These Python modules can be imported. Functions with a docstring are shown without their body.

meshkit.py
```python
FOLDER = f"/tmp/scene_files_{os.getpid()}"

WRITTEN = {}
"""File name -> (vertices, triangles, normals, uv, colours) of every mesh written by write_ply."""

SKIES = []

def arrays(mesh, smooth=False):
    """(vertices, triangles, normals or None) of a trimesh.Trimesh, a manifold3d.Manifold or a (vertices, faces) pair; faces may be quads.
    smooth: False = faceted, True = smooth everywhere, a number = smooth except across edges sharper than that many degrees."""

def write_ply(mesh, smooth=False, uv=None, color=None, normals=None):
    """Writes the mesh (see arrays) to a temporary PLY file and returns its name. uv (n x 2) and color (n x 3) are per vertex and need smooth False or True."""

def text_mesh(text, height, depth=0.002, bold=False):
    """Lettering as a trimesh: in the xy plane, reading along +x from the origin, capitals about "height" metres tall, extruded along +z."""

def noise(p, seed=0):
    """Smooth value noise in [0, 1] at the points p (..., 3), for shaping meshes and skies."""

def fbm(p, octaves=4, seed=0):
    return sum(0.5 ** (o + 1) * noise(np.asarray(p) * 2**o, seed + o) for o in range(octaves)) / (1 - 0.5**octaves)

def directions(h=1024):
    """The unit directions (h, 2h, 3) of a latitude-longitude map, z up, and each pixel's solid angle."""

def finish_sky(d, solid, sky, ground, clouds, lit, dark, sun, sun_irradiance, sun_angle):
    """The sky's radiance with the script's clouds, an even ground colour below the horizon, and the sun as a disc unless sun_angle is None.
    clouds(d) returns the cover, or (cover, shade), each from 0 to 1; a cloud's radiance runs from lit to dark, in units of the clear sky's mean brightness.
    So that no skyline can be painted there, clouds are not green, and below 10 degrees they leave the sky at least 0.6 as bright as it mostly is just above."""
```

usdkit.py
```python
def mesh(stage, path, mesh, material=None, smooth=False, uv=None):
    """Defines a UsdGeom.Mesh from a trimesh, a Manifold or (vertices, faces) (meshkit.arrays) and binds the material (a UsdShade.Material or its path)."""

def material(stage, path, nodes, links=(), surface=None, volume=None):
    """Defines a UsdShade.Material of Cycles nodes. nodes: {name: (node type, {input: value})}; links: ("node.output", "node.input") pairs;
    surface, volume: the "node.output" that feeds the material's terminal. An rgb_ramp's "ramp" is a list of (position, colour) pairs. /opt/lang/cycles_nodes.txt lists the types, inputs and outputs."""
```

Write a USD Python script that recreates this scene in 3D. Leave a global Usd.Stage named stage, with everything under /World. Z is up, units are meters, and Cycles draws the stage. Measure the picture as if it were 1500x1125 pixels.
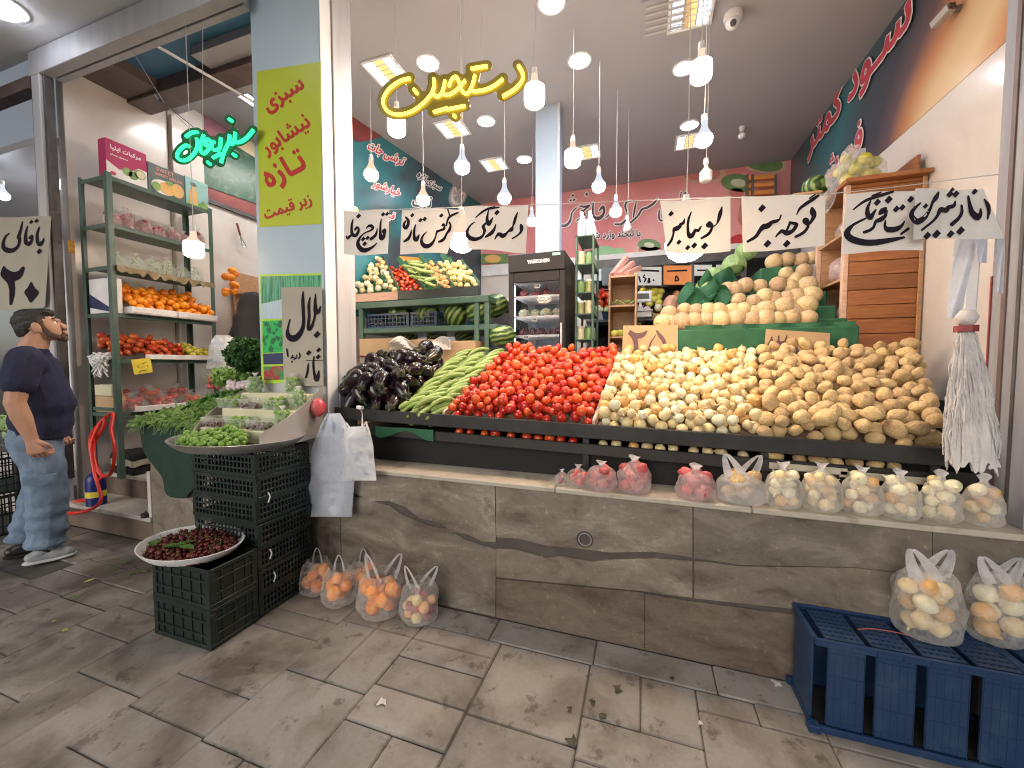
import math, random, glob
import numpy as np, trimesh, usdkit, meshkit
import manifold3d as m3
from shapely import affinity, union_all, box as sbox
from shapely.geometry import Polygon, LineString, Point
from pxr import Usd, UsdGeom, UsdLux, UsdShade, Sdf, Gf, Vt

stage = Usd.Stage.CreateInMemory()
UsdGeom.SetStageUpAxis(stage, 'Z'); UsdGeom.SetStageMetersPerUnit(stage, 1.0)
UsdGeom.Xform.Define(stage, '/World'); UsdGeom.Scope.Define(stage, '/World/Looks')

# ------------------------------------------------------------------ camera, sky, sun
CAM_H, YAW, PITCH, FOC = 1.38, math.radians(18.5), math.radians(2.7), 575.0
EYE = np.array([0, 0, CAM_H])
FW = np.array([-math.sin(YAW) * math.cos(PITCH), math.cos(YAW) * math.cos(PITCH), -math.sin(PITCH)])
RT = np.array([math.cos(YAW), math.sin(YAW), 0.0])
UP = np.cross(RT, FW)
cam = UsdGeom.Camera.Define(stage, '/World/camera')
mtx = np.eye(4); mtx[0, :3], mtx[1, :3], mtx[2, :3], mtx[3, :3] = RT, UP, -FW, EYE
cam.AddTransformOp().Set(Gf.Matrix4d(mtx.tolist()))
cam.CreateHorizontalApertureAttr(36.0); cam.CreateVerticalApertureAttr(27.0)
cam.CreateFocalLengthAttr(36.0 * FOC / 1500.0); cam.CreateClippingRangeAttr((0.05, 500.0))
cam.CreateExposureAttr(0.22)

SUN_EL, SUN_AZ = math.radians(18.0), math.radians(190.0)
sky = UsdLux.DomeLight.Define(stage, '/World/sky')
sky.GetPrim().SetCustomDataByKey('kind', 'structure')
skym = usdkit.material(stage, '/World/Looks/dusk_sky', {
    's': ('sky_texture', {'sky_type': 'single_scattering', 'sun_disc': False, 'sun_elevation': SUN_EL, 'sun_rotation': SUN_AZ, 'aerosol_density': 2.0}),
    'h': ('hsv', {'saturation': 0.35, 'value': 1.0}),
    'b': ('background_shader', {'strength': 0.078})}, [('s.color', 'h.color'), ('h.color', 'b.color')], surface='b.background')
UsdShade.MaterialBindingAPI.Apply(sky.GetPrim()).Bind(skym)
sun = UsdLux.DistantLight.Define(stage, '/World/sun')
sun.CreateNormalizeAttr(True); sun.CreateIntensityAttr(0.2); sun.CreateAngleAttr(40.0); sun.CreateColorAttr(Gf.Vec3f(1, .95, .88))
sd = np.array([math.sin(SUN_AZ) * math.cos(SUN_EL), math.cos(SUN_AZ) * math.cos(SUN_EL), math.sin(SUN_EL)])  # towards the sun
sx = np.cross([0, 0, 1], sd); sx /= np.linalg.norm(sx); sy = np.cross(sd, sx)
sm = np.eye(4); sm[0, :3], sm[1, :3], sm[2, :3] = sx, sy, sd
sun.AddTransformOp().Set(Gf.Matrix4d(sm.tolist()))
LAMP = 1.0        # strength of the shop's own lamps

# ------------------------------------------------------------------ measuring: a pixel of the photograph on a plane of the place
def ray(x, y): return FW * FOC + RT * (x - 750.0) - UP * (y - 562.5)
def atY(x, y, Y): d = ray(x, y); return EYE + d * (Y / d[1])
def atX(x, y, X): d = ray(x, y); return EYE + d * (X / d[0])
def atZ(x, y, Z): d = ray(x, y); return EYE + d * ((Z - CAM_H) / d[2])

def size_at(p, wpx):
    """the width in metres of a thing at p that measures wpx across in the photograph"""
    d = np.asarray(p) - EYE; z = d @ FW; return wpx / FOC * z * z / math.hypot(z, d @ RT)

# ------------------------------------------------------------------ names and things
used = {}
def numbered(parent, name):
    k = parent + '/' + name
    n = used.get(k, 0); used[k] = n + 1
    return k if n == 0 else f'{k}_{n:03d}'

def tag(prim, label=None, cat=None, group=None, kind=None):
    for k, v in (('label', label), ('category', cat), ('group', group), ('kind', kind)):
        if v: prim.SetCustomDataByKey(k, v)
    return prim

def mat4(loc=(0, 0, 0), rot=(0, 0, 0), sc=1.0, R=None):
    m = np.eye(4)
    if R is None:
        R = trimesh.transformations.euler_matrix(*rot)[:3, :3]
    m[:3, :3] = R * np.asarray(sc, float)
    m[:3, 3] = loc
    return m

def setm(prim, m):
    x = UsdGeom.Xformable(prim)
    ops = x.GetOrderedXformOps()
    op = ops[0] if ops else x.AddTransformOp()
    op.Set(Gf.Matrix4d(np.asarray(m).T.tolist()))

def thing(name, label, cat, loc=(0, 0, 0), rot=(0, 0, 0), sc=1.0, group=None, R=None, kind=None):
    path = numbered('/World', name)
    p = UsdGeom.Xform.Define(stage, path).GetPrim()
    setm(p, mat4(loc, rot, sc, R))
    tag(p, label, cat, group, kind)
    return path

def part(parent, name, mesh, material, smooth=False, label=None, kind=None):
    path = numbered(parent, name)
    m = usdkit.mesh(stage, path, mesh, material, smooth)
    tag(m.GetPrim(), label, None, None, kind)
    return path

def solo(name, label, cat, mesh, material, smooth=False, group=None, kind=None, loc=None, rot=(0, 0, 0), sc=1.0, R=None):
    path = numbered('/World', name)
    m = usdkit.mesh(stage, path, mesh, material, smooth)
    if loc is not None: setm(m.GetPrim(), mat4(loc, rot, sc, R))
    tag(m.GetPrim(), label, cat, group, kind)
    return path

def copy(src, label=None, loc=(0, 0, 0), rot=(0, 0, 0), sc=1.0, group=None, R=None, name=None):
    """another individual of a thing, with its parts"""
    base = name or src.rsplit('/', 1)[1].rstrip('0123456789').rstrip('_')
    path = numbered('/World', base)
    p = UsdGeom.Xform.Define(stage, path).GetPrim()
    p.GetReferences().AddInternalReference(src); p.SetInstanceable(True)
    setm(p, mat4(loc, rot, sc, R))
    tag(p, label, None, group)
    return path

def rand_rot(rng):
    return trimesh.transformations.random_rotation_matrix(rng.random(3))[:3, :3]

# ------------------------------------------------------------------ shapes
cat_ = trimesh.util.concatenate
def cbox(sx, sy, sz, b=0.004, loc=(0, 0, 0)):
    """a box with chamfered edges, centred"""
    h = np.array([sx, sy, sz]) / 2; b = min(b, h.min() * .6)
    pts = []
    for s in np.ndindex(2, 2, 2):
        s = np.array(s) * 2 - 1
        for k in range(3):
            q = h - b; q[k] = h[k]; pts.append(s * q)
    m = trimesh.convex.convex_hull(np.array(pts)); m.apply_translation(loc)
    return m

def bx(x0, x1, y0, y1, z0, z1, b=0.003):
    return cbox(x1 - x0, y1 - y0, z1 - z0, b, ((x0 + x1) / 2, (y0 + y1) / 2, (z0 + z1) / 2))

def plainbox(x0, x1, y0, y1, z0, z1):
    m = trimesh.creation.box([x1 - x0, y1 - y0, z1 - z0]); m.apply_translation([(x0 + x1) / 2, (y0 + y1) / 2, (z0 + z1) / 2]); return m

def bar(a, b, w, h=None, up=(0, 0, 1), ch=.002):
    a, b = np.asarray(a, float), np.asarray(b, float); h = h or w
    d = b - a; L = np.linalg.norm(d); d /= L
    s = np.cross(up, d)
    if np.linalg.norm(s) < 1e-6: s = np.array([1.0, 0, 0])
    s /= np.linalg.norm(s); u = np.cross(d, s)
    m = cbox(L, w, h, ch)
    T = np.eye(4); T[:3, 0], T[:3, 1], T[:3, 2], T[:3, 3] = d, s, u, (a + b) / 2
    m.apply_transform(T); return m

def tube(pts, r, sides=6, closed=False, caps=True):
    p = np.asarray(pts, float); n = len(p)
    r = np.broadcast_to(r, (n,)).astype(float)
    t = (np.roll(p, -1, 0) - np.roll(p, 1, 0)) if closed else np.gradient(p, axis=0)
    t /= np.linalg.norm(t, axis=1, keepdims=True) + 1e-12
    a = np.zeros_like(p); v = np.array([0, 0, 1.0]) if abs(t[0][2]) < .9 else np.array([1.0, 0, 0])
    for i in range(n):
        v = v - t[i] * (v @ t[i])
        if np.linalg.norm(v) < 1e-6: v = np.cross(t[i], [0.3, .5, .8])
        v /= np.linalg.norm(v); a[i] = v
    b = np.cross(t, a); ang = np.arange(sides) * 2 * np.pi / sides
    V = (p[:, None] + r[:, None, None] * (np.cos(ang)[None, :, None] * a[:, None] + np.sin(ang)[None, :, None] * b[:, None])).reshape(-1, 3)
    F = []
    for i in range(n if closed else n - 1):
        k = (i + 1) % n
        for j in range(sides):
            q = (j + 1) % sides
            F += [[i * sides + j, i * sides + q, k * sides + q], [i * sides + j, k * sides + q, k * sides + j]]
    if caps and not closed:
        V = np.vstack([V, p[0], p[-1]]); c0, c1 = len(V) - 2, len(V) - 1
        for j in range(sides):
            q = (j + 1) % sides
            F += [[c0, q, j], [c1, (n - 1) * sides + j, (n - 1) * sides + q]]
    return trimesh.Trimesh(V, F, process=False)

def spline(pts, n=8):
    """Catmull-Rom through the points (any dimension)"""
    p = np.asarray(pts, float)
    if len(p) < 3:
        return np.array([p[0] + (p[-1] - p[0]) * t for t in np.linspace(0, 1, n + 1)])
    q = np.vstack([2 * p[0] - p[1], p, 2 * p[-1] - p[-2]]); out = []
    for i in range(1, len(q) - 2):
        for t in np.linspace(0, 1, n, endpoint=False):
            a, b, c, d = q[i - 1:i + 3]
            out.append(.5 * (2 * b + (c - a) * t + (2 * a - 5 * b + 4 * c - d) * t * t + (3 * b - a - 3 * c + d) * t ** 3))
    out.append(p[-1]); return np.array(out)

def lathe(profile, n=24, loc=(0, 0, 0)):
    pr = np.asarray(profile, float); k = len(pr)
    ang = np.arange(n) * 2 * np.pi / n
    V = np.stack([pr[:, None, 0] * np.cos(ang), pr[:, None, 0] * np.sin(ang), np.broadcast_to(pr[:, None, 1], (k, n))], -1).reshape(-1, 3)
    F = []
    for i in range(k - 1):
        for j in range(n):
            q = (j + 1) % n
            F += [[i * n + j, i * n + q, (i + 1) * n + q], [i * n + j, (i + 1) * n + q, (i + 1) * n + j]]
    m = trimesh.Trimesh(V, F, process=False)
    m.update_faces(m.area_faces > 1e-14); m.apply_translation(loc); return m

def grid(fn, nu, nv, thick=0.0):
    """surface fn(u, v) -> point; with thickness it is a closed sheet"""
    u, v = np.meshgrid(np.linspace(0, 1, nu), np.linspace(0, 1, nv), indexing='ij')
    P = np.array([[fn(a, b) for a, b in zip(ra, rb)] for ra, rb in zip(u, v)]).reshape(-1, 3)
    F = []
    for i in range(nu - 1):
        for j in range(nv - 1):
            a, b, c, d = i * nv + j, (i + 1) * nv + j, (i + 1) * nv + j + 1, i * nv + j + 1
            F += [[a, b, c], [a, c, d]]
    m = trimesh.Trimesh(P, F, process=False)
    if thick:
        n = m.vertex_normals; V = np.vstack([P + n * thick / 2, P - n * thick / 2]); N = len(P)
        F = np.array(F); G = np.vstack([F, F[:, ::-1] + N]); E = []
        ring = [i * nv for i in range(nu)] + [(nu - 1) * nv + j for j in range(1, nv)] + [i * nv + nv - 1 for i in range(nu - 2, -1, -1)] + [j for j in range(nv - 2, 0, -1)]
        for a, b in zip(ring, ring[1:] + ring[:1]): E += [[b, a, a + N], [b, a + N, b + N]]
        m = trimesh.Trimesh(V, np.vstack([G, E]), process=False)
    return m

def blob(r=1.0, sub=2, scale=(1, 1, 1), noise=0.0, freq=1.6, seed=0):
    m = trimesh.creation.icosphere(sub, 1.0); v = np.array(m.vertices)
    if noise:
        v = v * (1 + noise * (2 * meshkit.noise(v * freq + 7.3 * seed, seed) - 1))[:, None]
    v = v * np.asarray(scale) * r
    return trimesh.Trimesh(v, m.faces, process=False)

_fib = None
def fib(n=48):
    i = np.arange(n) + .5; ph = np.arccos(1 - 2 * i / n); th = np.pi * (1 + 5 ** .5) * i
    return np.stack([np.cos(th) * np.sin(ph), np.sin(th) * np.sin(ph), np.cos(ph)], 1)
FIB = fib()
def hull(*balls):
    pts = np.vstack([np.asarray(c)[None] + FIB * (np.asarray(r) if np.ndim(r) else r) for c, r in balls])
    return m3.Manifold.hull_points(pts.astype(np.float64))
def chain(balls): 
    return [hull(a, b) for a, b in zip(balls, balls[1:])]
def flesh(parts_, step=.02, it=12):
    m = parts_[0]
    for q in parts_[1:]: m = m + q
    m = m.refine_to_length(step)
    g = m.to_mesh(); t = trimesh.Trimesh(g.vert_properties[:, :3], g.tri_verts, process=True)
    trimesh.smoothing.filter_taubin(t, lamb=.5, nu=.52, iterations=it)
    return t

def extrude(shape, depth):
    out = []
    for g in getattr(shape, 'geoms', [shape]):
        if g.is_empty or g.area < 1e-9: continue
        out.append(trimesh.creation.extrude_polygon(g, depth, engine='earcut'))
    return cat_(out)

# ------------------------------------------------------------------ lettering: pen strokes and shaped print
def nums(s): return [tuple(map(float, q.split(','))) for q in s.split()]
def pen(strokes, org=(0, 0), k=1.0, wk=1.0):
    """strokes 'x,y,w x,y,w ...' -> shape in picture units (y down). '*' starts a filled outline, '.' a list of square dots"""
    out = []
    for s in strokes:
        if s[0] == '*':
            p = np.array(nums(s[1:]))[:, :2]; p = spline(np.vstack([p, p[:1]]), 3); out.append(Polygon(p).buffer(0)); continue
        if s[0] == '.':
            for x, y, w in nums(s[1:]):
                h = w * .62; out.append(Polygon([(x - h, y + h * .25), (x + h * .1, y - h), (x + h, y - h * .15), (x - h * .15, y + h)]))
            continue
        q = nums(s); 
        q = [(a[0], a[1], a[2] if len(a) > 2 else 20.0) for a in q]
        p = spline(q, 5); w = np.maximum(p[:, 2], 5) * wk / 2
        ds = [Point(a[0], a[1]).buffer(r, 5) for a, r in zip(p, w)]
        out += [a.union(b).convex_hull for a, b in zip(ds, ds[1:])]
    sh = union_all(out).simplify(k * .25 if k > 4 else .6)
    return affinity.affine_transform(sh, [1 / k, 0, 0, 1 / k, org[0], org[1]])

# isolated, final, initial, medial forms of the letters that the place's print uses
FORMS = {'ا': 'ﺍﺎ', 'ب': 'ﺏﺐﺑﺒ', 'پ': 'ﭖﭗﭘﭙ', 'ت': 'ﺕﺖﺗﺘ', 'ج': 'ﺝﺞﺟﺠ', 'خ': 'ﺥﺦﺧﺨ', 'د': 'ﺩﺪ', 'ر': 'ﺭﺮ', 'ز': 'ﺯﺰ', 'س': 'ﺱﺲﺳﺴ',
         'ش': 'ﺵﺶﺷﺸ', 'ف': 'ﻑﻒﻓﻔ', 'ق': 'ﻕﻖﻗﻘ', 'ک': 'ﻙﻚﻛﻜ', 'ل': 'ﻝﻞﻟﻠ', 'م': 'ﻡﻢﻣﻤ', 'ن': 'ﻥﻦﻧﻨ', 'و': 'ﻭﻮ', 'ه': 'ﻩﻪﻫﻬ', 'ی': 'ﻯﻰﻳﻴ', 'ص': 'ﺹﺺﺻﺼ', 'ح': 'ﺡﺢﺣﺤ', 'ـ': 'ـ'}
def shaped(t):
    out = ''
    for i, c in enumerate(t):
        f = FORMS.get(c)
        if not f or len(f) == 1: out += c; continue
        pv = FORMS.get(t[i - 1], '') if i else ''; nx = FORMS.get(t[i + 1], '') if i + 1 < len(t) else ''
        joins_prev = len(pv) == 4 or pv == 'ـ'; joins_next = bool(nx) and len(f) == 4
        out += f[(3 if joins_prev else 2) if joins_next else (1 if joins_prev else 0)]
    return out[::-1]
_fonts = {}
def script_text(t, bold='Bold', latin=False):
    """print as a shape: y up, x from 0 to 1, baseline y = 0"""
    from PIL import Image, ImageDraw, ImageFont
    key = (latin, bold)
    if key not in _fonts:
        f = ImageFont.truetype(glob.glob('/opt/blender-*/*/datafiles/fonts/' + ('Inter.woff2' if latin else 'NotoSansArabic*.woff2'))[0], 90)
        if not latin: f.set_variation_by_name(bold)
        _fonts[key] = f
    f = _fonts[key]; s = t if latin else shaped(t)
    x0, y0, x1, y1 = f.getbbox(s, anchor='ls')
    im = Image.new('L', (int(x1 - x0) + 16, int(y1 - y0) + 16)); ImageDraw.Draw(im).text((8 - x0, 8 - y0), s, 255, font=f, anchor='ls')
    on = np.pad(np.asarray(im) > 120, ((0, 0), (1, 1))).astype(np.int8)
    r, a = np.nonzero(np.diff(on, axis=1) == 1); b = np.nonzero(np.diff(on, axis=1) == -1)[1]
    sh = union_all(sbox(a, -r - 1, b, -r)).buffer(.6).buffer(-.6).simplify(.8)
    w = x1 - x0
    return affinity.affine_transform(sh, [1 / w, 0, 0, 1 / w, -8 / w, (8 - y0) / w])

def on_plane(shape, fn, depth, flip=False):
    """a shape in picture units laid on a plane: fn(x, y) -> 3D point on the plane; depth along n towards the viewer"""
    m = extrude(shape, 1.0); v = np.array(m.vertices); P = np.array([fn(a, b) for a, b in v[:, :2]])
    a, b, c = fn(0, 0), fn(100, 0), fn(0, 100)
    n = np.cross(b - a, c - a); n /= np.linalg.norm(n)
    if n @ (EYE - a) < 0: n = -n
    P = P + n * (v[:, 2:3] * depth)
    m = trimesh.Trimesh(P, m.faces, process=False); m.fix_normals(); return m
# ------------------------------------------------------------------ materials
def L(name): return '/World/Looks/' + name
def look(name, col, rough=.5, col2=None, scale=6.0, bump=0.0, bscale=None, metal=0.0, spec=.5, vary=0.0, ramp=(.35, .7), detail=4.0, dist=0.0, obj=True, coat=0.0, sss=0.0, stretch=None, hue=0.0, bdist=.01):
    """a principled surface with mottled colour, fine relief and a tone that varies from one copy to the next"""
    n = {'tc': ('texture_coordinate', {}), 'g': ('geometry', {}), 'p': ('principled_bsdf', {'roughness': rough, 'metallic': metal, 'specular_ior_level': spec, 'coat_weight': coat})}
    l = []
    src = 'tc.object' if obj else 'g.position'
    if stretch is not None:
        n['mp'] = ('mapping', {'scale': stretch}); l.append((src, 'mp.vector')); src = 'mp.vector'
    col2 = tuple(c * .8 for c in col) if col2 is None else col2
    n['n'] = ('noise_texture', {'scale': scale, 'detail': detail, 'roughness': .6, 'distortion': dist})
    n['r'] = ('rgb_ramp', {'ramp': [(0, col), (ramp[0], col), (ramp[1], col2), (1, col2)]})
    l += [(src, 'n.vector'), ('n.fac', 'r.fac')]
    out = 'r.color'
    if vary or hue:
        n['oi'] = ('object_info', {}); n['mr'] = ('map_range', {'to_min': 1 - vary, 'to_max': 1 + vary}); n['mh'] = ('map_range', {'to_min': .5 - .3 * hue, 'to_max': .5 + hue}); n['h'] = ('hsv', {})
        l += [('oi.random', 'mr.value'), ('oi.random', 'mh.value'), ('mr.result', 'h.value'), ('mh.result', 'h.hue'), (out, 'h.color')]; out = 'h.color'
    l.append((out, 'p.base_color'))
    if bump:
        n['bn'] = ('noise_texture', {'scale': bscale or scale * 4, 'detail': 5, 'roughness': .6}); n['b'] = ('bump', {'strength': bump, 'distance': bdist})
        l += [(src, 'bn.vector'), ('bn.fac', 'b.height'), ('b.normal', 'p.normal')]
    if sss:
        n['p'][1].update(subsurface_weight=sss, subsurface_scale=.01)
    return usdkit.material(stage, L(name), n, l, surface='p.BSDF')

def glow(name, col, strength):
    return usdkit.material(stage, L(name), {'e': ('emission', {'color': col, 'strength': strength})}, [], surface='e.emission')

def film(name, tint=(.95, .95, .95), clear=.6, rough=.25, white=.5):
    """thin plastic film: see-through with milky folds; noise streaks paint in crinkle highlights"""
    return usdkit.material(stage, L(name), {
        'tc': ('texture_coordinate', {}), 'n': ('noise_texture', {'scale': 16, 'detail': 5, 'roughness': .7, 'distortion': 1.6}), 'n2': ('noise_texture', {'type': 'ridged_multifractal', 'scale': 11, 'detail': 3, 'distortion': 1.2}), 'b': ('bump', {'strength': 1.0, 'distance': .025}),
        'r': ('map_range', {'from_min': .36, 'from_max': .78, 'to_min': min(clear + .1, .96), 'to_max': max(clear - .34, .03), 'clamp': True}),
        't': ('transparent_bsdf', {'color': tint}), 'p': ('principled_bsdf', {'base_color': tint, 'roughness': rough, 'specular_ior_level': .8}), 'tl': ('translucent_bsdf', {'color': tint}),
        'm0': ('mix_closure', {'fac': white}), 'm': ('mix_closure', {})},
        [('tc.object', 'n.vector'), ('tc.object', 'n2.vector'), ('n.fac', 'b.height'), ('b.normal', 'p.normal'), ('p.BSDF', 'm0.closure1'), ('tl.BSDF', 'm0.closure2'), ('n.fac', 'r.value'), ('r.result', 'm.fac'), ('m0.closure', 'm.closure1'), ('t.BSDF', 'm.closure2')], surface='m.closure')

def pane(name, tint=(.95, .97, .97), rough=.02, ior=1.45):
    return usdkit.material(stage, L(name), {'f': ('fresnel', {'IOR': ior}), 't': ('transparent_bsdf', {'color': tint}), 'g': ('glossy_bsdf', {'color': (1, 1, 1), 'roughness': rough}), 'm': ('mix_closure', {})},
        [('f.fac', 'm.fac'), ('t.BSDF', 'm.closure1'), ('g.BSDF', 'm.closure2')], surface='m.closure')

def leafy(name, a, b):
    return usdkit.material(stage, L(name), {'oi': ('geometry', {}), 'n': ('noise_texture', {'scale': 22, 'detail': 3}), 'r': ('rgb_ramp', {'ramp': [(0, a), (.4, a), (.62, b), (1, b)]}),
        'p': ('principled_bsdf', {'roughness': .45, 'specular_ior_level': .4}), 't': ('translucent_bsdf', {}), 'm': ('mix_closure', {'fac': .25})},
        [('oi.position', 'n.vector'), ('n.fac', 'r.fac'), ('r.color', 'p.base_color'), ('r.color', 't.color'), ('p.BSDF', 'm.closure1'), ('t.BSDF', 'm.closure2')], surface='m.closure')

# ground: grey concrete pavers with damp stains and grime
usdkit.material(stage, L('paver'), {
    'g': ('geometry', {}), 'oi': ('object_info', {}), 'n1': ('noise_texture', {'scale': 2.6, 'detail': 5, 'roughness': .62, 'distortion': .4}), 'n2': ('noise_texture', {'scale': 60, 'detail': 4}), 'n3': ('noise_texture', {'scale': 9, 'detail': 6, 'roughness': .7}),
    'st': ('rgb_ramp', {'ramp': [(0, (1.05, 1.04, 1.02)), (.44, (1, 1, 1)), (.55, (.74, .71, .68)), (.66, (.42, .39, .37)), (1, (.3, .28, .26))]}), 'sp': ('rgb_ramp', {'ramp': [(0, (1, 1, 1)), (.57, (1, 1, 1)), (.64, (.42, .38, .36)), (1, (.36, .33, .31))]}),
    'base': ('rgb_ramp', {'ramp': [(0, (.215, .2, .185)), (1, (.295, .275, .257))]}), 'ov': ('map_range', {'to_min': .84, 'to_max': 1.1}), 'hv': ('hsv', {}), 'xyz': ('separate_xyz', {}), 'wet': ('map_range', {'from_min': -1.6, 'from_max': -2.9, 'to_min': 0.0, 'to_max': .1, 'clamp': True}), 'wadd': ('math', {'math_type': 'add'}),
    'x1': ('mix_color', {'blend_type': 'multiply', 'fac': 1.0}), 'x2': ('mix_color', {'blend_type': 'multiply', 'fac': .8}), 'rr': ('map_range', {'from_min': .35, 'from_max': .7, 'to_min': .75, 'to_max': .38}),
    'b': ('bump', {'strength': .25, 'distance': .004}), 'p': ('principled_bsdf', {})},
    [('g.position', 'n1.vector'), ('g.position', 'n2.vector'), ('g.position', 'n3.vector'), ('n2.fac', 'base.fac'), ('g.position', 'xyz.vector'), ('xyz.x', 'wet.value'), ('n1.fac', 'wadd.value1'), ('wet.result', 'wadd.value2'), ('wadd.value', 'st.fac'), ('n3.fac', 'sp.fac'), ('oi.random', 'ov.value'), ('ov.result', 'hv.value'), ('base.color', 'hv.color'),
     ('hv.color', 'x1.a'), ('st.color', 'x1.b'), ('x1.result', 'x2.a'), ('sp.color', 'x2.b'), ('x2.result', 'p.base_color'), ('wadd.value', 'rr.value'), ('rr.result', 'p.roughness'), ('n3.fac', 'b.height'), ('b.normal', 'p.normal')], surface='p.BSDF')
look('joint_dirt', (.05, .045, .04), .9, (.085, .077, .07), 5, obj=False)
# weathered travertine slabs of the plinth
usdkit.material(stage, L('slab'), {
    'g': ('geometry', {}), 'mp': ('mapping', {'scale': (1, 1, 2.2)}), 'n1': ('noise_texture', {'scale': 3.2, 'detail': 7, 'roughness': .65, 'distortion': .6}), 'n2': ('noise_texture', {'scale': 38, 'detail': 4, 'roughness': .7}), 'n3': ('noise_texture', {'scale': 7, 'detail': 4}),
    'c': ('rgb_ramp', {'ramp': [(0, (.055, .04, .03)), (.36, (.1, .078, .06)), (.46, (.155, .128, .1)), (.56, (.185, .157, .124)), (.64, (.25, .218, .178)), (.72, (.15, .12, .092)), (1, (.085, .064, .05))]}),
    's': ('rgb_ramp', {'ramp': [(0, (.6, .56, .52)), (.33, (.75, .72, .7)), (.42, (1, 1, 1)), (.6, (1, 1, 1)), (.7, (1.9, 1.9, 1.8)), (1, (2.4, 2.4, 2.2))]}), 'oi': ('object_info', {}), 'ov': ('map_range', {'to_min': .72, 'to_max': 1.12}), 'hv': ('hsv', {}),
    'x': ('mix_color', {'blend_type': 'multiply', 'fac': .7}), 'rr': ('map_range', {'from_min': .3, 'from_max': .7, 'to_min': .42, 'to_max': .7}), 'b': ('bump', {'strength': .5, 'distance': .008}), 'p': ('principled_bsdf', {'specular_ior_level': .4})},
    [('g.position', 'mp.vector'), ('mp.vector', 'n1.vector'), ('g.position', 'n2.vector'), ('g.position', 'n3.vector'), ('n1.fac', 'c.fac'), ('n2.fac', 's.fac'), ('c.color', 'x.a'), ('s.color', 'x.b'), ('x.result', 'hv.color'), ('oi.random', 'ov.value'), ('ov.result', 'hv.value'),
     ('hv.color', 'p.base_color'), ('n3.fac', 'rr.value'), ('rr.result', 'p.roughness'), ('n2.fac', 'b.height'), ('b.normal', 'p.normal')], surface='p.BSDF')
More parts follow.
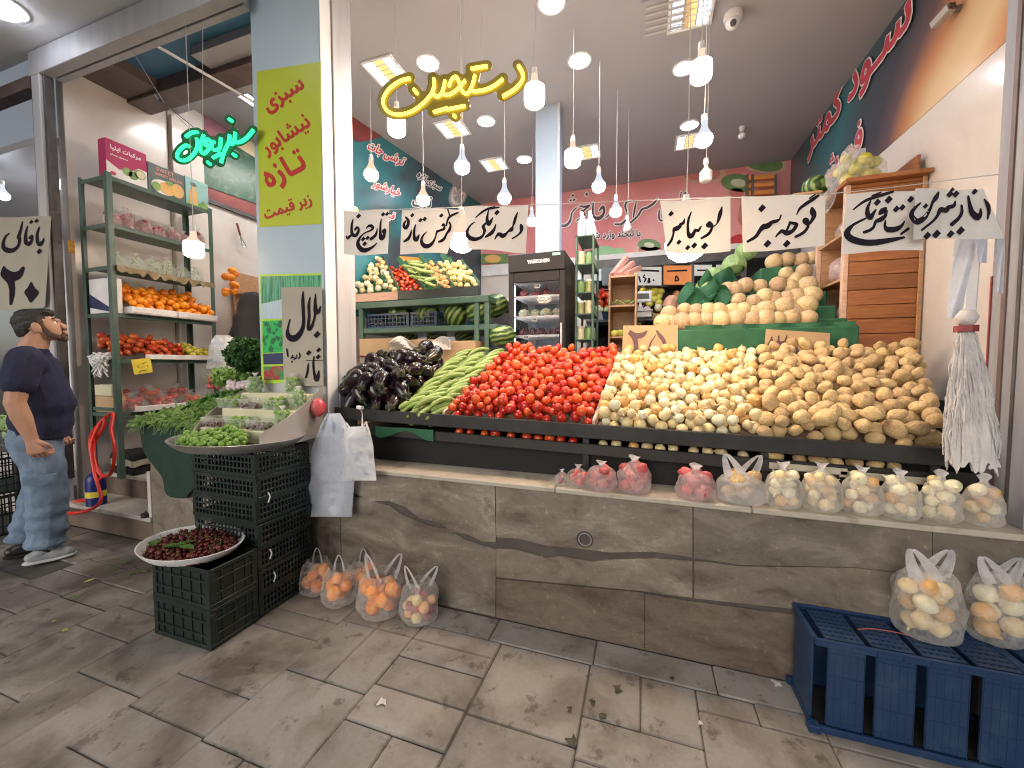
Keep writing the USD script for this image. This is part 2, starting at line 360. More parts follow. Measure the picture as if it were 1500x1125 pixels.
usdkit.material(stage, L('slab_brown'), {
    'g': ('geometry', {}), 'mp': ('mapping', {'scale': (1, 1, 2.2)}), 'n1': ('noise_texture', {'scale': 3.2, 'detail': 7, 'roughness': .65, 'distortion': .6}), 'n2': ('noise_texture', {'scale': 38, 'detail': 4, 'roughness': .7}), 'n3': ('noise_texture', {'scale': 7, 'detail': 4}),
    'c': ('rgb_ramp', {'ramp': [(0, (.045, .03, .022)), (.36, (.08, .055, .04)), (.5, (.13, .098, .074)), (.64, (.17, .135, .105)), (1, (.07, .05, .036))]}),
    's': ('rgb_ramp', {'ramp': [(0, (.6, .56, .52)), (.33, (.75, .72, .7)), (.42, (1, 1, 1)), (.6, (1, 1, 1)), (.7, (1.9, 1.9, 1.8)), (1, (2.4, 2.4, 2.2))]}), 'oi': ('object_info', {}), 'ov': ('map_range', {'to_min': .72, 'to_max': 1.12}), 'hv': ('hsv', {}),
    'x': ('mix_color', {'blend_type': 'multiply', 'fac': .7}), 'rr': ('map_range', {'from_min': .3, 'from_max': .7, 'to_min': .42, 'to_max': .7}), 'b': ('bump', {'strength': .5, 'distance': .008}), 'p': ('principled_bsdf', {'specular_ior_level': .4})},
    [('g.position', 'mp.vector'), ('mp.vector', 'n1.vector'), ('g.position', 'n2.vector'), ('g.position', 'n3.vector'), ('n1.fac', 'c.fac'), ('n2.fac', 's.fac'), ('c.color', 'x.a'), ('s.color', 'x.b'), ('x.result', 'hv.color'), ('oi.random', 'ov.value'), ('ov.result', 'hv.value'),
     ('hv.color', 'p.base_color'), ('n3.fac', 'rr.value'), ('rr.result', 'p.roughness'), ('n2.fac', 'b.height'), ('b.normal', 'p.normal')], surface='p.BSDF')
look('mortar', (.062, .05, .043), .8, (.085, .07, .06), 9, .4, obj=False)
look('ledge_stone', (.4, .36, .3), .6, (.2, .17, .14), 7, .3, obj=False, ramp=(.52, .75))
look('white_stone', (.62, .58, .55), .16, (.5, .45, .42), 1.2, obj=False, detail=6, dist=1.2, ramp=(.4, .75))
look('step_stone', (.5, .47, .43), .5, (.28, .25, .22), 5, .1, obj=False)
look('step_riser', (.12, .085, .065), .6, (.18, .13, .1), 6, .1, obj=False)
look('ceiling_paint', (.35, .35, .38), .5, (.32, .32, .35), .8, obj=False)
look('soffit_paint', (.78, .79, .82), .5, (.72, .73, .77), .7, obj=False)
look('frame_metal', (.5, .5, .53), .5, (.42, .42, .45), 3, metal=.1, obj=False, stretch=(4, 4, .6))
look('dark_metal', (.09, .085, .09), .45, (.05, .045, .045), 6, metal=.3, obj=False)
look('brown_metal', (.09, .06, .055), .5, (.14, .1, .09), 6, obj=False)
look('grey_cladding', (.24, .245, .27), .5, (.17, .17, .2), 2.5, obj=False, stretch=(6, 6, .5))
look('pale_blue', (.3, .37, .46), .5, (.27, .34, .42), 1.5, obj=False)
look('blue_panel', (.06, .2, .34), .5, (.04, .14, .26), 1.5, obj=False)
look('black_steel', (.016, .015, .016), .5, (.035, .032, .03), 7, .15, obj=False, spec=.3)
look('green_steel', (.03, .085, .06), .4, (.05, .11, .08), 7, .05, obj=False)
look('rack_green', (.04, .1, .075), .4, (.09, .12, .1), 5, obj=False)
look('void_dark', (.015, .014, .014), .9, obj=False)  # near-black that paints in the darkness of voids
look('board_wood', (.62, .4, .3), .6, (.5, .3, .22), 6, .1, stretch=(2, 14, 14))
look('plank', (.36, .135, .04), .42, (.19, .06, .018), 5, .2, stretch=(1.2, 16, 16), dist=.8, vary=.22, coat=.15, ramp=(.3, .72))
look('crate_wood', (.45, .27, .15), .55, (.34, .18, .09), 5, .15, stretch=(2, 14, 14), vary=.15)
look('cardboard', (.46, .32, .19), .8, (.4, .27, .15), 4, vary=.12)
look('grey_card', (.4, .37, .3), .8, (.36, .33, .27), 3)
look('cream_card', (.62, .6, .42), .75, (.55, .52, .36), 4)
usdkit.material(stage, L('white_paper'), {'g': ('geometry', {}), 'n': ('noise_texture', {'scale': 4, 'detail': 4}), 'r': ('rgb_ramp', {'ramp': [(0, (.66, .65, .65)), (1, (.76, .75, .74))]}), 'bn': ('noise_texture', {'scale': 9, 'detail': 3, 'distortion': .8}), 'b': ('bump', {'strength': .3, 'distance': .02}), 'p': ('principled_bsdf', {'roughness': .8}), 't': ('translucent_bsdf', {'color': (.8, .76, .7)}), 'm': ('mix_closure', {'fac': .35})},
    [('g.position', 'n.vector'), ('g.position', 'bn.vector'), ('n.fac', 'r.fac'), ('r.color', 'p.base_color'), ('bn.fac', 'b.height'), ('b.normal', 'p.normal'), ('p.BSDF', 'm.closure1'), ('t.BSDF', 'm.closure2')], surface='m.closure')
look('ink', (.016, .012, .02), .9, (.024, .018, .028), 14, spec=.1)
look('brown_ink', (.1, .045, .05), .6, (.07, .03, .035), 14)
look('black_plastic', (.008, .016, .014), .42, (.035, .042, .036), 9, .1, vary=.2, ramp=(.55, .8))
look('green_black_plastic', (.005, .013, .010), .42, (.03, .038, .032), 8, .15, ramp=(.55, .8), detail=7)
look('blue_plastic', (.007, .029, .082), .4, (.03, .06, .11), 8, .1, ramp=(.52, .8), detail=7)
look('white_plastic', (.75, .75, .76), .4, (.68, .68, .7), 4)
look('styrofoam', (.72, .7, .7), .7, (.62, .6, .6), 9, .2)
look('cloth_green', (.018, .11, .05), .75, (.012, .075, .035), 10, .2, bscale=80)
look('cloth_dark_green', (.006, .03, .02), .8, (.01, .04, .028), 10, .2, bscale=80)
look('sack_brown', (.3, .24, .15), .9, (.22, .17, .1), 16, .4)
look('tin', (.4, .4, .4), .32, (.33, .33, .33), 5, metal=.75)
look('enamel', (.72, .72, .74), .25, (.6, .6, .62), 5)
look('steel_sheet', (.44, .42, .4), .38, (.38, .36, .34), 4, metal=.35)
look('red_hose', (.75, .035, .02), .3, (.6, .02, .015), 5)
look('navy_bottle', (.01, .02, .16), .35)
look('purple_box', (.4, .015, .1), .45, (.36, .012, .09), 3)
look('white_print', (.78, .76, .76), .45)
look('dark_print', (.1, .13, .13), .5, (.07, .1, .1), 3)
look('leaf_print', (.09, .26, .07), .5, (.3, .42, .12), 14)
look('peach_print', (.72, .42, .12), .5, (.6, .36, .12), 6)
look('pink_print', (.6, .3, .24), .5)
look('sky_print', (.3, .5, .56), .5, (.2, .4, .3), 4)
look('banner_yellow', (.46, .55, .025), .4, (.43, .5, .03), 1.5)
look('banner_blue', (.42, .53, .62), .4, (.38, .49, .58), 1)
look('banner_red', (.5, .02, .015), .4)
look('print_green', (.02, .42, .1), .45, (.01, .12, .04), 20, ramp=(.5, .56))
look('print_leek', (.1, .42, .22), .45, (.02, .15, .1), 5, stretch=(40, 40, 1.2), ramp=(.45, .56))
look('print_leek_white', (.5, .6, .66), .45, (.36, .48, .58), 5, stretch=(40, 40, 1.2))
look('print_navy', (.02, .025, .08), .45, (.03, .04, .12), 6)
look('print_radish', (.4, .02, .04), .45, (.02, .25, .08), 9, ramp=(.45, .55))
look('lime_frame', (.45, .7, .05), .45)
# printed murals
usdkit.material(stage, L('mural_teal'), {'g': ('geometry', {}), 'n': ('noise_texture', {'scale': .9, 'detail': 3, 'distortion': .8}), 'r': ('rgb_ramp', {'ramp': [(0, (.045, .055, .07)), (.4, (.05, .07, .085)), (.55, (.03, .15, .18)), (.7, (.04, .2, .24)), (1, (.05, .11, .14))]}), 'p': ('principled_bsdf', {'roughness': .28})},
    [('g.position', 'n.vector'), ('n.fac', 'r.fac'), ('r.color', 'p.base_color')], surface='p.BSDF')
usdkit.material(stage, L('mural_red'), {'g': ('geometry', {}), 'n': ('noise_texture', {'scale': .7, 'detail': 2}), 'r': ('rgb_ramp', {'ramp': [(0, (.5, .12, .13)), (.45, (.6, .18, .19)), (.65, (.7, .3, .29)), (1, (.64, .22, .21))]}), 'p': ('principled_bsdf', {'roughness': .35})},
    [('g.position', 'n.vector'), ('n.fac', 'r.fac'), ('r.color', 'p.base_color')], surface='p.BSDF')
look('mural_orange', (.62, .26, .06), .3, (.5, .15, .04), 1.6, obj=False, dist=.6)
look('mural_gold', (.75, .42, .1), .3, (.62, .26, .04), 4, obj=False, stretch=(1, 1, 6), dist=1.5)
look('mural_cream', (.72, .6, .38), .3, (.66, .5, .28), 2, obj=False)
look('mural_mauve', (.3, .14, .17), .35, (.24, .1, .13), 2, obj=False)
look('mural_dark_green', (.03, .1, .06), .3, (.1, .16, .1), 8, obj=False, dist=1.2, ramp=(.5, .62))
look('mural_plum', (.13, .03, .045), .35, (.3, .06, .04), 2, obj=False)
look('kiwi_green', (.16, .27, .1), .4, (.1, .2, .07), 8)
look('kiwi_core', (.6, .62, .45), .4)
look('peel_pale', (.6, .4, .32), .4, (.52, .3, .24), 5)
look('slice_pink', (.55, .2, .16), .4, (.5, .14, .12), 6)
look('slice_red', (.5, .03, .035), .4, (.42, .02, .025), 6)
look('apple_print', (.2, .42, .2), .4, (.28, .5, .28), 4)
look('letter_dark', (.09, .04, .05), .4)
look('letter_white', (.8, .76, .75), .4)
look('letter_red', (.55, .06, .09), .4)
look('citrus_grey', (.42, .4, .4), .4, (.3, .28, .29), 8)
look('pumpkin', (.6, .22, .06), .35, (.5, .15, .04), 4)
# produce
look('tomato', (.56, .022, .012), .2, (.5, .04, .013), 5, vary=.24, hue=.016, coat=.15)
look('tomato_stem', (.5, .26, .06), .6, (.3, .26, .06), 30)
look('calyx', (.1, .2, .03), .6)
look('onion_skin', (.66, .53, .31), .38, (.56, .37, .16), 3.5, .12, stretch=(5, 5, 1.2), vary=.16, hue=.012, ramp=(.4, .75)); look('onion_brown', (.58, .34, .12), .36, (.46, .22, .06), 3.5, .12, stretch=(5, 5, 1.2), vary=.16, ramp=(.4, .75))
look('white_onion', (.72, .68, .5), .35, (.6, .52, .32), 3.5, .1, stretch=(5, 5, 1), vary=.1)
look('onion_neck', (.55, .36, .16), .7)
look('potato', (.55, .38, .19), .75, (.3, .19, .09), 4.5, .35, bscale=30, ramp=(.4, .75), vary=.16, hue=.008)
look('cucumber_skin', (.25, .33, .09), .45, (.16, .24, .05), 5, .15, bscale=30, vary=.18, stretch=(1, 6, 6), hue=.01)
look('eggplant_skin', (.005, .002, .004), .14, (.009, .003, .006), 4, coat=.15, vary=.2)
look('eggplant_cap', (.045, .045, .02), .6, (.02, .025, .012), 12)
usdkit.material(stage, L('melon_skin'), {'tc': ('texture_coordinate', {}), 'oi': ('object_info', {}), 'v': ('voronoi_texture', {'feature': 'distance_to_edge', 'scale': 7}), 'n': ('noise_texture', {'scale': 2.2, 'detail': 3}), 'r': ('rgb_ramp', {'ramp': [(0, (.6, .5, .34)), (.05, (.54, .41, .25)), (.14, (.44, .28, .14)), (1, (.38, .235, .105))]}),
    'mr': ('map_range', {'to_min': .84, 'to_max': 1.16}), 'mh': ('map_range', {'to_min': .488, 'to_max': .52}), 'h': ('hsv', {}), 'b': ('bump', {'strength': .3, 'distance': .02, 'invert': True}), 'p': ('principled_bsdf', {'roughness': .6})},
    [('tc.object', 'v.vector'), ('v.distance', 'r.fac'), ('oi.random', 'mr.value'), ('oi.random', 'mh.value'), ('mr.result', 'h.value'), ('mh.result', 'h.hue'), ('r.color', 'h.color'), ('h.color', 'p.base_color'), ('v.distance', 'b.height'), ('b.normal', 'p.normal')], surface='p.BSDF')
usdkit.material(stage, L('watermelon_skin'), {'tc': ('texture_coordinate', {}), 'n': ('noise_texture', {'scale': 3, 'detail': 4}), 'w': ('wave_texture', {'wave_type': 'bands', 'bands_direction': 'y', 'scale': .75, 'distortion': 3.2, 'detail': 3, 'detail_scale': 2}), 'r': ('rgb_ramp', {'ramp': [(0, (.02, .05, .012)), (.45, (.03, .075, .018)), (.62, (.13, .2, .05)), (1, (.2, .28, .08))]}), 'p': ('principled_bsdf', {'roughness': .35})},
    [('tc.object', 'w.vector'), ('w.color', 'r.fac'), ('r.color', 'p.base_color')], surface='p.BSDF')
look('orange_skin', (.8, .24, .008), .38, (.72, .19, .006), 4, .12, bscale=50, vary=.1, hue=.012)
look('red_apple', (.42, .02, .015), .28, (.5, .12, .03), 3, vary=.25, hue=.02)
look('pepper_red', (.55, .025, .015), .25, (.5, .06, .02), 3, vary=.2, hue=.02)
look('guava', (.55, .5, .07), .4, (.48, .45, .06), 4, vary=.12)
look('red_onion', (.25, .04, .06), .35, (.32, .1, .12), 4, stretch=(5, 5, 1), vary=.2)
look('pink_potato', (.5, .1, .1), .5, (.42, .07, .08), 5, vary=.2)
look('green_plum', (.14, .27, .04), .32, (.2, .33, .07), 4, vary=.15)
look('mulberry', (.09, .012, .018), .35, (.05, .006, .012), 8, vary=.3)
look('cherry', (.075, .012, .012), .35, (.13, .022, .016), 5, vary=.35)
look('cabbage', (.3, .42, .18), .5, (.18, .3, .1), 4, .2, vary=.15)
look('cauliflower', (.66, .64, .5), .7, (.5, .55, .34), 6, .5, bscale=30, vary=.12)
look('zucchini', (.28, .36, .12), .4, (.2, .28, .08), 5, vary=.15)
look('peach_fruit', (.66, .36, .16), .55, (.6, .26, .1), 4, vary=.15)
look('yellow_apple', (.65, .55, .25), .4, (.55, .42, .16), 4, vary=.12)
look('lemon_fruit', (.6, .56, .1), .4, (.52, .48, .1), 4, vary=.1)
look('corn_husk', (.3, .4, .12), .6, (.45, .48, .2), 8, stretch=(2, 10, 10), vary=.15)
look('gift_pink', (.6, .17, .13), .5, (.45, .1, .09), 9, vary=.2)
look('garlic', (.68, .6, .6), .5, (.5, .34, .42), 8, vary=.15)
look('mushroom', (.55, .45, .33), .6, (.45, .36, .25), 8, vary=.1)
look('radish', (.55, .04, .06), .35, (.5, .12, .12), 6, vary=.15)
leafy('leaf_dark', (.03, .085, .02), (.06, .14, .03)); leafy('leaf_mid', (.065, .17, .03), (.14, .28, .06)); leafy('leaf_light', (.15, .28, .06), (.25, .39, .11)); leafy('parsley_leaf', (.015, .06, .012), (.04, .12, .025))
# people
look('skin', (.5, .28, .19), .55, (.42, .215, .14), 9, obj=False, sss=.08)
look('hair_black', (.012, .01, .009), .55, (.02, .016, .014), 40, .5, bscale=120, obj=False)
look('beard_black', (.1, .058, .04), .85, (.05, .03, .024), 60, .4, bscale=150, obj=False)
look('navy_cotton', (.012, .015, .05), .85, (.009, .011, .04), 14, .3, bscale=30, obj=False, bdist=.02)
look('denim', (.19, .265, .37), .85, (.115, .17, .26), 9, .5, bscale=14, obj=False, bdist=.03)
look('black_cotton', (.008, .008, .009), .85, (.012, .012, .013), 7, .3, obj=False)
look('sneaker_grey', (.36, .38, .4), .55, (.26, .28, .3), 18, obj=False)
look('sneaker_white', (.62, .64, .65), .5, obj=False)
look('belt_black', (.012, .01, .01), .4, obj=False)
# plastics, lamps
film('clear_film', (.96, .96, .96), .82, .18, .45); film('ledge_film', (.95, .94, .92), .66, .2, .45)
film('milky_film', (.9, .9, .92), .56, .25, .5)
film('pink_film', (.93, .84, .84), .68, .2, .4)
film('white_film', (.92, .93, .96), .1, .3, .5)
film('blue_white_film', (.84, .87, .93), .22, .3, .45)
film('punnet_film', (.9, .93, .9), .8, .1, .2)
film('cellophane', (.92, .96, .93), .84, .12, .3)
pane('fridge_glass', (.85, .86, .88), .05, 1.12); pane('shop_glass', (.93, .95, .96)); pane('bottle_glass', (.9, .94, .98))
glow('bulb_warm', (1.0, .72, .46), 105 * LAMP); glow('bulb_white', (.86, .92, 1.0), 95 * LAMP); glow('panel_white', (.85, .95, 1.0), 2.4); glow('panel_amber', (1.0, .56, .2), 1.5); glow('aisle_panel', (1.0, .95, .9), 26 * LAMP); glow('downlight_white', (.8, .88, 1.0), 90 * LAMP); glow('bulb_neck_warm', (1.0, .74, .55), .9); glow('bulb_neck_white', (.86, .9, 1.0), .8)
glow('soffit_lamp', (.9, .93, 1.0), 17 * LAMP)
glow('neon_yellow', (1.0, .66, .06), 5.0); glow('neon_green', (.04, 1.0, .36), 1.7); glow('fridge_strip', (.9, .95, 1.0), 14.0); glow('cabinet_strip', (1.0, .72, .3), 6.0)
look('bulb_body', (.72, .71, .7), .35)
look('sign_yellow_back', (.22, .18, .02), .3, (.17, .14, .015), 3)
look('sign_green_back', (.01, .14, .05), .25, (.008, .1, .04), 3)
look('note_yellow', (.75, .6, .06), .7); look('note_orange', (.75, .25, .07), .7); look('note_white', (.62, .62, .6), .7)
look('net_white', (.6, .57, .56), .7, (.46, .43, .43), 12, .5, bscale=90)
look('rubber_red', (.22, .03, .03), .5)
look('cord_white', (.55, .54, .53), .5); look('wire_dark', (.05, .05, .05), .5); look('steel_hook', (.5, .5, .5), .3, metal=.9)

look('fridge_black', (.018, .016, .018), .5, (.025, .022, .025), 3, spec=.25); look('bottle_plastic', (.55, .6, .66), .2, (.48, .53, .6), 9)
look('jar_olive', (.2, .22, .08), .3, (.3, .3, .14), 9)
look('jar_pale', (.45, .42, .3), .3, (.5, .46, .3), 9)
# one large print on the right wall: soft teal, dark and orange shapes melting into each other
usdkit.material(stage, L('mural_right'), {'g': ('geometry', {}), 'x': ('separate_xyz', {}), 'n': ('noise_texture', {'scale': .8, 'detail': 2}), 'a': ('math', {'math_type': 'multiply_add', 'value2': .235, 'value3': -.47}), 'b': ('math', {'math_type': 'multiply_add', 'value2': .14, 'value3': -.42}),
    'c': ('math', {'math_type': 'add'}), 'd': ('math', {'math_type': 'multiply_add', 'value2': .16, 'value3': -.08}), 'e': ('math', {'math_type': 'add'}), 'p': ('principled_bsdf', {'roughness': .22}),
    'r': ('rgb_ramp', {'ramp': [(0, (.5, .3, .2)), (.09, (.46, .2, .09)), (.15, (.24, .1, .08)), (.2, (.5, .24, .1)), (.26, (.66, .5, .3)), (.32, (.6, .42, .24)), (.37, (.46, .2, .09)), (.42, (.12, .08, .09)), (.47, (.05, .055, .075)), (.56, (.05, .07, .09)), (.66, (.04, .15, .18)), (.8, (.035, .12, .145)), (1, (.06, .07, .085))]})},
    [('g.position', 'x.vector'), ('g.position', 'n.vector'), ('x.y', 'a.value1'), ('x.z', 'b.value1'), ('a.value', 'c.value1'), ('b.value', 'c.value2'), ('n.fac', 'd.value1'), ('c.value', 'e.value1'), ('d.value', 'e.value2'), ('e.value', 'r.fac'), ('r.color', 'p.base_color')], surface='p.BSDF')
rng = np.random.default_rng(11)
W = 1.955            # the plinth's front
FLOOR, CEIL = 0.40, 3.95
XL, XR, YB = -4.75, 1.72, 5.9
# ------------------------------------------------------------------ ground
g = thing('sidewalk', None, None, kind='structure')
part(g, 'joint_bed', plainbox(-40, 40, -60, 2.6, -.3, -.007), L('joint_dirt'))
cells = []
def paver(x0, x1, y0, y1, thin=False):
    gp = .0015 + .003 * rng.random(); dz = rng.normal(0, .0016); t = rng.normal(0, .0025, 2)
    if x1 < -2.4 and rng.random() < .4: dz -= .008 * rng.random(); t *= 2.2
    m = cbox(x1 - x0 - gp, y1 - y0 - gp, .05, .006); m.apply_transform(trimesh.transformations.euler_matrix(t[0], t[1], 0))
    m.apply_translation([(x0 + x1) / 2, (y0 + y1) / 2, -.025 + dz]); part(g, 'paver', m, L('paver'))
x = -5.3; CW, CD = .44, .36
ys = [.2, .54, .88, 1.22, 1.56, 1.78]
for i in range(18):
    x0 = -5.49 + i * CW
    off = (0, .17, .05, .22)[i % 4]
    y = 0.06 + off
    while y < 1.775:
        y1 = y + CD
        if y1 > 1.70: y1 = 1.78
        k = rng.random()
        if k < .36 or y1 - y < .22: paver(x0, x0 + CW / 2, y, y1); paver(x0 + CW / 2, x0 + CW, y, y1)
        elif k < .72: paver(x0, x0 + CW, y, y1)
        else: ym = (y + y1) / 2; paver(x0, x0 + CW, y, ym); paver(x0, x0 + CW, ym, y1)
        y = y1
x = -5.4
while x < 1.7:
    paver(x, x + .52, 1.78, 1.952); x += .52
part(g, 'far_paving', plainbox(-40, 40, -60, .05, -.1, -.001), L('paver'))

# ------------------------------------------------------------------ plinth wall of broken stone slabs, px outlines measured on its face
pl = thing('stone_plinth', 'low wall of cracked grey brown stone slabs under the vegetable display', 'wall')
part(pl, 'wall_core', plainbox(-3.6, 1.9, W + .0045, 2.62, -.05, .725), L('mortar'))
def on_face(pts): return [tuple(atY(px, py, W)[[0, 2]]) for px, py in pts]
cr_up = [(500, 722), (521, 722), (543, 733), (572, 733), (595, 742), (615, 758), (647, 765), (660, 777), (687, 782), (707, 792), (726, 793)]
cr_dn = [(726, 805), (707, 800), (680, 790), (657, 775), (633, 772), (590, 755), (572, 742), (533, 730), (500, 727)]
cr2_up = [(728, 786), (760, 788), (800, 798), (845, 802), (893, 808), (957, 807), (1013, 815)]
cr2_dn = [(1013, 822), (957, 818), (900, 820), (867, 823), (823, 815), (800, 817), (753, 805), (728, 804)]
low = lambda x: 846 + (x - 727) * .092 if x < 940 else 866 + (x - 940) * .135
slabs = [
    [(500, 683), (724, 706)] + cr_up[::-1],
    [(727, 706), (1013, 736)] + cr2_up[::-1],
    [(1017, 737), (1363, 772), (1363, 842), (1250, 829), (1083, 826), (1040, 819), (1017, 816)],
    [(500, 728)] + cr_dn[::-1][1:] + [(725, 902), (500, 853)],
    cr2_dn[::-1] + [(1013, low(1013) - 2), (940, low(940) - 2), (728, low(728) - 2)],
    [(1018, 822), (1040, 824), (1083, 830), (1250, 832), (1363, 846), (1363, 915), (1180, 892), (1018, 875)],
    [(728, low(728) + 2), (943, low(943) + 2), (943, 952), (728, 903)],
    [(946, low(946) + 3), (1018, 882), (1180, 903), (1363, 925), (1363, 1048), (1180, 1004), (946, 953)],
    [(1367, 773), (1560, 792), (1560, 960), (1367, 915)], [(1367, 920), (1560, 962), (1560, 1100), (1367, 1050)]]
for s in slabs:
    p = Polygon(on_face(s)).buffer(0)
    p = p.intersection(sbox(-1.78, .004, 1.9, .728)).buffer(-.003).buffer(.0060)
    if s is slabs[1] or s is slabs[4]:
        c = atY(857, 790, W); p = p.difference(Point(c[0], c[2]).buffer(.042))
    m = extrude(p, .02); m.apply_transform(np.array([[1, 0, 0, 0], [0, 0, -1, W + .018], [0, 1, 0, 0], [0, 0, 0, 1.]])); 
    m.apply_translation([0, -.0005 - .0025 * rng.random(), 0]); part(pl, 'stone_slab', m, L('slab_brown' if any(s is slabs[q] for q in (6, 7, 9)) else 'slab'))
for x0, x1 in ((-3.6, -2.92), (-2.915, -2.3), (-2.295, -1.79)):
    part(pl, 'stone_slab', bx(x0 + .003, x1 - .003, W, W + .02, .004, .728, .003), L('slab'))
c = atY(857, 790, W)
pipe = lathe([(.029, 0), (.034, 0), (.034, .09), (.029, .09), (.029, 0)], 22); pipe.apply_transform(trimesh.transformations.rotation_matrix(-np.pi / 2, [1, 0, 0])); pipe.apply_translation([c[0], W - .004, c[2]])
dp_ = part(pl, 'drain_pipe', pipe, L('tin'), 30)
dk = lathe([(0, 0), (.029, 0), (.029, .005), (0, .005)], 16); dk.apply_transform(trimesh.transformations.rotation_matrix(-np.pi / 2, [1, 0, 0])); dk.apply_translation([c[0], W + .06, c[2]]); part(dp_, 'pipe_hole', dk, L('void_dark'))  # black disc stands in for the shade inside the pipe
def ledge(u, v):
    x = -3.6 + 5.5 * u; return [x, 0, 0]
xs = np.linspace(-3.6, 1.9, 23)
for a, b in ((-3.6, -1.75), (-1.747, -.42), (-.417, .46), (.463, 1.9)):
    part(pl, 'ledge_slab', bx(a, b, W - .018, 2.6, .732, .757, .004), L('ledge_stone'))

# ------------------------------------------------------------------ steps of the entrance
st = thing('entrance_steps', 'two stone steps up into the left entrance beside the plinth', 'steps')
part(st, 'tread', bx(XL, -3.602, W - .015, 2.32, .165, .198, .004), L('step_stone')); part(st, 'riser', plainbox(XL, -3.602, W + .002, 2.3, 0, .165), L('step_riser'))
part(st, 'tread', bx(XL, -3.602, 2.2, 2.75, .365, .397, .004), L('step_stone')); part(st, 'riser', plainbox(XL, -3.602, 2.215, 2.73, .2, .365), L('step_riser'))
solo('shop_floor', None, None, plainbox(-8, 3, 2.63, 6.2, .2, FLOOR - .004), L('step_stone'), kind='structure')

# ------------------------------------------------------------------ walls and ceiling of the shop
def wallx(x, y0, y1, z0, z1, t): return plainbox(min(x, x + t), max(x, x + t), y0, y1, z0, z1)
lw = thing('marble_wall', 'glossy cream marble wall behind the green rack at the left entrance', 'wall')
part(lw, 'wall_panel', wallx(XL, W + .12, 2.855, 0, 4.3, -.1), L('white_stone')); part(lw, 'wall_panel', wallx(XL, 2.865, 6.0, 0, 4.3, -.1), L('white_stone'))
part(lw, 'pilaster', bx(XL + .002, XL + .05, 2.87, 3.18, .4, 4.0, .004), L('white_stone'))
part(lw, 'gold_border', bx(XL + .001, XL + .004, W + .1, 2.1, 2.36, 2.47, .001), L('mural_gold'))
rw = thing('right_wall', 'cream marble right wall of the shop with a mural along its top', 'wall')
part(rw, 'wall_panel', wallx(XR, 1.9, YB + .1, 0, 4.3, .1), L('white_stone'))
MB = 3.02          # lower edge of the right mural
part(rw, 'mural_print', bx(XR - .004, XR - .001, 2.0, YB - .01, MB, 4.29, .0005), L('mural_right'))
bw = thing('back_wall', 'red back wall of the shop printed with fruit and a large slogan', 'wall')
part(bw, 'wall_panel', plainbox(-3.3, XR + .1, YB, YB + .1, 0, 4.3), L('white_stone'))
part(bw, 'mural_print', bx(-2.5, XR - .006, YB - .006, YB - .002, 2.98, 4.29, .0005), L('mural_red'))
part(bw, 'white_band', bx(-2.48, XR - .01, YB - .03, YB - .003, 2.8, 2.975, .004), L('white_print'))
mw = thing('mural_wall', 'dark teal inner wall printed with pink and white lettering, left of the fridge', 'wall')
A0, A1 = np.array([-2.98, 2.95]), np.array([-2.5, 5.9]); dA = (A1 - A0) / np.linalg.norm(A1 - A0); nA = np.array([dA[1], -dA[0]])
def onA(s, z, off=0.0): q = A0 + dA * s + nA * off; return np.array([q[0], q[1], z])
LA = np.linalg.norm(A1 - A0)
wm = plainbox(0, LA, -.12, 0, 0, 4.3); RA = np.eye(4); RA[:2, 0], RA[:2, 1], RA[:2, 3] = dA, -nA * -1, A0
RA[:2, 1] = nA
wm.apply_transform(RA); wm.fix_normals(); part(mw, 'wall_panel', wm, L('white_stone'))
mm = plainbox(0, LA - .01, .002, .006, 1.9, 4.28); mm.apply_transform(RA); mm.fix_normals(); part(mw, 'mural_print', mm, L('mural_teal'))
def hitA(px, py, off=.008):
    d = ray(px, py); o = A0 + nA * off; t = (o @ nA) / (d[:2] @ nA); return EYE + d * t
def decal(parent, pts, fn, mat, depth=.002, nm='printed_shape', smooth=True):
    p = np.array(pts, float); p = spline(np.vstack([p, p[:1]]), 4) if smooth else p
    part(parent, nm, on_plane(Polygon(p).buffer(0), fn, depth), L(mat))
def ell(cx, cy, rx, ry, a=0, n=20):
    t = np.linspace(0, 2 * np.pi, n, endpoint=False); c, s = math.cos(a), math.sin(a)
    return [(cx + rx * math.cos(q) * c - ry * math.sin(q) * s, cy + rx * math.cos(q) * s + ry * math.sin(q) * c) for q in t]
fa = lambda x, y: hitA(x, y, .008)
fb = lambda x, y: atY(x, y, YB - .008); fb2 = lambda x, y: atY(x, y, YB - .011); fb3 = lambda x, y: atY(x, y, YB - .014)
decal(mw, [(598, 214), (618, 208), (640, 222), (650, 232), (628, 230), (606, 226)], fa, 'pumpkin')
decal(mw, [(517, 150), (570, 150), (585, 185), (560, 200), (517, 205)], fa, 'mural_plum')
decal(mw, ell(671, 285, 13, 20, .35), fa, 'citrus_grey'); decal(mw, ell(671, 285, 10, 16, .35), lambda x, y: hitA(x, y, .011), 'letter_white')
for k in range(6):
    q = k * np.pi / 3; decal(mw, [(671, 285), (671 + 8 * math.cos(q) + 1, 285 + 13 * math.sin(q)), (671 + 8 * math.cos(q + .7), 285 + 13 * math.sin(q + .7))], lambda x, y: hitA(x, y, .013), 'citrus_grey', smooth=False)
decal(mw, [(585, 375), (625, 380), (645, 400), (650, 418), (590, 418)], fa, 'mural_gold'); decal(mw, ell(665, 405, 16, 22), fa, 'mural_mauve')
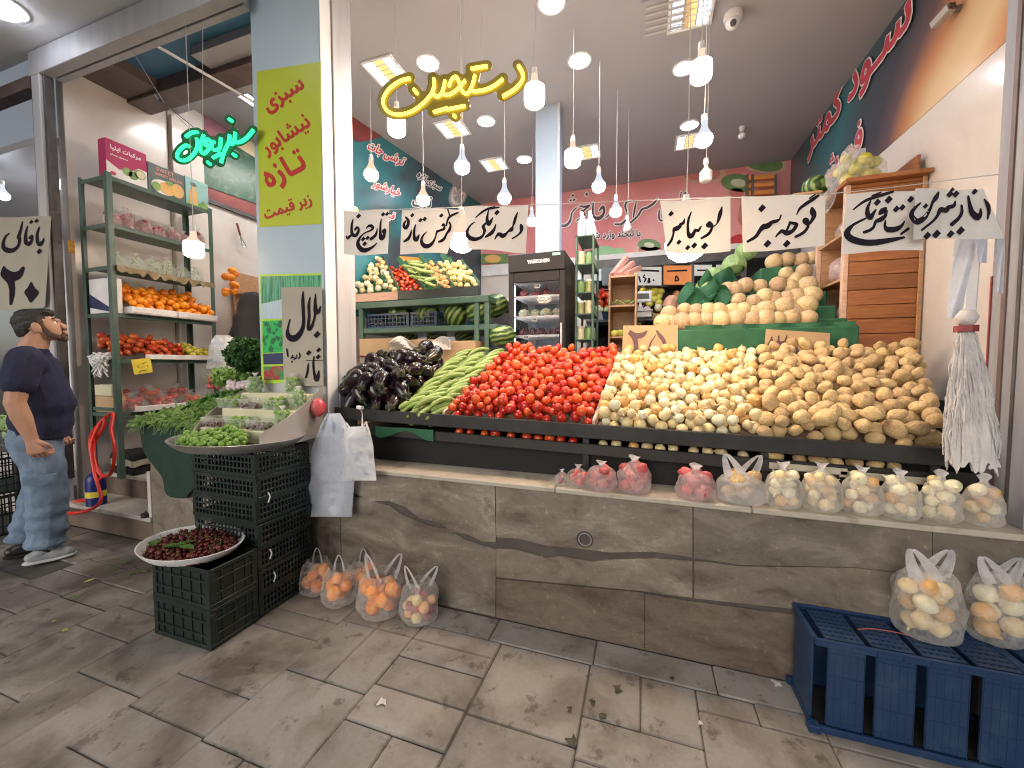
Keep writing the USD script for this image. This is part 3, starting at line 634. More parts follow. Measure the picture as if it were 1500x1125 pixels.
# fruit printed on the red back wall
for (cx, cy, rx, ry, m1, m2) in ((930, 253, 23, 10, 'peel_pale', 'slice_pink'), (1025, 252, 38, 16, 'peel_pale', 'slice_pink'), (838, 268, 16, 11, 'peel_pale', 'slice_pink'), (1082, 268, 26, 13, 'kiwi_green', 'kiwi_core'), (1079, 283, 14, 9, 'peel_pale', 'slice_pink'),
        (951, 359, 17, 9, 'kiwi_green', 'kiwi_core'), (958, 366, 0, 0, '', ''), (955, 368, 25, 9, 'peel_pale', 'slice_pink'), (715, 268, 16, 12, 'peel_pale', 'slice_red'), (757, 270, 20, 11, 'peel_pale', 'slice_pink'), (1120, 240, 34, 14, 'peel_pale', 'kiwi_green')):
    if rx == 0: continue
    f1, f2 = (fb2, fb3) if m1 == 'kiwi_green' else (fb, fb2)
    decal(bw, ell(cx, cy, rx, ry, .1), f1, m1); k = .45 if m2 == 'kiwi_core' else .8
    decal(bw, ell(cx, cy, rx * k, ry * k, .1), f2 if m1 != 'kiwi_green' else (lambda x, y: atY(x, y, YB - .017)), m2)
decal(bw, [(868, 374), (874, 363), (890, 360), (900, 364), (912, 363), (917, 374), (900, 376)], fb, 'apple_print'); decal(bw, ell(885, 244, 13, 9), fb, 'mural_dark_green'); decal(bw, ell(903, 254, 9, 7), fb2, 'kiwi_green')
decal(bw, [(1085, 290), (1135, 280), (1150, 300), (1150, 330), (1085, 330)], fb, 'slice_pink'); decal(bw, [(1062, 352), (1085, 343), (1092, 360), (1075, 366)], fb, 'slice_red'); decal(bw, ell(745, 330, 20, 16), fb, 'mural_orange')
solo('ceiling', None, None, plainbox(-3.6, XR + .12, 2.36, YB + .12, CEIL, CEIL + .1), L('ceiling_paint'), kind='structure')
solo('ceiling_over_entrance', None, None, cat_([plainbox(XL - .1, -3.6, 2.95, YB + .12, 4.2, 4.3), plainbox(-3.6, -2.0, 2.95, 2.97, CEIL + .1, 4.3), plainbox(-3.6, -3.58, 2.36, YB, CEIL + .1, 4.3)]), L('ceiling_paint'), kind='structure')
solo('soffit', None, None, cat_([plainbox(-12, 5, -1.6, W + .02, 3.97, 4.07), plainbox(-3.0, 5, W + .02, 2.36, 4.15, 4.25), plainbox(-3.0, 5, W + .02, W + .04, 4.07, 4.15)]), L('soffit_paint'), kind='structure')

# ------------------------------------------------------------------ frames of the shop front
PXL, PXR, PY = atY(376, 300, 2.07)[0], -1.975, 2.07
pr = thing('banner_pillar', 'square pillar wrapped in a pale blue and yellow vegetable banner', 'pillar')
part(pr, 'pillar_core', plainbox(PXL, PXR - .004, PY, 2.33, .757, 4.2), L('frame_metal'))
part(pr, 'side_face', bx(PXR - .003, PXR + .001, PY - .002, 2.16, .77, 4.2, .001), L('soffit_paint')); part(pr, 'metal_edge', bx(PXR - .003, PXR + .012, 2.165, 2.335, .77, 4.2, .002), L('frame_metal'))
fp = lambda o: (lambda x, y: atY(x, y, PY - o))
zt = lambda y: atY(423, y, PY)[2]
part(pr, 'banner_cloth', bx(PXL, PXR - .006, PY - .004, PY - .001, zt(552), 4.2, .0005), L('banner_blue'))
ylw = [(376, 105), (470, 90), (471, 328), (380, 333)]
yp_ = part(pr, 'yellow_panel', on_plane(Polygon(ylw), fp(.0045), .001), L('banner_yellow'))
def printed(parent, text, quad, fn, mat, depth=.001, bold='Bold', latin=False, outline=None, nm='lettering', grow=0.0, out_grow=2.0):
    """print set between the ends of its base line (x0,y0)-(x1,y1), h = height factor; picture units"""
    x0, y0, x1, y1, hf = quad; sh = script_text(text, bold, latin)
    w = math.hypot(x1 - x0, y1 - y0); a = math.atan2(y1 - y0, x1 - x0)
    sh = affinity.affine_transform(sh, [w, 0, 0, -w * hf, 0, 0]); sh = affinity.rotate(sh, a, origin=(0, 0), use_radians=True); sh = affinity.translate(sh, x0, y0)
    if grow: sh = sh.buffer(grow)
    f, fo = fn if isinstance(fn, tuple) else (fn, fn)
    if outline: part(parent, nm + '_outline', on_plane(sh.buffer(out_grow).simplify(.2), f, depth), L(outline)); part(parent, nm, on_plane(sh.simplify(.1), fo, depth), L(mat))
    else: part(parent, nm, on_plane(sh.simplify(.1), f, depth), L(mat))
for t, q in (('سبزی', (392, 165, 449, 127, 1.15)), ('نیشابور', (390, 228, 458, 183, 1.25)), ('تـازه', (393, 277, 453, 245, 1.3)), ('زیر قیمت', (388, 322, 459, 298, 1.25))):
    printed(yp_, t, q, fp(.006), 'banner_red', .001, 'Black')
rect = lambda a, b, c, d: [(a, b), (c, b), (c, d), (a, d)]
pf_ = part(pr, 'picture_frame', on_plane(Polygon([(381, 402), (471, 400), (473, 560), (384, 562)]), fp(.0045), .001), L('lime_frame'))
for pts, m in (([(383, 405), (470, 403), (470, 425), (383, 445)], 'print_leek'), ([(383, 445.5), (470, 425.5), (471, 466), (384, 467)], 'print_leek_white'), ([(384.5, 470), (415, 469), (415, 516), (385, 517)], 'print_green'), ([(385.5, 518), (415, 517), (415, 533), (386, 534)], 'print_navy'), ([(386, 537), (415, 536), (416, 556), (387, 557)], 'print_radish')):
    part(pf_, 'vegetable_print', on_plane(Polygon(pts), fp(.0058), .001), L(m))

fr = thing('entrance_portal', 'grey metal door frame around the left entrance', 'door frame')
hb, ht = atY(80, 100, W)[2], 3.97
part(fr, 'header', bx(XL - .12, PXL + .05, W - .03, W + .05, hb - .02, ht - .004, .004), L('frame_metal'))
part(fr, 'post', bx(XL - .09, XL + .02, W - .03, W + .05, 0, hb - .02, .004), L('frame_metal'))
part(fr, 'dark_seal', bx(XL + .021, XL + .045, W - .01, W + .05, 0.4, hb - .022, .002), L('dark_metal'))
part(fr, 'inner_rail', bx(XL + .05, PXL, W + .06, W + .11, hb - .02, hb + .05, .003), L('frame_metal'))
# overhead hatch of the entrance
hq = thing('ceiling_hatch', 'blue panel between dark beams over the left entrance', 'ceiling panel')
part(hq, 'blue_panel', plainbox(-4.3, -2.55, 2.02, 2.52, 4.02, 4.05), L('blue_panel'))
part(hq, 'beam', bx(-4.75, -2.4, 2.52, 2.72, 3.9, 4.05, .005), L('brown_metal')); part(hq, 'beam', bx(-4.75, -4.3, 2.0, 2.519, 3.93, 4.05, .005), L('brown_metal')); part(hq, 'beam', bx(-2.6, -2.4, 2.0, 2.519, 3.92, 4.05, .005), L('brown_metal'))
part(hq, 'panel_above', plainbox(-4.75, -2.4, 2.72, 2.96, 4.05, 4.1), L('ceiling_paint'))
a, b = atZ(190, 44, 3.88), atZ(376, 152, 3.88)
solo('white_conduit', 'thin white conduit running under the blue ceiling panel', 'pipe', tube([a, b], .012, 8), L('white_plastic'), 30)
rp = thing('cladded_post', 'grey clad metal post at the right edge of the shop front', 'post')
x0 = atY(1453, 400, 2.2)[0]
part(rp, 'cladding_panel', bx(x0, x0 + .17, 1.99, 2.2, .757, 4.14, .004), L('grey_cladding')); part(rp, 'cladding_panel', bx(x0 + .175, x0 + .5, 1.985, 2.2, .757, 4.14, .004), L('grey_cladding'))
part(rp, 'shutter_guide', bx(x0 + .045, x0 + .068, 1.962, 1.988, .76, 3.9, .003), L('brown_metal')); part(rp, 'shutter_guide', bx(x0 + .2, x0 + .225, 1.955, 1.983, .76, 4.1, .003), L('dark_metal'))
part(rp, 'side_groove', bx(x0 - .004, x0 - .001, 2.06, 2.075, .8, 3.9, .0005), L('dark_metal')); part(rp, 'side_groove', bx(x0 - .006, x0 - .001, 2.12, 2.14, .8, 2.9, .0005), L('brown_metal')); part(rp, 'red_strip', bx(x0 - .005, x0 - .001, 2.192, 2.199, .9, 1.75, .0005), L('rubber_red'))
for z in (1.52, 2.05): part(rp, 'joint_line', bx(x0 - .001, x0 + .172, 1.987, 1.991, z, z + .006, .001), L('dark_metal'))
# neighbour shop at the far left
nb = thing('neighbour_shop', 'pale neighbouring shop front at the left edge behind the man', 'shop front')
part(nb, 'back_panel', plainbox(-9, XL - .25, 3.6, 3.7, 0, 4), L('soffit_paint')); part(nb, 'floor_slab', plainbox(-9, XL - .1, W, 3.6, 0, .3), L('step_stone'))
a, b = atY(0, 142, W), atY(70, 84, W)
part(nb, 'dark_header', bar((XL - .1, W, 3.72), (-9, W, 3.72), .09, .1), L('brown_metal')); part(nb, 'post', bx(XL - .22, XL - .17, W + .02, W + .08, 0, 3.68), L('brown_metal')); part(nb, 'post', bx(XL - .155, XL - .12, W + .02, W + .08, 0, 3.68), L('dark_metal'))
part(nb, 'ceiling_panel', plainbox(-9, XL - .12, W + .05, 3.7, 3.3, 3.36), L('ceiling_paint'))
# mural over the entrance aisle, printed on the marble wall
fx = lambda o: (lambda x, y: atX(x, y, XL + o))
for pts, m, o in (([(299, 100), (380, 66), (380, 322), (299, 291)], 'mural_plum', .003), ([(299, 113), (380, 70), (380, 190), (345, 175), (299, 155)], 'mural_gold', .006), ([(330, 172), (380, 178), (380, 262), (352, 250), (336, 215)], 'mural_cream', .008),
        ([(299, 157), (330, 170), (345, 196), (299, 200)], 'mural_mauve', .010), ([(299, 202), (340, 210), (380, 235), (380, 300), (299, 272)], 'mural_dark_green', .012)):
    part(lw, 'mural_print', on_plane(Polygon(pts), fx(o), .002), L(m))
part(lw, 'mural_edge', bx(XL + .001, XL + .03, 3.19, 4.2, 3.235, 3.285, .003), L('dark_metal'))
# slogans
Z = lambda ox, oy, k: dict(org=(ox, oy), k=k)
slogan = pen(['90,480,30 150,475,30 200,420,25 215,340,15 240,300,15 275,270,12', '.230,130,30 205,185,30 245,180,30', '310,250,15 370,260,25 420,240,15', '420,250,20 360,300,20 340,320,40 365,360,25 280,420,20', '.390,115,34',
    '465,215,15 460,330,25 480,385,35 540,390,40 590,330,25 580,260,30 540,300,20', '610,390,12 660,340,15', '910,195,12 850,210,20 835,260,20 860,330,20 850,400,25 790,460,25 720,460,20', '965,195,12 945,290,22 930,380,15',
    '1210,170,15 1160,225,25 1090,270,25 1030,290,22 980,370,20 900,440,20', '1230,300,15 1225,380,22 1250,420,20 1330,400,20 1350,330,15', '1485,90,15 1470,150,15', '.1530,100,30', '1600,200,15 1590,300,22 1640,360,22 1700,300,15'], wk=1.1, **Z(810, 270, 7.895))
part(bw, 'slogan_outline', on_plane(slogan.buffer(1.3), lambda x, y: atY(x, y, YB - .02), .002), L('letter_white')); part(bw, 'slogan', on_plane(slogan.buffer(-.12), lambda x, y: atY(x, y, YB - .023), .002), L('letter_dark'))
printed(bw, 'با لبخند وارد شوید', (853, 350, 939, 346, 1.15), ((lambda x, y: atY(x, y, YB - .02)), (lambda x, y: atY(x, y, YB - .023))), 'letter_dark', .002, outline='letter_white', out_grow=.9, nm='small_slogan', grow=.15)
sa = pen(['1790,200,20 1810,240,30'], **Z(480, 280, 3.75))
for t, q, c in (('ترشی جات', (537, 217, 590, 243, 1.35), 'letter_white'), ('خیارشور', (545, 272, 585, 288, 1.3), 'letter_white'), ('سبزی تازه', (610, 258, 645, 280, 1.25), 'letter_white'), ('ترک', (603, 302, 632, 304, 1.3), 'letter_white'), ('قیسی', (552, 314, 577, 322, 1.3), 'letter_white')):
    printed(mw, t, q, ((lambda x, y: hitA(x, y, .010)), (lambda x, y: hitA(x, y, .013))), 'letter_red' if q[0] < 600 else 'mural_teal', .002, outline=c, out_grow=1.3)
part(mw, 'round_sticker', on_plane(Polygon(ell(519, 309, 6, 7)), lambda x, y: hitA(x, y, .010), .002), L('mural_cream'))
# right mural slogan runs along the wall, reading from the front towards the back
def along_right(text, s0, s1, z, hf, grow=.012):
    sh = script_text(text, 'Bold'); w = s1 - s0
    sh = affinity.affine_transform(sh, [w, 0, 0, w * hf, 0, 0])
    for g, dx, m, nm in ((.013, .0185, 'letter_white', 'slogan_outline'), (.0, .0215, 'letter_red', 'slogan')):
        me = extrude(sh.buffer(g).simplify(.003), .002); v = np.array(me.vertices)
        me.vertices = np.stack([XR - dx - v[:, 2], s1 - v[:, 0], z + v[:, 1]], 1); me.fix_normals(); part(rw, nm, me, L(m))
along_right('سـود کمتر', 3.5, 5.3, 3.72, 1.0); along_right('فروش بیشتر', 4.1, 5.8, 3.2, 1.0)

# ------------------------------------------------------------------ hand-lettered paper signs on a wire across the front
SIGNS = [
    ('white paper sign for mushrooms, leftmost of the row beside the pillar', [(504, 309), (570, 308), (568, 373), (504, 372)], 500, 300, 14.06, 2.045,
     ['825,290,20 805,400,38 800,500,45 805,620,65 825,690,95 870,650,75 900,560,45 900,500,35', '890,500,35 855,550,45 880,590,35', '.860,195,80 945,185,75', '740,480,18 730,560,38 690,640,60 610,705,62', '515,480,25 560,435,45 620,435,70 650,480,55 600,530,38 500,570,28 410,640,34 350,740,62 345,830,85 400,910,105 480,940,95 580,905,65 670,850,40 730,785,18', '.450,705,85 540,680,80 480,800,85',
      '240,295,22 215,400,44 210,500,54 215,580,65 250,630,75 310,620,65 350,550,50 355,490,45 320,460,42 285,510,50', '215,620,45 170,650,52 130,690,52 105,650,35', '.355,230,88']),
    ('white paper sign for celery, lit orange by the bulb at its lower corner', [(589, 307), (676, 306), (655, 372), (586, 371)], 580, 295, 14.06, 2.05,
     ['205,330,44 255,390,55 250,480,64 200,545,74 160,510,54 175,440,48 205,400,34', '.335,285,78', '320,580,18 300,680,48 250,770,64 170,825,44', '405,480,25 380,560,44 370,670,54 385,770,74 420,790,84 455,740,54 480,680,18', '.505,385,78 590,360,78',
      '630,630,20 560,700,38 525,790,54 540,870,78 600,920,95 690,910,80 770,830,50 820,720,34 845,620,44 880,610,48 930,590,48 985,570,54 1000,510,38 980,470,48 955,500,42', '.935,290,78', '1280,230,34 1200,265,48 1120,305,54 1070,370,42 1035,500,32', '1070,170,34 1105,290,28', '1100,430,38 1125,500,44 1100,590,62 1040,670,44 1000,760,54 940,810,62 880,835,38']),
    ('white paper sign for sweet peppers, third from the left above the small stall', [(680, 303), (774, 301), (770, 370), (686, 366)], 675, 295, 14.06, 2.055,
     ['1240,480,45 1250,540,85 1240,620,55 1180,690,38 1060,765,32', '1170,225,22 1130,330,58 1100,430,58 1070,520,34 1040,580,85 980,610,44 930,670,54 860,710,95 790,670,74 740,710,44 700,775,28', '720,470,18 690,570,54 620,660,78 510,730,44', '.745,230,98', '570,185,24 545,300,48 545,400,74 575,460,94 620,410,58 660,335,24', '790,120,28 650,140,44 530,165,44 420,230,44 305,330,24', '700,105,22 560,140,30',
      '520,440,34 460,520,64 490,590,64 470,680,48 400,750,64 280,780,84 170,740,94 125,660,74 150,570,44 210,480,34 285,425,22']),
    ('paper sign for green beans, glowing above the brightest bulb', [(967, 295), (1070, 289), (1070, 368), (977, 372)], 965, 285, 12.5, 2.03,
     ['1160,220,18 1130,330,74 1100,440,64 1060,540,24 990,590,28', '930,520,70 900,560,80 930,570,80', '930,500,34 975,560,54 960,650,50 900,730,54 780,800,38', '595,320,24 550,430,44 530,550,44 535,680,54 570,760,94 620,740,74 670,650,54 720,660,54 780,580,24', '475,445,24 450,520,54 400,540,54 390,580,64 330,620,94 280,640,64 265,730,34 230,840,48 165,930,42', '.225,350,88 370,870,84 530,970,84 650,930,98 840,940,112']),
    ('white paper sign for green plums, above the heap of melons', [(1086, 287), (1209, 286), (1208, 362), (1089, 368)], 1085, 280, 11.84, 2.04,
     ['1350,75,44 1240,150,64 1100,240,58 1020,310,44 970,410,18', '1290,60,28 1190,125,24', '1240,300,54 1255,370,114 1270,440,74 1200,560,44', '1130,520,124 1170,600,54 1120,690,54 1040,750,54 950,790,44', '850,545,44 960,570,64 960,610,64 900,690,64 800,730,84 720,690,64 650,740,38 610,790,28', '860,540,44 800,680,44', '700,415,28 670,490,34 610,520,64 540,540,64 470,600,94 390,620,94 330,690,64 260,790,58 120,875,44', '.370,295,114 465,910,114 800,910,114']),
    ('white paper sign for sweetcorn, on the front of the wooden shelf tower', [(1239, 284), (1352, 278), (1352, 366), (1232, 372)], 1230, 265, 10.23, 2.05,
     ['800,160,34 680,195,48 520,245,48 400,290,44 300,350,34 205,430,24', '620,170,24 490,225,34', '465,300,24 420,400,54 420,500,78 460,545,84 510,480,48 545,430,24', '390,560,28 310,600,38 200,660,44 120,750,84 120,820,104 200,880,104 350,920,98 500,925,94 650,905,84 800,880,64 965,845,34', '690,410,44 640,450,84 600,490,44', '700,450,48 680,530,54 610,580,74 540,610,48 510,690,44 450,740,48 365,770,44', '685,600,28 680,680,48 730,730,84 850,720,78 930,670,48 970,605,24', '1030,715,44 920,795,34', '.565,320,92 735,280,104 850,420,88 940,395,84 1065,275,88']),
    ('crumpled white paper sign for sweet pomegranate, rightmost by the clad post', [(1341, 277), (1440, 277), (1471, 348), (1338, 352)], 1330, 265, 10.23, 2.0,
     ['1145,275,24 1200,360,64 1215,450,54 1195,570,24', '905,230,34 925,350,58 960,470,84 1040,540,104 1090,490,54 1090,425,34', '805,370,38 810,470,48 760,560,54 660,650,64', '710,305,24 690,370,54 610,395,64 570,440,78 490,430,74 450,510,48 380,600,38 210,735,34', '460,170,28 420,250,74 370,320,44 330,430,44 250,550,74 140,610,94 60,540,84 60,470,64 110,400,48 190,330,24', '.665,130,60 630,195,90 720,195,90 1000,160,80 265,375,70 290,820,100 430,795,110 640,795,100 790,745,110']),
    ('grey card sign for broad beans with a large twenty, above the man', [(-22, 317), (75, 318), (66, 450), (-24, 455)], 0, 310, 7.5, 1.90,
     ['430,165,12 405,250,27 410,330,37 435,360,42 465,330,27 480,295,12', '.430,435,52', '300,160,12 280,240,27 280,330,42 310,355,42 345,320,27 350,265,24 325,290,28', '.342,112,38 400,100,40', '245,110,12 225,200,27 200,280,37 215,300,32 200,370,27 150,420,42 80,425,58 35,390,44 35,330,27 60,270,20 95,240,14',
      '*40,590,0 75,630,0 140,660,0 200,650,0 235,610,0 265,605,0 262,650,0 235,715,0 195,750,0 158,765,0 162,840,0 158,910,0 145,960,0 130,1015,0 105,1020,0 100,950,0 100,860,0 80,790,0 40,745,0 5,695,0 15,640,0', '*340,765,0 380,840,0 425,885,0 380,950,0 335,1000,0 300,945,0 265,885,0 305,830,0']),
]
def sheet(label, quad, Y, strokes, ox, oy, k, mat='white_paper', ink='ink', name='paper_sign', amp=.012, seed=0, cat='sign', wk=1.0, tilt=0.0):
    q = np.array(quad, float)
    ph = seed * 1.7
    def wob(x, y): 
        return amp * (math.sin(x * .055 + ph) * .6 + math.sin(y * .09 + x * .03 + ph * 2) * .4) + tilt * (y - q[0, 1])
    def fn(x, y, off=0.0): return atY(x, y, Y - wob(x, y) - off)
    rg = np.random.default_rng(seed + 50)
    e = rg.normal(0, .5, (4, 9))
    def surf(u, v):
        p = (q[0] * (1 - u) + q[1] * u) * (1 - v) + (q[3] * (1 - u) + q[2] * u) * v
        sag = 1.2 * math.sin(u * math.pi * 2 + ph) * (1 - v) + 1.6 * math.sin(u * math.pi * 1.4 + ph) * v
        return fn(p[0], p[1] + sag * (1 if amp > 0 else 0))
    t = thing(name, label, cat)
    sp_ = part(t, 'sheet', grid(surf, 22, 12, .0015), L(mat), 40)
    if strokes:
        sh = pen(strokes, (ox, oy), k, wk)
        m = extrude(sh, 1.0)
        v = np.array(m.vertices); v2 = np.array([fn(a, b, .0035 + .001 * c) for a, b, c in v]); m = trimesh.Trimesh(v2, m.faces, process=False); m.fix_normals()
        part(sp_, 'lettering', m, L(ink))
    return t
for i, (lab, quad, ox, oy, k, Y, st_) in enumerate(SIGNS):
    sheet(lab, quad, Y, st_, ox, oy, k, 'grey_card' if i == 7 else 'white_paper', seed=i, amp=.002 if i == 7 else .007 if i != 6 else .02)
wire = spline([atY(500, 309, 2.06), atY(760, 301, 2.065), atY(1000, 291, 2.06), atY(1210, 284, 2.05), atY(1465, 255, 1.98)], 10)
solo('sign_wire', 'thin wire strung across the shop front carrying the paper signs', 'wire', tube(wire, .0018, 5), L('cord_white'))
sheet('grey cardboard sign for corn cobs leaning on the banner pillar', [(412, 421), (471, 420), (474, 565), (416, 566)], 2.03, ['330,130,14 325,220,34 330,350,34 335,450,34 320,540,42 270,620,62 210,645,74 165,610,54 160,530,22 185,435,14', '405,190,12 390,280,30 395,400,30 385,500,32 390,545,32 420,520,32 450,430,22 465,340,34', '465,160,14 460,260,32 470,350,52 505,340,32 518,290,14', '.482,600,66 500,770,46 495,845,46 390,800,50 205,898,20',
    '150,760,16 162,840,16', '285,800,10 295,840,14 275,865,10', '260,820,8 250,860,14 225,875,10', '215,830,10 205,855,20 230,850,14 190,860,10', '450,840,12 440,920,22 450,1020,27 475,1095,48 495,1050,32 500,1000,14', '385,920,14 380,1000,24 360,1070,22', '360,887,8 550,887,8'], 400, 410, 7.5, 'grey_card', amp=.0, seed=21)

# ------------------------------------------------------------------ neon words on cut-out backing plates
def neon(label, strokes, ox, oy, k, Y, glowm, backm, rad, back, name='neon_sign', cords=()):
    t = thing(name, label, 'neon sign')
    lines = [spline(np.array(nums(s))[:, :2] / k + [ox, oy], 8) for s in strokes]
    plate = union_all([LineString(l).buffer(back) for l in lines]).buffer(back * .5).buffer(-back * .5)
    bp_ = part(t, 'backing_plate', on_plane(plate.simplify(.2), lambda x, y: atY(x, y, Y), .006), L(backm))
    for l in lines:
        P = np.array([atY(x, y, Y - .016) for x, y in l]); part(bp_, 'neon_tube', tube(P, rad, 8), L(glowm), 40)
    for a, b in cords: part(t, 'hanging_wire', tube([atY(*a, Y), atY(*b, Y)], .0018, 5), L('cord_white'))
    return t
neon('yellow neon word glowing on an olive plate above the window opening', ['330,225 230,255 130,330 75,420 85,500 150,560 250,570 350,540 450,470 530,380 560,300 555,225', '545,330 562,388 600,398 640,350 665,245', '630,375 690,385 760,350 820,290 860,245', '700,305 728,240 770,213 802,270 830,350 880,370 925,290 950,195', '905,345 960,350 1050,335 1130,300 1220,232', '1365,105 1405,180 1400,250 1330,330 1215,400', '365,330 400,372', '915,135 1065,110', '555,550 690,510', '680,525 855,490', '745,575 765,595'],
     550, 80, 6.522, 2.12, 'neon_yellow', 'sign_yellow_back', .0095, 8.0, cords=[((706, 100), (706, -30)), ((678, 110), (678, -30))])
neon('green neon word glowing in the entrance beside the banner pillar', ['320,630 260,610 180,660 120,740 110,810 170,860 260,860 360,790 430,690 455,580 440,490', '255,465 350,400 455,385', '565,430 530,510 500,610 510,710 560,750 630,690 680,590 740,545', '585,630 600,540 640,510 680,560 700,660 760,690 830,650 850,480', '715,820 850,745', '1000,430 980,560 900,730 850,910', '990,560 1040,590 1080,510 1090,390', '1090,560 1180,550 1290,480 1400,350', '990,170 1035,200', '1055,760 1100,790', '625,895 670,930'],
     250, 160, 11.54, 2.02, 'neon_green', 'sign_green_back', .0115, 6.2, name='green_neon_sign', cords=[((297, 190), (297, -20)), ((285, 196), (240, 150)), ((240, 150), (190, 68))])
pw = thing('neon_power_adapter', 'small dark in-line switch on the cord above the green neon word', 'switch')
part(pw, 'switch_body', bar(atY(228, 139, 2.02), atY(235, 147, 2.02), .022, .016), L('wire_dark')); part(pw, 'cord', tube([atY(234, 146, 2.015), atY(283, 186, 2.015)], .0025, 5), L('wire_dark'))

# ------------------------------------------------------------------ lamps
def bulb_mesh(kind, r):
    if kind == 'cyl':
        cap = [(0, .0), (.3, 0.0), (.34, -.5), (.42, -.7), (.75, -1.05), (.95, -1.25)]; gl = [(.96, -1.25), (1, -1.4), (1, -2.4), (.93, -2.75), (.7, -2.95), (0, -3.02)]
    else:
        cap = [(0, 0), (.3, 0), (.33, -.55), (.5, -.95), (.78, -1.45), (.9, -1.75)]; gl = [(.92, -1.75), (1, -2.0), (.98, -2.3), (.82, -2.65), (.5, -2.88), (0, -2.95)]
    return lathe(np.array(cap) * r, 20), lathe(np.array(gl) * r, 20)
def pendant(label, px, py, wpx, Y, kind='cyl', glowm='bulb_warm', top=CEIL, group=None):
    c = atY(px, py, Y); r = size_at(c, wpx) / 2
    hz = 2.1 * r if kind == 'cyl' else 2.3 * r
    t = thing('pendant_lamp', label, 'hanging lamp', c + [0, 0, hz], group=group)
    cp, gl = bulb_mesh(kind, r)
    lb_ = part(t, 'lamp_body', cp, L({'bulb_warm': 'bulb_neck_warm', 'bulb_white': 'bulb_neck_white'}.get(glowm, 'bulb_body')), 40); part(lb_, 'globe', gl, L(glowm), 40)
    part(t, 'cord', tube([[0, 0, 0], [0.004, 0, .3], [0, 0, top - c[2] - hz]], .0026, 5), L('cord_white'))
    part(t, 'socket', lathe(np.array([(0, .045), (.016, .04), (.02, 0), (0, 0)]) * 1.0, 12), L('bulb_body'), 40)
for a in [('warm cylinder bulb hanging just below the left end of the yellow neon word', 581, 186, 27, 2.5, 'cyl', 'bulb_warm'), ('warm cylinder bulb hanging at the right end of the yellow neon word', 783, 142, 30, 2.5, 'cyl', 'bulb_warm'),
          ('largest warm cylinder bulb, high in front of the ceiling at right', 1027, 106, 33, 2.4, 'cyl', 'bulb_warm'), ('warm cylinder bulb hanging right of the pale blue column', 839, 233, 24, 3.1, 'cyl', 'bulb_warm'),
          ('cool round bulb hanging right below the middle of the yellow neon word', 677, 247, 23, 2.9, 'a', 'bulb_white'), ('warm round bulb by the teal wall lettering, leftmost of the interior', 544, 258, 22, 3.1, 'a', 'bulb_warm'), ('warm round bulb over the celery sign', 620, 295, 20, 3.3, 'a', 'bulb_warm'),
          ('cool round bulb over the sweet pepper sign', 739, 292, 20, 3.4, 'a', 'bulb_white'), ('cool round bulb over the start of the large slogan', 877, 275, 20, 3.5, 'a', 'bulb_white'), ('cool round bulb in front of the middle of the slogan', 902, 312, 18, 3.9, 'a', 'bulb_white'),
          ('unlit white bulb hanging in front of the small slogan', 919, 336, 13, 4.2, 'a', 'bulb_body'), ('cool round bulb above the green bean sign', 1031, 207, 27, 2.7, 'a', 'bulb_white'), ('unlit white cylinder bulb just above the green bean sign', 1034, 259, 19, 3.2, 'cyl', 'bulb_body'),
          ('small cool bulb left of the pale blue column', 779, 326, 15, 4.3, 'a', 'bulb_white'), ('very bright warm bulb between the celery and sweet pepper signs', 676, 357, 38, 2.3, 'a', 'bulb_warm'),
          ('very bright warm bulb hanging under the green bean sign', 1004, 364, 62, 2.26, 'a', 'bulb_warm'), ('warm cylinder bulb hanging in the left entrance before the green rack', 284, 366, 32, 2.0, 'cyl', 'bulb_warm'), ('cool bulb of the neighbouring shop at the left edge', 4, 288, 24, 2.15, 'a', 'bulb_white')]:
    pendant(a[0], *a[1:], top=CEIL if a[1] > 300 else (3.9 if a[1] > 100 else 3.3))
def downlight(label, px, py, r=.085):
    c = atZ(px, py, CEIL); t = thing('downlight', label, 'ceiling light', c)
    part(t, 'trim_ring', lathe([(r, -.001), (r * 1.18, -.001), (r * 1.18, -.008), (r, -.010), (r, -.001)], 28), L('white_plastic'), 30); part(t, 'diffuser', lathe([(0, -.007), (r * .99, -.007), (r * .99, -.002), (0, -.002)], 28), L('downlight_white'))
for a in [('round ceiling light left, behind the top of the yellow neon', 627, 92), ('round ceiling light behind the lower edge of the yellow neon', 712, 177), ('round ceiling light just left of the pale blue column', 768, 233), ('round ceiling light in the upper middle of the ceiling', 849, 88),
          ('round ceiling light beside the largest warm bulb', 1003, 99), ('round ceiling light above the cool bulb at right', 1010, 183), ('round ceiling light at the top edge of the picture', 808, 3)]: downlight(*a)
def louvre(label, px, py, s=.27):
    c = atZ(px, py, CEIL); t = thing('louvre_light', label, 'ceiling light', c)
    fr_ = cat_([bx(-s / 2 - .02, s / 2 + .02, y0, y0 + .02, -.02, -.001) for y0 in (-s / 2 - .02, s / 2)] + [bx(x0, x0 + .02, -s / 2, s / 2, -.02, -.001) for x0 in (-s / 2 - .02, s / 2)])
    lf_ = part(t, 'light_frame', fr_, L('white_plastic'))
    for k, m in enumerate(('panel_white', 'panel_amber', 'panel_white')): part(lf_, 'tube_panel', plainbox(-s / 2 + k * s / 3 + .006, -s / 2 + (k + 1) * s / 3 - .006, -s / 2 + .004, s / 2 - .004, -.012, -.006), L(m))
    for k in range(1, 5): part(lf_, 'louvre_blade', plainbox(-s / 2, s / 2, -s / 2 + k * s / 5 - .002, -s / 2 + k * s / 5 + .002, -.019, -.0125), L('bulb_body'))
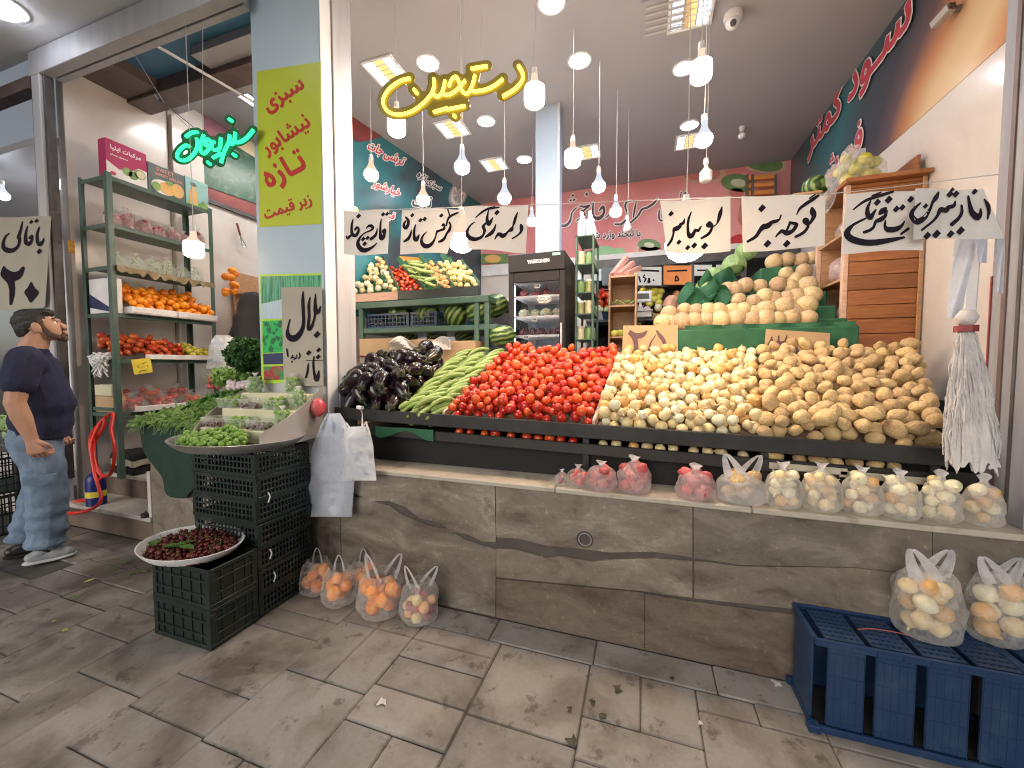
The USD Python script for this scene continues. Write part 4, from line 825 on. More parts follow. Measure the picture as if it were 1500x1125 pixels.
for a in [('square louvre light left of the yellow neon', 566, 103), ('square louvre light under the middle of the yellow neon', 663, 187), ('square louvre light left of the pale blue column near the back', 724, 240), ('square louvre light right of the pale blue column near the back', 860, 222), ('square louvre light behind the cool bulb at right', 1010, 206), ('square louvre light at the top edge, right of centre', 1012, 15)]: louvre(*a)
vt = thing('ceiling_vent', 'dim square ceiling vent left of the louvre light at the top edge', 'vent', atZ(975, 22, CEIL)); part(vt, 'vent_frame', bx(-.17, .17, -.17, .17, -.012, -.001), L('ceiling_paint'))
for k in range(5): part(vt, 'vent_slat', bx(-.14, .14, -.13 + k * .06, -.11 + k * .06, -.022, -.013), L('frame_metal'))
t = thing('security_camera', 'white dome security camera on the ceiling at upper right', 'camera', atZ(1074, 20, CEIL))
part(t, 'housing', lathe([(0, 0), (.06, 0), (.065, -.03), (.055, -.05), (0, -.05)], 20), L('white_plastic'), 40)
bb = blob(.05, 2); bb.apply_translation([0, 0, -.06]); part(t, 'camera_ball', bb, L('white_plastic'), True)
e = lathe([(0, .02), (.018, .018), (.022, 0), (0, 0)], 14); e.apply_transform(trimesh.geometry.align_vectors([0, 0, 1], [-.1, -.75, -.65])); e.apply_translation(np.array([-.1, -.75, -.65]) * .045 + [0, 0, -.06]); part(t, 'lens', e, L('dark_metal'), 30)
t = thing('ceiling_sensor', 'small white sensor on the ceiling near the right mural', 'sensor', atZ(1087, 186, CEIL)); part(t, 'stem', lathe([(0, 0), (.03, 0), (.02, -.05), (0, -.05)], 14), L('white_plastic'), 40)
bb = blob(.035, 2); bb.apply_translation([0, 0, -.09]); part(t, 'sensor_head', bb, L('white_plastic'), True)
t = thing('wall_camera', 'grey bullet camera on the right wall at the top edge', 'camera', atX(1408, 12, XR)); part(t, 'bracket', bx(-.06, 0, -.015, .015, -.015, .015), L('grey_cladding')); part(t, 'camera_body', bar((-.06, -.03, .0), (-.09, .06, -.03), .045, .045), L('steel_sheet')); part(t, 'lens', bar((-.06, -.036, .003), (-.059, -.04, .004), .035, .035), L('dark_metal'))
# soffit lamps: the corner one is visible, the other three added to light the pavement
for i, xx in enumerate((-4.42, -2.6, -.78, 1.04)):
    t = thing('soffit_lamp', ['bright round lamp in the soffit at the top left corner', 'added round soffit lamp over the crates, out of view', 'added round soffit lamp over the pavement, out of view', 'added round soffit lamp at the right end, out of view'][i], 'ceiling light', (xx, 1.62 if i == 0 else 1.2, 3.97))
    part(t, 'trim_ring', lathe([(.12, -.001), (.145, -.001), (.14, -.012), (.12, -.014), (.12, -.001)], 28), L('white_plastic'), 30); part(t, 'diffuser', lathe(spline([(0, -.075), (.06, -.068), (.105, -.04), (.119, -.003)], 4), 28), L('soffit_lamp'), 40)
# unseen aisle lights, inferred from marble reflections, enlarged to panels to brighten the entrance
for i, (x_, y_) in enumerate(((-3.75, 3.35), (-3.6, 4.3), (-4.1, 5.2))):
    t = thing('downlight', ['unseen enlarged square aisle light nearest the entrance, behind the banner pillar', 'unseen enlarged square aisle light in the middle behind the banner pillar', 'unseen enlarged square aisle light farthest back behind the banner pillar'][i], 'ceiling light', (x_, y_, 4.2)); part(t, 'trim_ring', bx(-.32, .32, -.32, .32, -.014, -.001), L('white_plastic')); part(t, 'diffuser', plainbox(-.29, .29, -.29, .29, -.02, -.0145), L('aisle_panel'))
t = thing('panel_light', 'added unseen ceiling light brightening the neighbouring shop at the left edge', 'ceiling light', (-5.7, 2.75, 3.3)); part(t, 'panel_frame', bx(-.32, .32, -.32, .32, -.015, -.001), L('white_plastic')); part(t, 'diffuser', plainbox(-.29, .29, -.29, .29, -.02, -.0155), L('aisle_panel'))  # hidden panel added to brighten the neighbouring shop
# ------------------------------------------------------------------ one of each kind of produce
protos = {}
def proto(kind, maker, variants=3):
    protos[kind] = [dict(make=(lambda v=v: maker(v)), src=None) for v in range(variants)]
def place(kind, label, loc, R=None, sc=1.0, v=None, group=None, rg=rng, cat=None, name=None):
    """the first of a variant is built with its parts, every further one is a copy of it"""
    ps = protos[kind]; v = int(rg.integers(len(ps))) if v is None else v % len(ps); p = ps[v]
    R = rand_rot(rg) if R is None else R
    nm, ct, parts_ = p['make']() if p['src'] is None else (p['nm'], None, None)
    if p['src'] is None:
        t = thing(name or nm, label, cat or ct, loc, sc=sc, R=R, group=group); p['src'], p['nm'] = t, nm
        for pn, me, ma, sm_ in parts_: part(t, pn, me, L(ma), sm_)
        return t
    return copy(p['src'], label, loc, sc=sc, R=R, group=group, name=name)

def fruit(nm, ct, ma, scale, noise, extra=None, sub=2, freq=1.6):
    def mk(v):
        m = blob(1.0, sub, np.asarray(scale) * (1 + .05 * (v - 1)), noise, freq, v)
        ps = [('flesh', m, ma, True)]
        if extra: ps += extra(v)
        return nm, ct, ps
    return mk
def disc_stem(z, r, ma, h=.04, n=8):
    return lambda v: [('stem_end', lathe([(0, z + h * .3), (r, z + h * .3), (r * .6, z - h), (0, z - h)], n), ma, False)]
def star_stem(z, r, ma):
    def f(v):
        V = [[0, 0, z + .02]]; F = []
        for k in range(10):
            a = k * np.pi / 5; rr = r if k % 2 == 0 else r * .3; V.append([rr * math.cos(a), rr * math.sin(a), z + (.0 if k % 2 else -.07)])
        for k in range(10): F += [[0, 1 + k, 1 + (k + 1) % 10]]
        return [('calyx', trimesh.Trimesh(V, F, process=False), ma, False), ('stalk', tube([[0, 0, z], [.04, .02, z + .2]], .04, 5), ma, False)]
    return f
def tomato(v):
    m = blob(1.0, 2, (1, 1, .84), .07, 1.3, v); p = np.array(m.vertices); rr = np.hypot(p[:, 0], p[:, 1]); p[:, 2] -= np.sign(p[:, 2]) * .22 * np.exp(-(rr / .28) ** 2) * (p[:, 2] > 0); m.vertices = p
    return 'tomato', 'tomato', [('flesh', m, 'tomato', True), ('stem_scar', lathe([(0, .64), (.15, .67), (.27, .74), (.22, .77), (0, .69)], 7), 'tomato_stem', False)]
proto('tomato', tomato)
def onion(ma, nm='onion'):
    def f(v):
        pr = [(0, -.8), (.16, -.83), (.55, -.66), (.9, -.25), (1.0, .1), (.86, .5), (.5, .83), (.22, 1.0), (.12, 1.16 + .04 * (v % 3)), (.09, 1.3 + .1 * (v % 3)), (0, 1.32 + .1 * (v % 3))]
        m = lathe(spline(pr, 3), 14); p = np.array(m.vertices); p *= (1 + .07 * (2 * meshkit.noise(p * 1.3 + v * 5) - 1))[:, None]; m.vertices = p
        return nm, 'onion', [('bulb', m, ma if not isinstance(ma, tuple) else ma[v], True), ('root_tuft', lathe([(0, -.78), (.15, -.8), (.19, -.88), (.07, -.93), (0, -.9)], 7), 'onion_neck', False)]
    return f
proto('onion', onion(('onion_skin', 'onion_skin', 'white_onion', 'onion_skin', 'onion_brown')), 5); proto('white_onion', onion(('white_onion', 'onion_skin', 'white_onion', 'onion_brown'), 'white_onion'), 4)
def potato(v):
    m = blob(1.0, 3, [(1.15, .95, .88), (1.02, .97, .93), (1.28, .9, .84), (1.1, 1.0, .85)][v], .18, 1.2, v + 3)
    return 'potato', 'potato', [('tuber', m, 'potato', True)]
proto('potato', potato, 4)
def eggplant(v):
    pr = spline([(0, -1.0), (.3, -.96), (.62, -.7), (.72, -.3), (.62, .2), (.45, .65), (.3, .92), (0, .98)], 4); m = lathe(pr, 18); p = np.array(m.vertices); p[:, 0] += .12 * (v - .6) * p[:, 2] ** 2; m.vertices = p
    cap = lathe([(0, 1.02), (.12, 1.0), (.36, .9), (.5, .62), (.47, .58), (.3, .86), (0, .9)], 10); q = np.array(cap.vertices); a = np.arctan2(q[:, 1], q[:, 0]); low_ = q[:, 2] < .75; q[low_, 2] -= .16 * (np.cos(5 * a[low_]) > .2); q[:, 0] += .12 * (v - .6) * q[:, 2] ** 2; cap.vertices = q
    o = .12 * (v - .6)
    return 'eggplant', 'eggplant', [('flesh', m, 'eggplant_skin', True), ('cap', cap, 'eggplant_cap', False), ('stalk', tube([[o, 0, .95], [o + .05, 0, 1.2], [o + .14, .05, 1.42]], [.1, .085, .1], 6), 'eggplant_cap', False)]
proto('eggplant', eggplant)
def cucumber(v):
    t = np.linspace(-1, 1, 13); bend = (.1, .2, .3)[v]; p = np.stack([t, bend * (1 - t * t), 0 * t], 1); r = .175 * np.sqrt(np.maximum(1 - np.abs(t) ** 6, .02)) * (1 + .04 * np.sin(t * 9))
    m = tube(p, r, 9)
    return 'cucumber', 'cucumber', [('flesh', m, 'cucumber_skin', True), ('blossom_end', blob(.07, 1).apply_translation([1.0, 0, 0]), 'calyx', False)]
proto('cucumber', cucumber)
proto('melon', fruit('melon', 'melon', 'melon_skin', (1, 1, 1.04), .05, lambda v: [('stem_scar', lathe([(0, 1.0), (.1, 1.03), (.13, 1.06), (.06, 1.09), (0, 1.07)], 8), 'onion_neck', False)], 3))
proto('watermelon', fruit('watermelon', 'watermelon', 'watermelon_skin', (1.25, 1, 1), .03, None, 3), 2)
proto('orange', fruit('orange', 'orange', 'orange_skin', (1, 1, .95), .04, disc_stem(.95, .09, 'calyx')))
proto('apple', fruit('apple', 'apple', 'red_apple', (1, 1, .9), .09, star_stem(.8, .16, 'onion_neck')))
proto('red_pepper', fruit('red_pepper', 'pepper', 'pepper_red', (.75, .72, 1.1), .16, star_stem(1.06, .3, 'calyx'), 2, 2.0))
proto('guava', fruit('guava', 'guava', 'guava', (1, 1, 1.1), .06, star_stem(1.1, .14, 'onion_neck')))
proto('peach', fruit('peach', 'peach', 'peach_fruit', (1, 1, .95), .07, disc_stem(.94, .1, 'onion_neck')))
proto('yellow_apple', fruit('yellow_apple', 'apple', 'yellow_apple', (1, 1, .92), .06, disc_stem(.9, .1, 'onion_neck')))
proto('lemon', fruit('lemon', 'lemon', 'lemon_fruit', (1, 1, 1.3), .05)); proto('plum', fruit('green_plum', 'plum', 'green_plum', (1, 1, .96), .05, disc_stem(.95, .08, 'onion_neck', .02, 6)))
proto('red_onion', onion('red_onion', 'red_onion')); proto('pink_potato', fruit('red_potato', 'potato', 'pink_potato', (1.2, .95, .85), .2))
proto('cauliflower', fruit('cauliflower', 'cauliflower', 'cauliflower', (1, 1, .8), .3, None, 3, 4.0), 2)
def cabbage(v):
    ps = [('heart', blob(.86, 2, (1, 1, .95), .08, 2, v), 'cabbage', True)]
    for k in range(7):
        a = k * 2 * np.pi / 7 + v; g_ = grid(lambda u, w: np.array([math.cos(a + (u - .5) * 1.5) * (.9 + .12 * w + .03 * math.sin(u * 18)) * math.sin(.25 + 2.1 * w), math.sin(a + (u - .5) * 1.5) * (.9 + .12 * w + .03 * math.sin(u * 18)) * math.sin(.25 + 2.1 * w), -math.cos(.25 + 2.1 * w) * (.92 + .1 * w)]), 8, 7, .02); ps.append(('leaf', g_, 'cabbage', True))
    return 'cabbage', 'cabbage', ps
proto('cabbage', cabbage, 2)
def zuke(v):
    t = np.linspace(-1, 1, 11); p = np.stack([t, .08 * v * (1 - t * t), 0 * t], 1); return 'zucchini', 'zucchini', [('flesh', tube(p, .2 * np.sqrt(np.maximum(1 - np.abs(t) ** 6, .03)), 9), 'zucchini', True), ('stalk', tube([[1, 0, 0], [1.15, .02, 0]], .07, 5), 'calyx', False)]
proto('zucchini', zuke, 2)
def garlic(v):
    m = blob(1, 2, (1, 1, .8)); p = np.array(m.vertices); a = np.arctan2(p[:, 1], p[:, 0]); p[:, :2] *= (1 + .09 * np.abs(np.cos(3 * a)))[:, None]; m.vertices = p
    return 'garlic', 'garlic', [('bulb', m, 'garlic', True), ('neck', lathe([(.22, .72), (.12, 1.0), (.1, 1.4), (0, 1.42)], 8), 'garlic', True)]
proto('garlic', garlic, 2)

def deposit(poly, base, radii, rg, hmax, tries=60, sq=.94, seedpts=None):
    """let balls come to rest one after another on a base surface inside an outline (x, y); returns centres"""
    P = Polygon(poly); x0, y0, x1, y1 = P.bounds; C = []; R = []
    for r in radii:
        inner = P.buffer(-r * .55); best = None
        q = rg.random((tries * 2, 2)) * [x1 - x0, y1 - y0] + [x0, y0]
        q = [a for a in q if inner.contains(Point(a))][:tries]
        A = np.array(C) if C else np.zeros((0, 3)); RR = np.array(R)
        for x, y in q:
            b = base(x, y); z = b + r
            if len(A):
                d2 = (A[:, 0] - x) ** 2 + (A[:, 1] - y) ** 2; s = (RR + r) * sq; near = d2 < s * s
                if near.any(): z = max(z, (A[near, 2] + np.sqrt(s[near] ** 2 - d2[near])).max())
            if best is None or z - b < best[0]: best = (z - b, x, y, z)
        if best is None: continue
        if best[0] > hmax: continue
        C.append(best[1:]); R.append(r)
    return np.array(C), np.array(R)

# ------------------------------------------------------------------ the sloping display stand
zb = lambda x: 1.068 - .021 * (x + .3)
SL = .445
def bed(x, y): return zb(x) - .03 + (y - 2.14) * SL
dst = thing('display_stand', 'long black steel display stand holding the sloping vegetable beds above the plinth', 'display stand')
def xbar(y0, y1, dz0, dz1, x0, x1): 
    m = bx(x0, x1, y0, y1, dz0, dz1, .003); v = np.array(m.vertices); v[:, 2] += zb(v[:, 0]); m.vertices = v; return m
BX0, BX1 = -1.95, 1.2
part(dst, 'front_rail', xbar(2.095, 2.115, -.075, 0, BX0, BX1), L('black_steel')); part(dst, 'lower_rail', xbar(2.10, 2.125, -.165, -.108, BX0 + .25, BX1), L('black_steel')); part(dst, 'rail_lip', xbar(2.112, 2.16, -.079, -.074, BX0, BX1), L('black_steel'))
for x in (BX0 + .02, -.29, .55, BX1 - .02):
    part(dst, 'leg', bx(x - .018, x + .018, 2.128, 2.164, .757, zb(x) - .08), L('black_steel')); part(dst, 'rear_leg', bx(x - .018, x + .018, 2.95, 2.986, .40, 1.38), L('black_steel'))
part(dst, 'lower_shelf', xbar(2.127, 2.55, -.143, -.137, BX0 + .05, BX1), L('black_steel')); part(dst, 'under_panel', plainbox(-1.96, 1.7, 2.167, 2.175, .76, .925), L('void_dark')); part(dst, 'back_panel', plainbox(-1.97, 1.72, 2.62, 2.64, .3, 1.2), L('void_dark'))  # black under and back sheets stand in for the shade below the beds
X0f = {'eggplant': (-1.95, -1.44), 'cucumber': (-1.44, -1.16), 'tomato': (-1.14, -.26), 'onion': (-.24, .53), 'potato': (.53, 1.2)}
X0b = {'eggplant': (-2.02, -1.52), 'cucumber': (-1.52, -1.05), 'tomato': (-1.03, -.18), 'onion': (-.16, .72), 'potato': (.72, 1.56)}
YF, YR = 2.125, 3.0
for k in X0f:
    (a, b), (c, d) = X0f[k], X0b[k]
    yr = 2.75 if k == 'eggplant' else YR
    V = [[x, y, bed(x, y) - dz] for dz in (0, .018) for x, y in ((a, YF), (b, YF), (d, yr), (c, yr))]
    part(dst, 'bed_board', trimesh.convex.convex_hull(V), L('cloth_dark_green' if k in ('eggplant', 'cucumber') else 'step_riser'))  # dark brown boards deepen the shade in gaps between the fruit
for x0, x1, h, nm in ((-1.155, -1.045, .045, 'board_wood'), (-.25, -.175, .05, 'board_wood')):
    V = [[x + s, y, bed(x, y) + z] for x, y in ((x0, YF + .01), (x1, YR + .02)) for s in (-.008, .008) for z in (0, h)]
    part(dst, 'divider_board', trimesh.convex.convex_hull(V), L(nm))
V = [[x, y, bed(x, y) + z] for x in (-.2, 1.5) for y in (3.005, 3.02) for z in (-.1, .03)]; part(dst, 'rear_board', trimesh.convex.convex_hull(V), L('board_wood'))
def outline(k, yr=YR): (a, b), (c, d) = X0f[k], X0b[k]; return [(a, YF), (b, YF), (d, yr), (c, yr)]
SURF = bed
def heap(kind, label, group, n, rlo, rhi, hmax, poly=None, orient=None, base=SURF, sq=.94, tries=60, order=True):
    rg = np.random.default_rng(sum(map(ord, kind + label)) % 9973)
    C, R = deposit(poly if poly is not None else outline(kind), base, rg.uniform(rlo, rhi, n), rg, hmax, tries, sq)
    for c, r in zip(C, R): place(kind, label, c, orient(rg) if orient else None, r, group=group, rg=rg)
    return len(C)
tilt_up = trimesh.transformations.rotation_matrix(math.atan(SL), [1, 0, 0])[:3, :3]
def up_ish(rg): 
    a = rg.normal(0, .55, 2); return (trimesh.transformations.euler_matrix(a[0] + .75, a[1], rg.random() * 6.28)[:3, :3])
def big_heap(kind, label, group, nstuff, n, rlo, rhi, hmax, shape, mats, sq=.94, orient=None):
    """the lowest fruit of a heap lie joined as one bed; the 300 on top are things of their own"""
    rg = np.random.default_rng(sum(map(ord, kind)) + 7); C, R = deposit(outline(kind), bed, rg.uniform(rlo, rhi, nstuff + n), rg, hmax, 44, sq)
    bottom = []
    for c, r in zip(C[:nstuff], R[:nstuff]):
        m = shape(int(rg.integers(3))); m.apply_transform(mat4(c, sc=r, R=rand_rot(rg))); bottom.append(m)
    solo(kind + '_bed', f'lower layer of {kind}es' if kind[-1] == 'o' else f'lower layer of {kind}s', kind, cat_(bottom), L(mats), True, kind='stuff')
    for c, r in zip(C[nstuff:], R[nstuff:]): place(kind, label, c, orient(rg) if orient else None, r, group=group, rg=rg)
    return len(C)
nT = big_heap('tomato', 'red tomato in the large sloping heap between the cucumbers and the onions', 'tomatoes heaped on the display stand', 150, 288, .0235, .034, .12, lambda v: blob(1.0, 1, (1, 1, .85), .05, 1.3, v), 'tomato', sq=.99, orient=up_ish)
nO = big_heap('onion', 'pale yellow onion in the sloping heap between the tomatoes and the potatoes', 'onions heaped on the display stand', 130, 286, .024, .034, .125, lambda v: blob(1.0, 1, (1, 1, .95), .05, 1.3, v), 'onion_skin')
nP = big_heap('potato', 'tan potato in the sloping heap at the right end of the display', 'potatoes heaped on the display stand', 60, 286, .029, .041, .14, lambda v: blob(1.0, 2, (1.1, .95, .85), .15, 1.3, v), 'potato', sq=.97)
def egg_or(rg):
    a = rg.uniform(-.5, .5); R0 = trimesh.transformations.euler_matrix(0, 0, rg.normal(.3, 1.0))[:3, :3] @ trimesh.transformations.rotation_matrix(np.pi / 2 + rg.normal(.25, .45), [1, 0, 0])[:3, :3]; return R0
rg = np.random.default_rng(5)
C, R = deposit([(-1.94, 2.12), (-1.47, 2.12), (-1.5, 2.8), (-1.96, 2.62)], bed, rg.uniform(.046, .056, 72), rg, .22, 70, .92)
for c, r in zip(C, R): place('eggplant', 'glossy black eggplant in the heap at the left end of the display', c, egg_or(rg), r * 1.5, group='eggplants heaped on the display stand', rg=rg)
rg = np.random.default_rng(6); nC = 0
for lay in range(2):
    for i in range(13):
        y = 2.165 + i * .064 + lay * .03
        f = (y - YF) / (YR - YF); xa, xb = -1.45 + f * -.075, -1.155 + f * .10
        nx = 4 if lay == 0 else 3
        for j in range(nx):
            x = xa + (xb - xa) * (j + .5 + lay * .25) / (nx + .2 * lay) + rg.normal(0, .008)
            R0 = tilt_up @ trimesh.transformations.euler_matrix(rg.random() * 6.28 * .2, rg.normal(0, .06), rg.normal(.95, .14))[:3, :3]
            if y > YR: continue
            place('cucumber', 'green cucumber in the strip between the eggplants and the tomatoes', [x, y, bed(x, y) + .022 + lay * .034 + rg.normal(0, .003)], R0, rg.uniform(.085, .105), group='cucumbers on the display stand', rg=rg); nC += 1
# the row seen between the two rails
rg = np.random.default_rng(8)
for k, (xa, xb, r, lab, grp) in {'tomato': (-1.06, -.33, .031, 'red tomato in the row between the two rails', 'tomatoes between the rails'), 'onion': (-.2, .48, .03, 'pale onion in the row between the two rails', 'onions between the rails'), 'potato': (.6, 1.1, .033, 'tan potato in the row between the two rails', 'potatoes between the rails'), 'zucchini': (-1.42, -1.2, .07, 'green zucchini lying between the two rails', 'zucchini between the rails')}.items():
    x = xa
    while x < xb:
        rr = r * rg.uniform(.85, 1.08); place(k, lab, [x, 2.165 + rg.normal(0, .006), zb(x) - .136 + rr * .95], None if k != 'zucchini' else trimesh.transformations.euler_matrix(0, 0, 1.2)[:3, :3], rr, group=grp, rg=rg); x += r * (2.15 if k != 'zucchini' else .9) + (rg.random() < .2) * r
cs = thing('cardboard_strip', 'torn strip of corrugated cardboard wedged under the potatoes', 'cardboard')
for xa, xb, dz in ((.56, .86, -.118), (.83, 1.19, -.128)):
    part(cs, 'strip', xbar(2.085, 2.094, dz - .03, dz, xa, xb), L('grey_card'))
gl = grid(lambda u, v: np.array([-1.62 + .42 * u, 2.09 - .008 * math.sin(u * 9), zb(-1.4) - .1 - .05 * v * (.5 + .5 * math.sin(u * 7 + 1)) - .02 * v]), 16, 5, .002); solo('green_cloth_edge', 'dark green cloth edge hanging under the cucumbers', 'cloth', gl, L('cloth_green'), 30)

# ------------------------------------------------------------------ card price signs behind the beds
sheet('tan card with a large twenty-five written on it, behind the onions', [(913, 477), (993, 476), (993, 522), (911, 522)], 2.985, ['*345,195,0 440,255,0 540,270,0 640,245,0 720,205,0 715,260,0 660,340,0 580,385,0 510,395,0 520,480,0 525,640,0 440,640,0 430,520,0 380,370,0 300,290,0 330,230,0', '930,225,44 1000,320,84 1080,430,84 1110,540,78 1090,620,70', '905,320,24 820,440,28 775,540,38 770,650,62'], 900, 470, 15, 'cardboard', 'brown_ink', amp=.0, seed=31, name='price_card')
sheet('tan card with a large thirty-eight written on it, behind the potatoes', [(1122, 482), (1216, 488), (1214, 525), (1118, 525)], 2.98, ['*260,265,0 280,350,0 310,380,0 360,360,0 370,275,0 400,275,0 395,350,0 430,375,0 490,350,0 520,265,0 545,275,0 525,370,0 470,440,0 380,495,0 300,460,0 170,450,0 220,360,0', '*640,335,0 700,325,0 715,450,0 770,600,0 690,600,0 590,520,0 630,450,0'], 1110, 470, 12.5, 'cardboard', 'brown_ink', amp=.0, seed=32, name='price_card')

# ------------------------------------------------------------------ melons on a stepped stand under green cloth
rows = [(3.12, [(967, 473), (983, 473), (1000, 471), (1018, 470), (1036, 470), (1056, 469), (1079, 468), (1101, 468), (1123, 467), (1142, 468), (1161, 466), (1182, 465)]),
        (3.28, [(981, 460), (1002, 453), (1019, 456), (1037, 457), (1053, 456), (1070, 458), (1087, 455), (1104, 457), (1121, 454), (1148, 449), (1164, 455), (1180, 449)]),
        (3.44, [(1079, 442), (1104, 445), (1121, 434), (1134, 437), (1150, 438), (1166, 436), (1185, 434)]),
        (3.6, [(1066, 424), (1075, 424), (1092, 421), (1113, 418), (1140, 416), (1158, 421), (1181, 418)]), (3.76, [(1152, 398), (1165, 408), (1178, 397)]), (3.9, [(1133, 382), (1151, 379), (1174, 380), (1191, 378)])]
ms = thing('melon_stand', 'stepped stand covered in green cloth carrying the melons', 'display stand')
rg = np.random.default_rng(3)
for i, (Y, pts) in enumerate(rows):
    zs = []
    for px, py in pts:
        c = atY(px, py, Y) + rg.normal(0, .006, 3); r = .062 * rg.uniform(.86, 1.12)
        place('melon', 'round tan netted melon in the heap on the green cloth', c, None, r, group='melons heaped on the green cloth', rg=rg); zs.append((c[0], c[2] - r))
    xa = min(q[0] for q in zs) - .12; zt_ = min(q[1] for q in zs) + .006
    part(ms, 'cloth_step', bx(xa, 1.28, Y - .09, Y + (.08 if i < 5 else .25), .42, zt_, .01), L('cloth_green'))
def drape(u, v): return np.array([.28 + .98 * u, 3.05 + .015 * math.sin(u * 30) - .015 * v, 1.66 - .34 * v])
part(ms, 'hanging_cloth', grid(drape, 50, 6, .003), L('cloth_green'), 40)
for px, py, Y, a_ in ((1035, 441, 3.5, 0), (1023, 433, 3.62, 1), (1052, 414, 3.85, 2)):
    c0 = atY(px, py, Y); g_ = grid(lambda u, v: c0 + np.array([(u - .5) * .26 + .03 * math.sin(v * 8 + a_), (v - .5) * .1 + .04 * math.sin(u * 11 + a_ * 2), -.16 * (v - .4) + .05 * math.sin(u * 9 + v * 5 + a_)]), 18, 9, .004); part(ms, 'loose_cloth', g_, L('cloth_green'), 40)
rg = np.random.default_rng(4)
for i, (px, py, Y, r, lab) in enumerate(((1094, 368, 4.1, .095, 'large pale green cabbage at the top of the green cloth'), (1075, 388, 4.0, .1, 'green cabbage on the cloth below the largest one'), (1035, 422, 3.85, .09, 'green cabbage at the left edge of the green cloth'), (1020, 438, 3.7, .075, 'small green cabbage lowest on the green cloth'), (1046, 405, 4.0, .085, 'green cabbage half way up the green cloth'))):
    place('cabbage', lab, atY(px, py, Y), None, r, v=i, rg=rg)
part(ms, 'rear_support', bx(.15, 1.28, 3.75, 4.2, .42, 1.85, .01), L('cloth_green'))

# ------------------------------------------------------------------ the wooden shelf tower
TX0, TX1, TY0, TY1 = atY(1237, 400, 3.3)[0], 1.70, 3.3, 3.74
tz1 = atY(1290, 266, 3.3)[2]
tw = thing('wooden_shelf_tower', 'tall orange brown plank shelf tower standing against the marble wall', 'shelf')
z = .42; k = 0
while z < tz1 - .02:
    h = .098 + .006 * math.sin(k * 2.3); m = bx(TX0 + .02, TX1, TY0 - .003 * (k % 2), TY0 + .016, z, min(z + h - .004, tz1), .003); part(tw, 'plank', m, L('plank')); z += h; k += 1
part(tw, 'corner_post', bx(TX0 - .012, TX0 + .018, TY0 - .006, TY0 + .03, .42, tz1, .002), L('board_wood')); part(tw, 'rear_post', bx(TX0 - .012, TX0 + .018, TY1, TY1 + .03, .42, tz1, .002), L('board_wood'))
part(tw, 'edge_post', bx(TX1 - .012, TX1 + .012, TY0 - .012, TY0 - .004, .42, tz1, .002), L('crate_wood'))
part(tw, 'roof_board', bx(TX0 - .03, TX1 + .012, TY0 - .06, TY1 + .06, tz1 + .002, tz1 + .03, .003), L('plank'))
for q in (1.5, 1.62, 1.97, 2.28, 2.6): part(tw, 'shelf_board', bx(TX0, TX1 - .03, TY0 + .02, TY1, q, q + .018, .002), L('crate_wood'))
for q in range(14): part(tw, 'back_slat', bx(TX1 - .03, TX1 - .012, TY0 + .02, TY1, .45 + q * .165, .45 + q * .165 + .155, .002), L('plank'))
part(tw, 'rear_board', bx(TX0 + .019, TX1 - .03, TY1 + .004, TY1 + .02, .45, tz1, .002), L('crate_wood'))
# ------------------------------------------------------------------ carrier bags and tied bags of produce
def bag_mesh(r, h, seed, squash=(1, 1), neck=.16, n=30, folds=.05, knot=True):
    """a plastic bag resting on the ground: bulging body, gathered neck"""
    pr = spline([(.0, .0), (.62, .0), (.93, .1), (1.0, .34), (.93, .62), (.66, .84), (neck * 1.6, .97), (neck, 1.03)] if knot else [(.0, .0), (.62, .0), (.93, .1), (1.0, .34), (.97, .6), (.85, .82), (.62, .98), (.52, 1.06)], 4)
    m = lathe(pr * [r, h], n); p = np.array(m.vertices); a = np.arctan2(p[:, 1], p[:, 0]); zz = p[:, 2] / h
    f = 1 + folds * np.sin(a * 7 + seed + 4 * zz) * (.3 + zz) + .10 * (2 * meshkit.noise(p / r * 1.7 + seed * 3.1, seed) - 1) + .05 * (2 * meshkit.noise(p / r * 4.5 + seed, seed + 9) - 1)
    p[:, 0] *= f * squash[0]; p[:, 1] *= f * squash[1]; p[:, 2] *= 1 + .06 * (2 * meshkit.noise(p / r * 1.3 + seed * 2, seed + 5) - 1)
    m.vertices = p; return m
def handle(p0, p1, hgt, w, seed=0, lean=(0, 0)):
    """a strap-like film loop between two points"""
    p0, p1 = np.array(p0, float), np.array(p1, float); pts = []
    for t in np.linspace(0, 1, 15):
        q = p0 * (1 - t) + p1 * t; s = math.sin(t * math.pi) ** .7
        q = q + [lean[0] * s, lean[1] * s, hgt * s]; pts.append(q)
    pts = np.array(pts); wd = np.array([.4, -.25, .12]); wd /= np.linalg.norm(wd)
    def f(u, v):
        i = u * 14; k = min(int(i), 13); c = pts[k] * (1 - i + k) + pts[k + 1] * (i - k); ww = w * (1.4 - .9 * math.sin(u * math.pi)); return c + wd * (v - .5) * ww + np.array([0, 0, .15 * ww * math.sin(v * 7 + seed)])
    return grid(f, 29, 6, .0012)
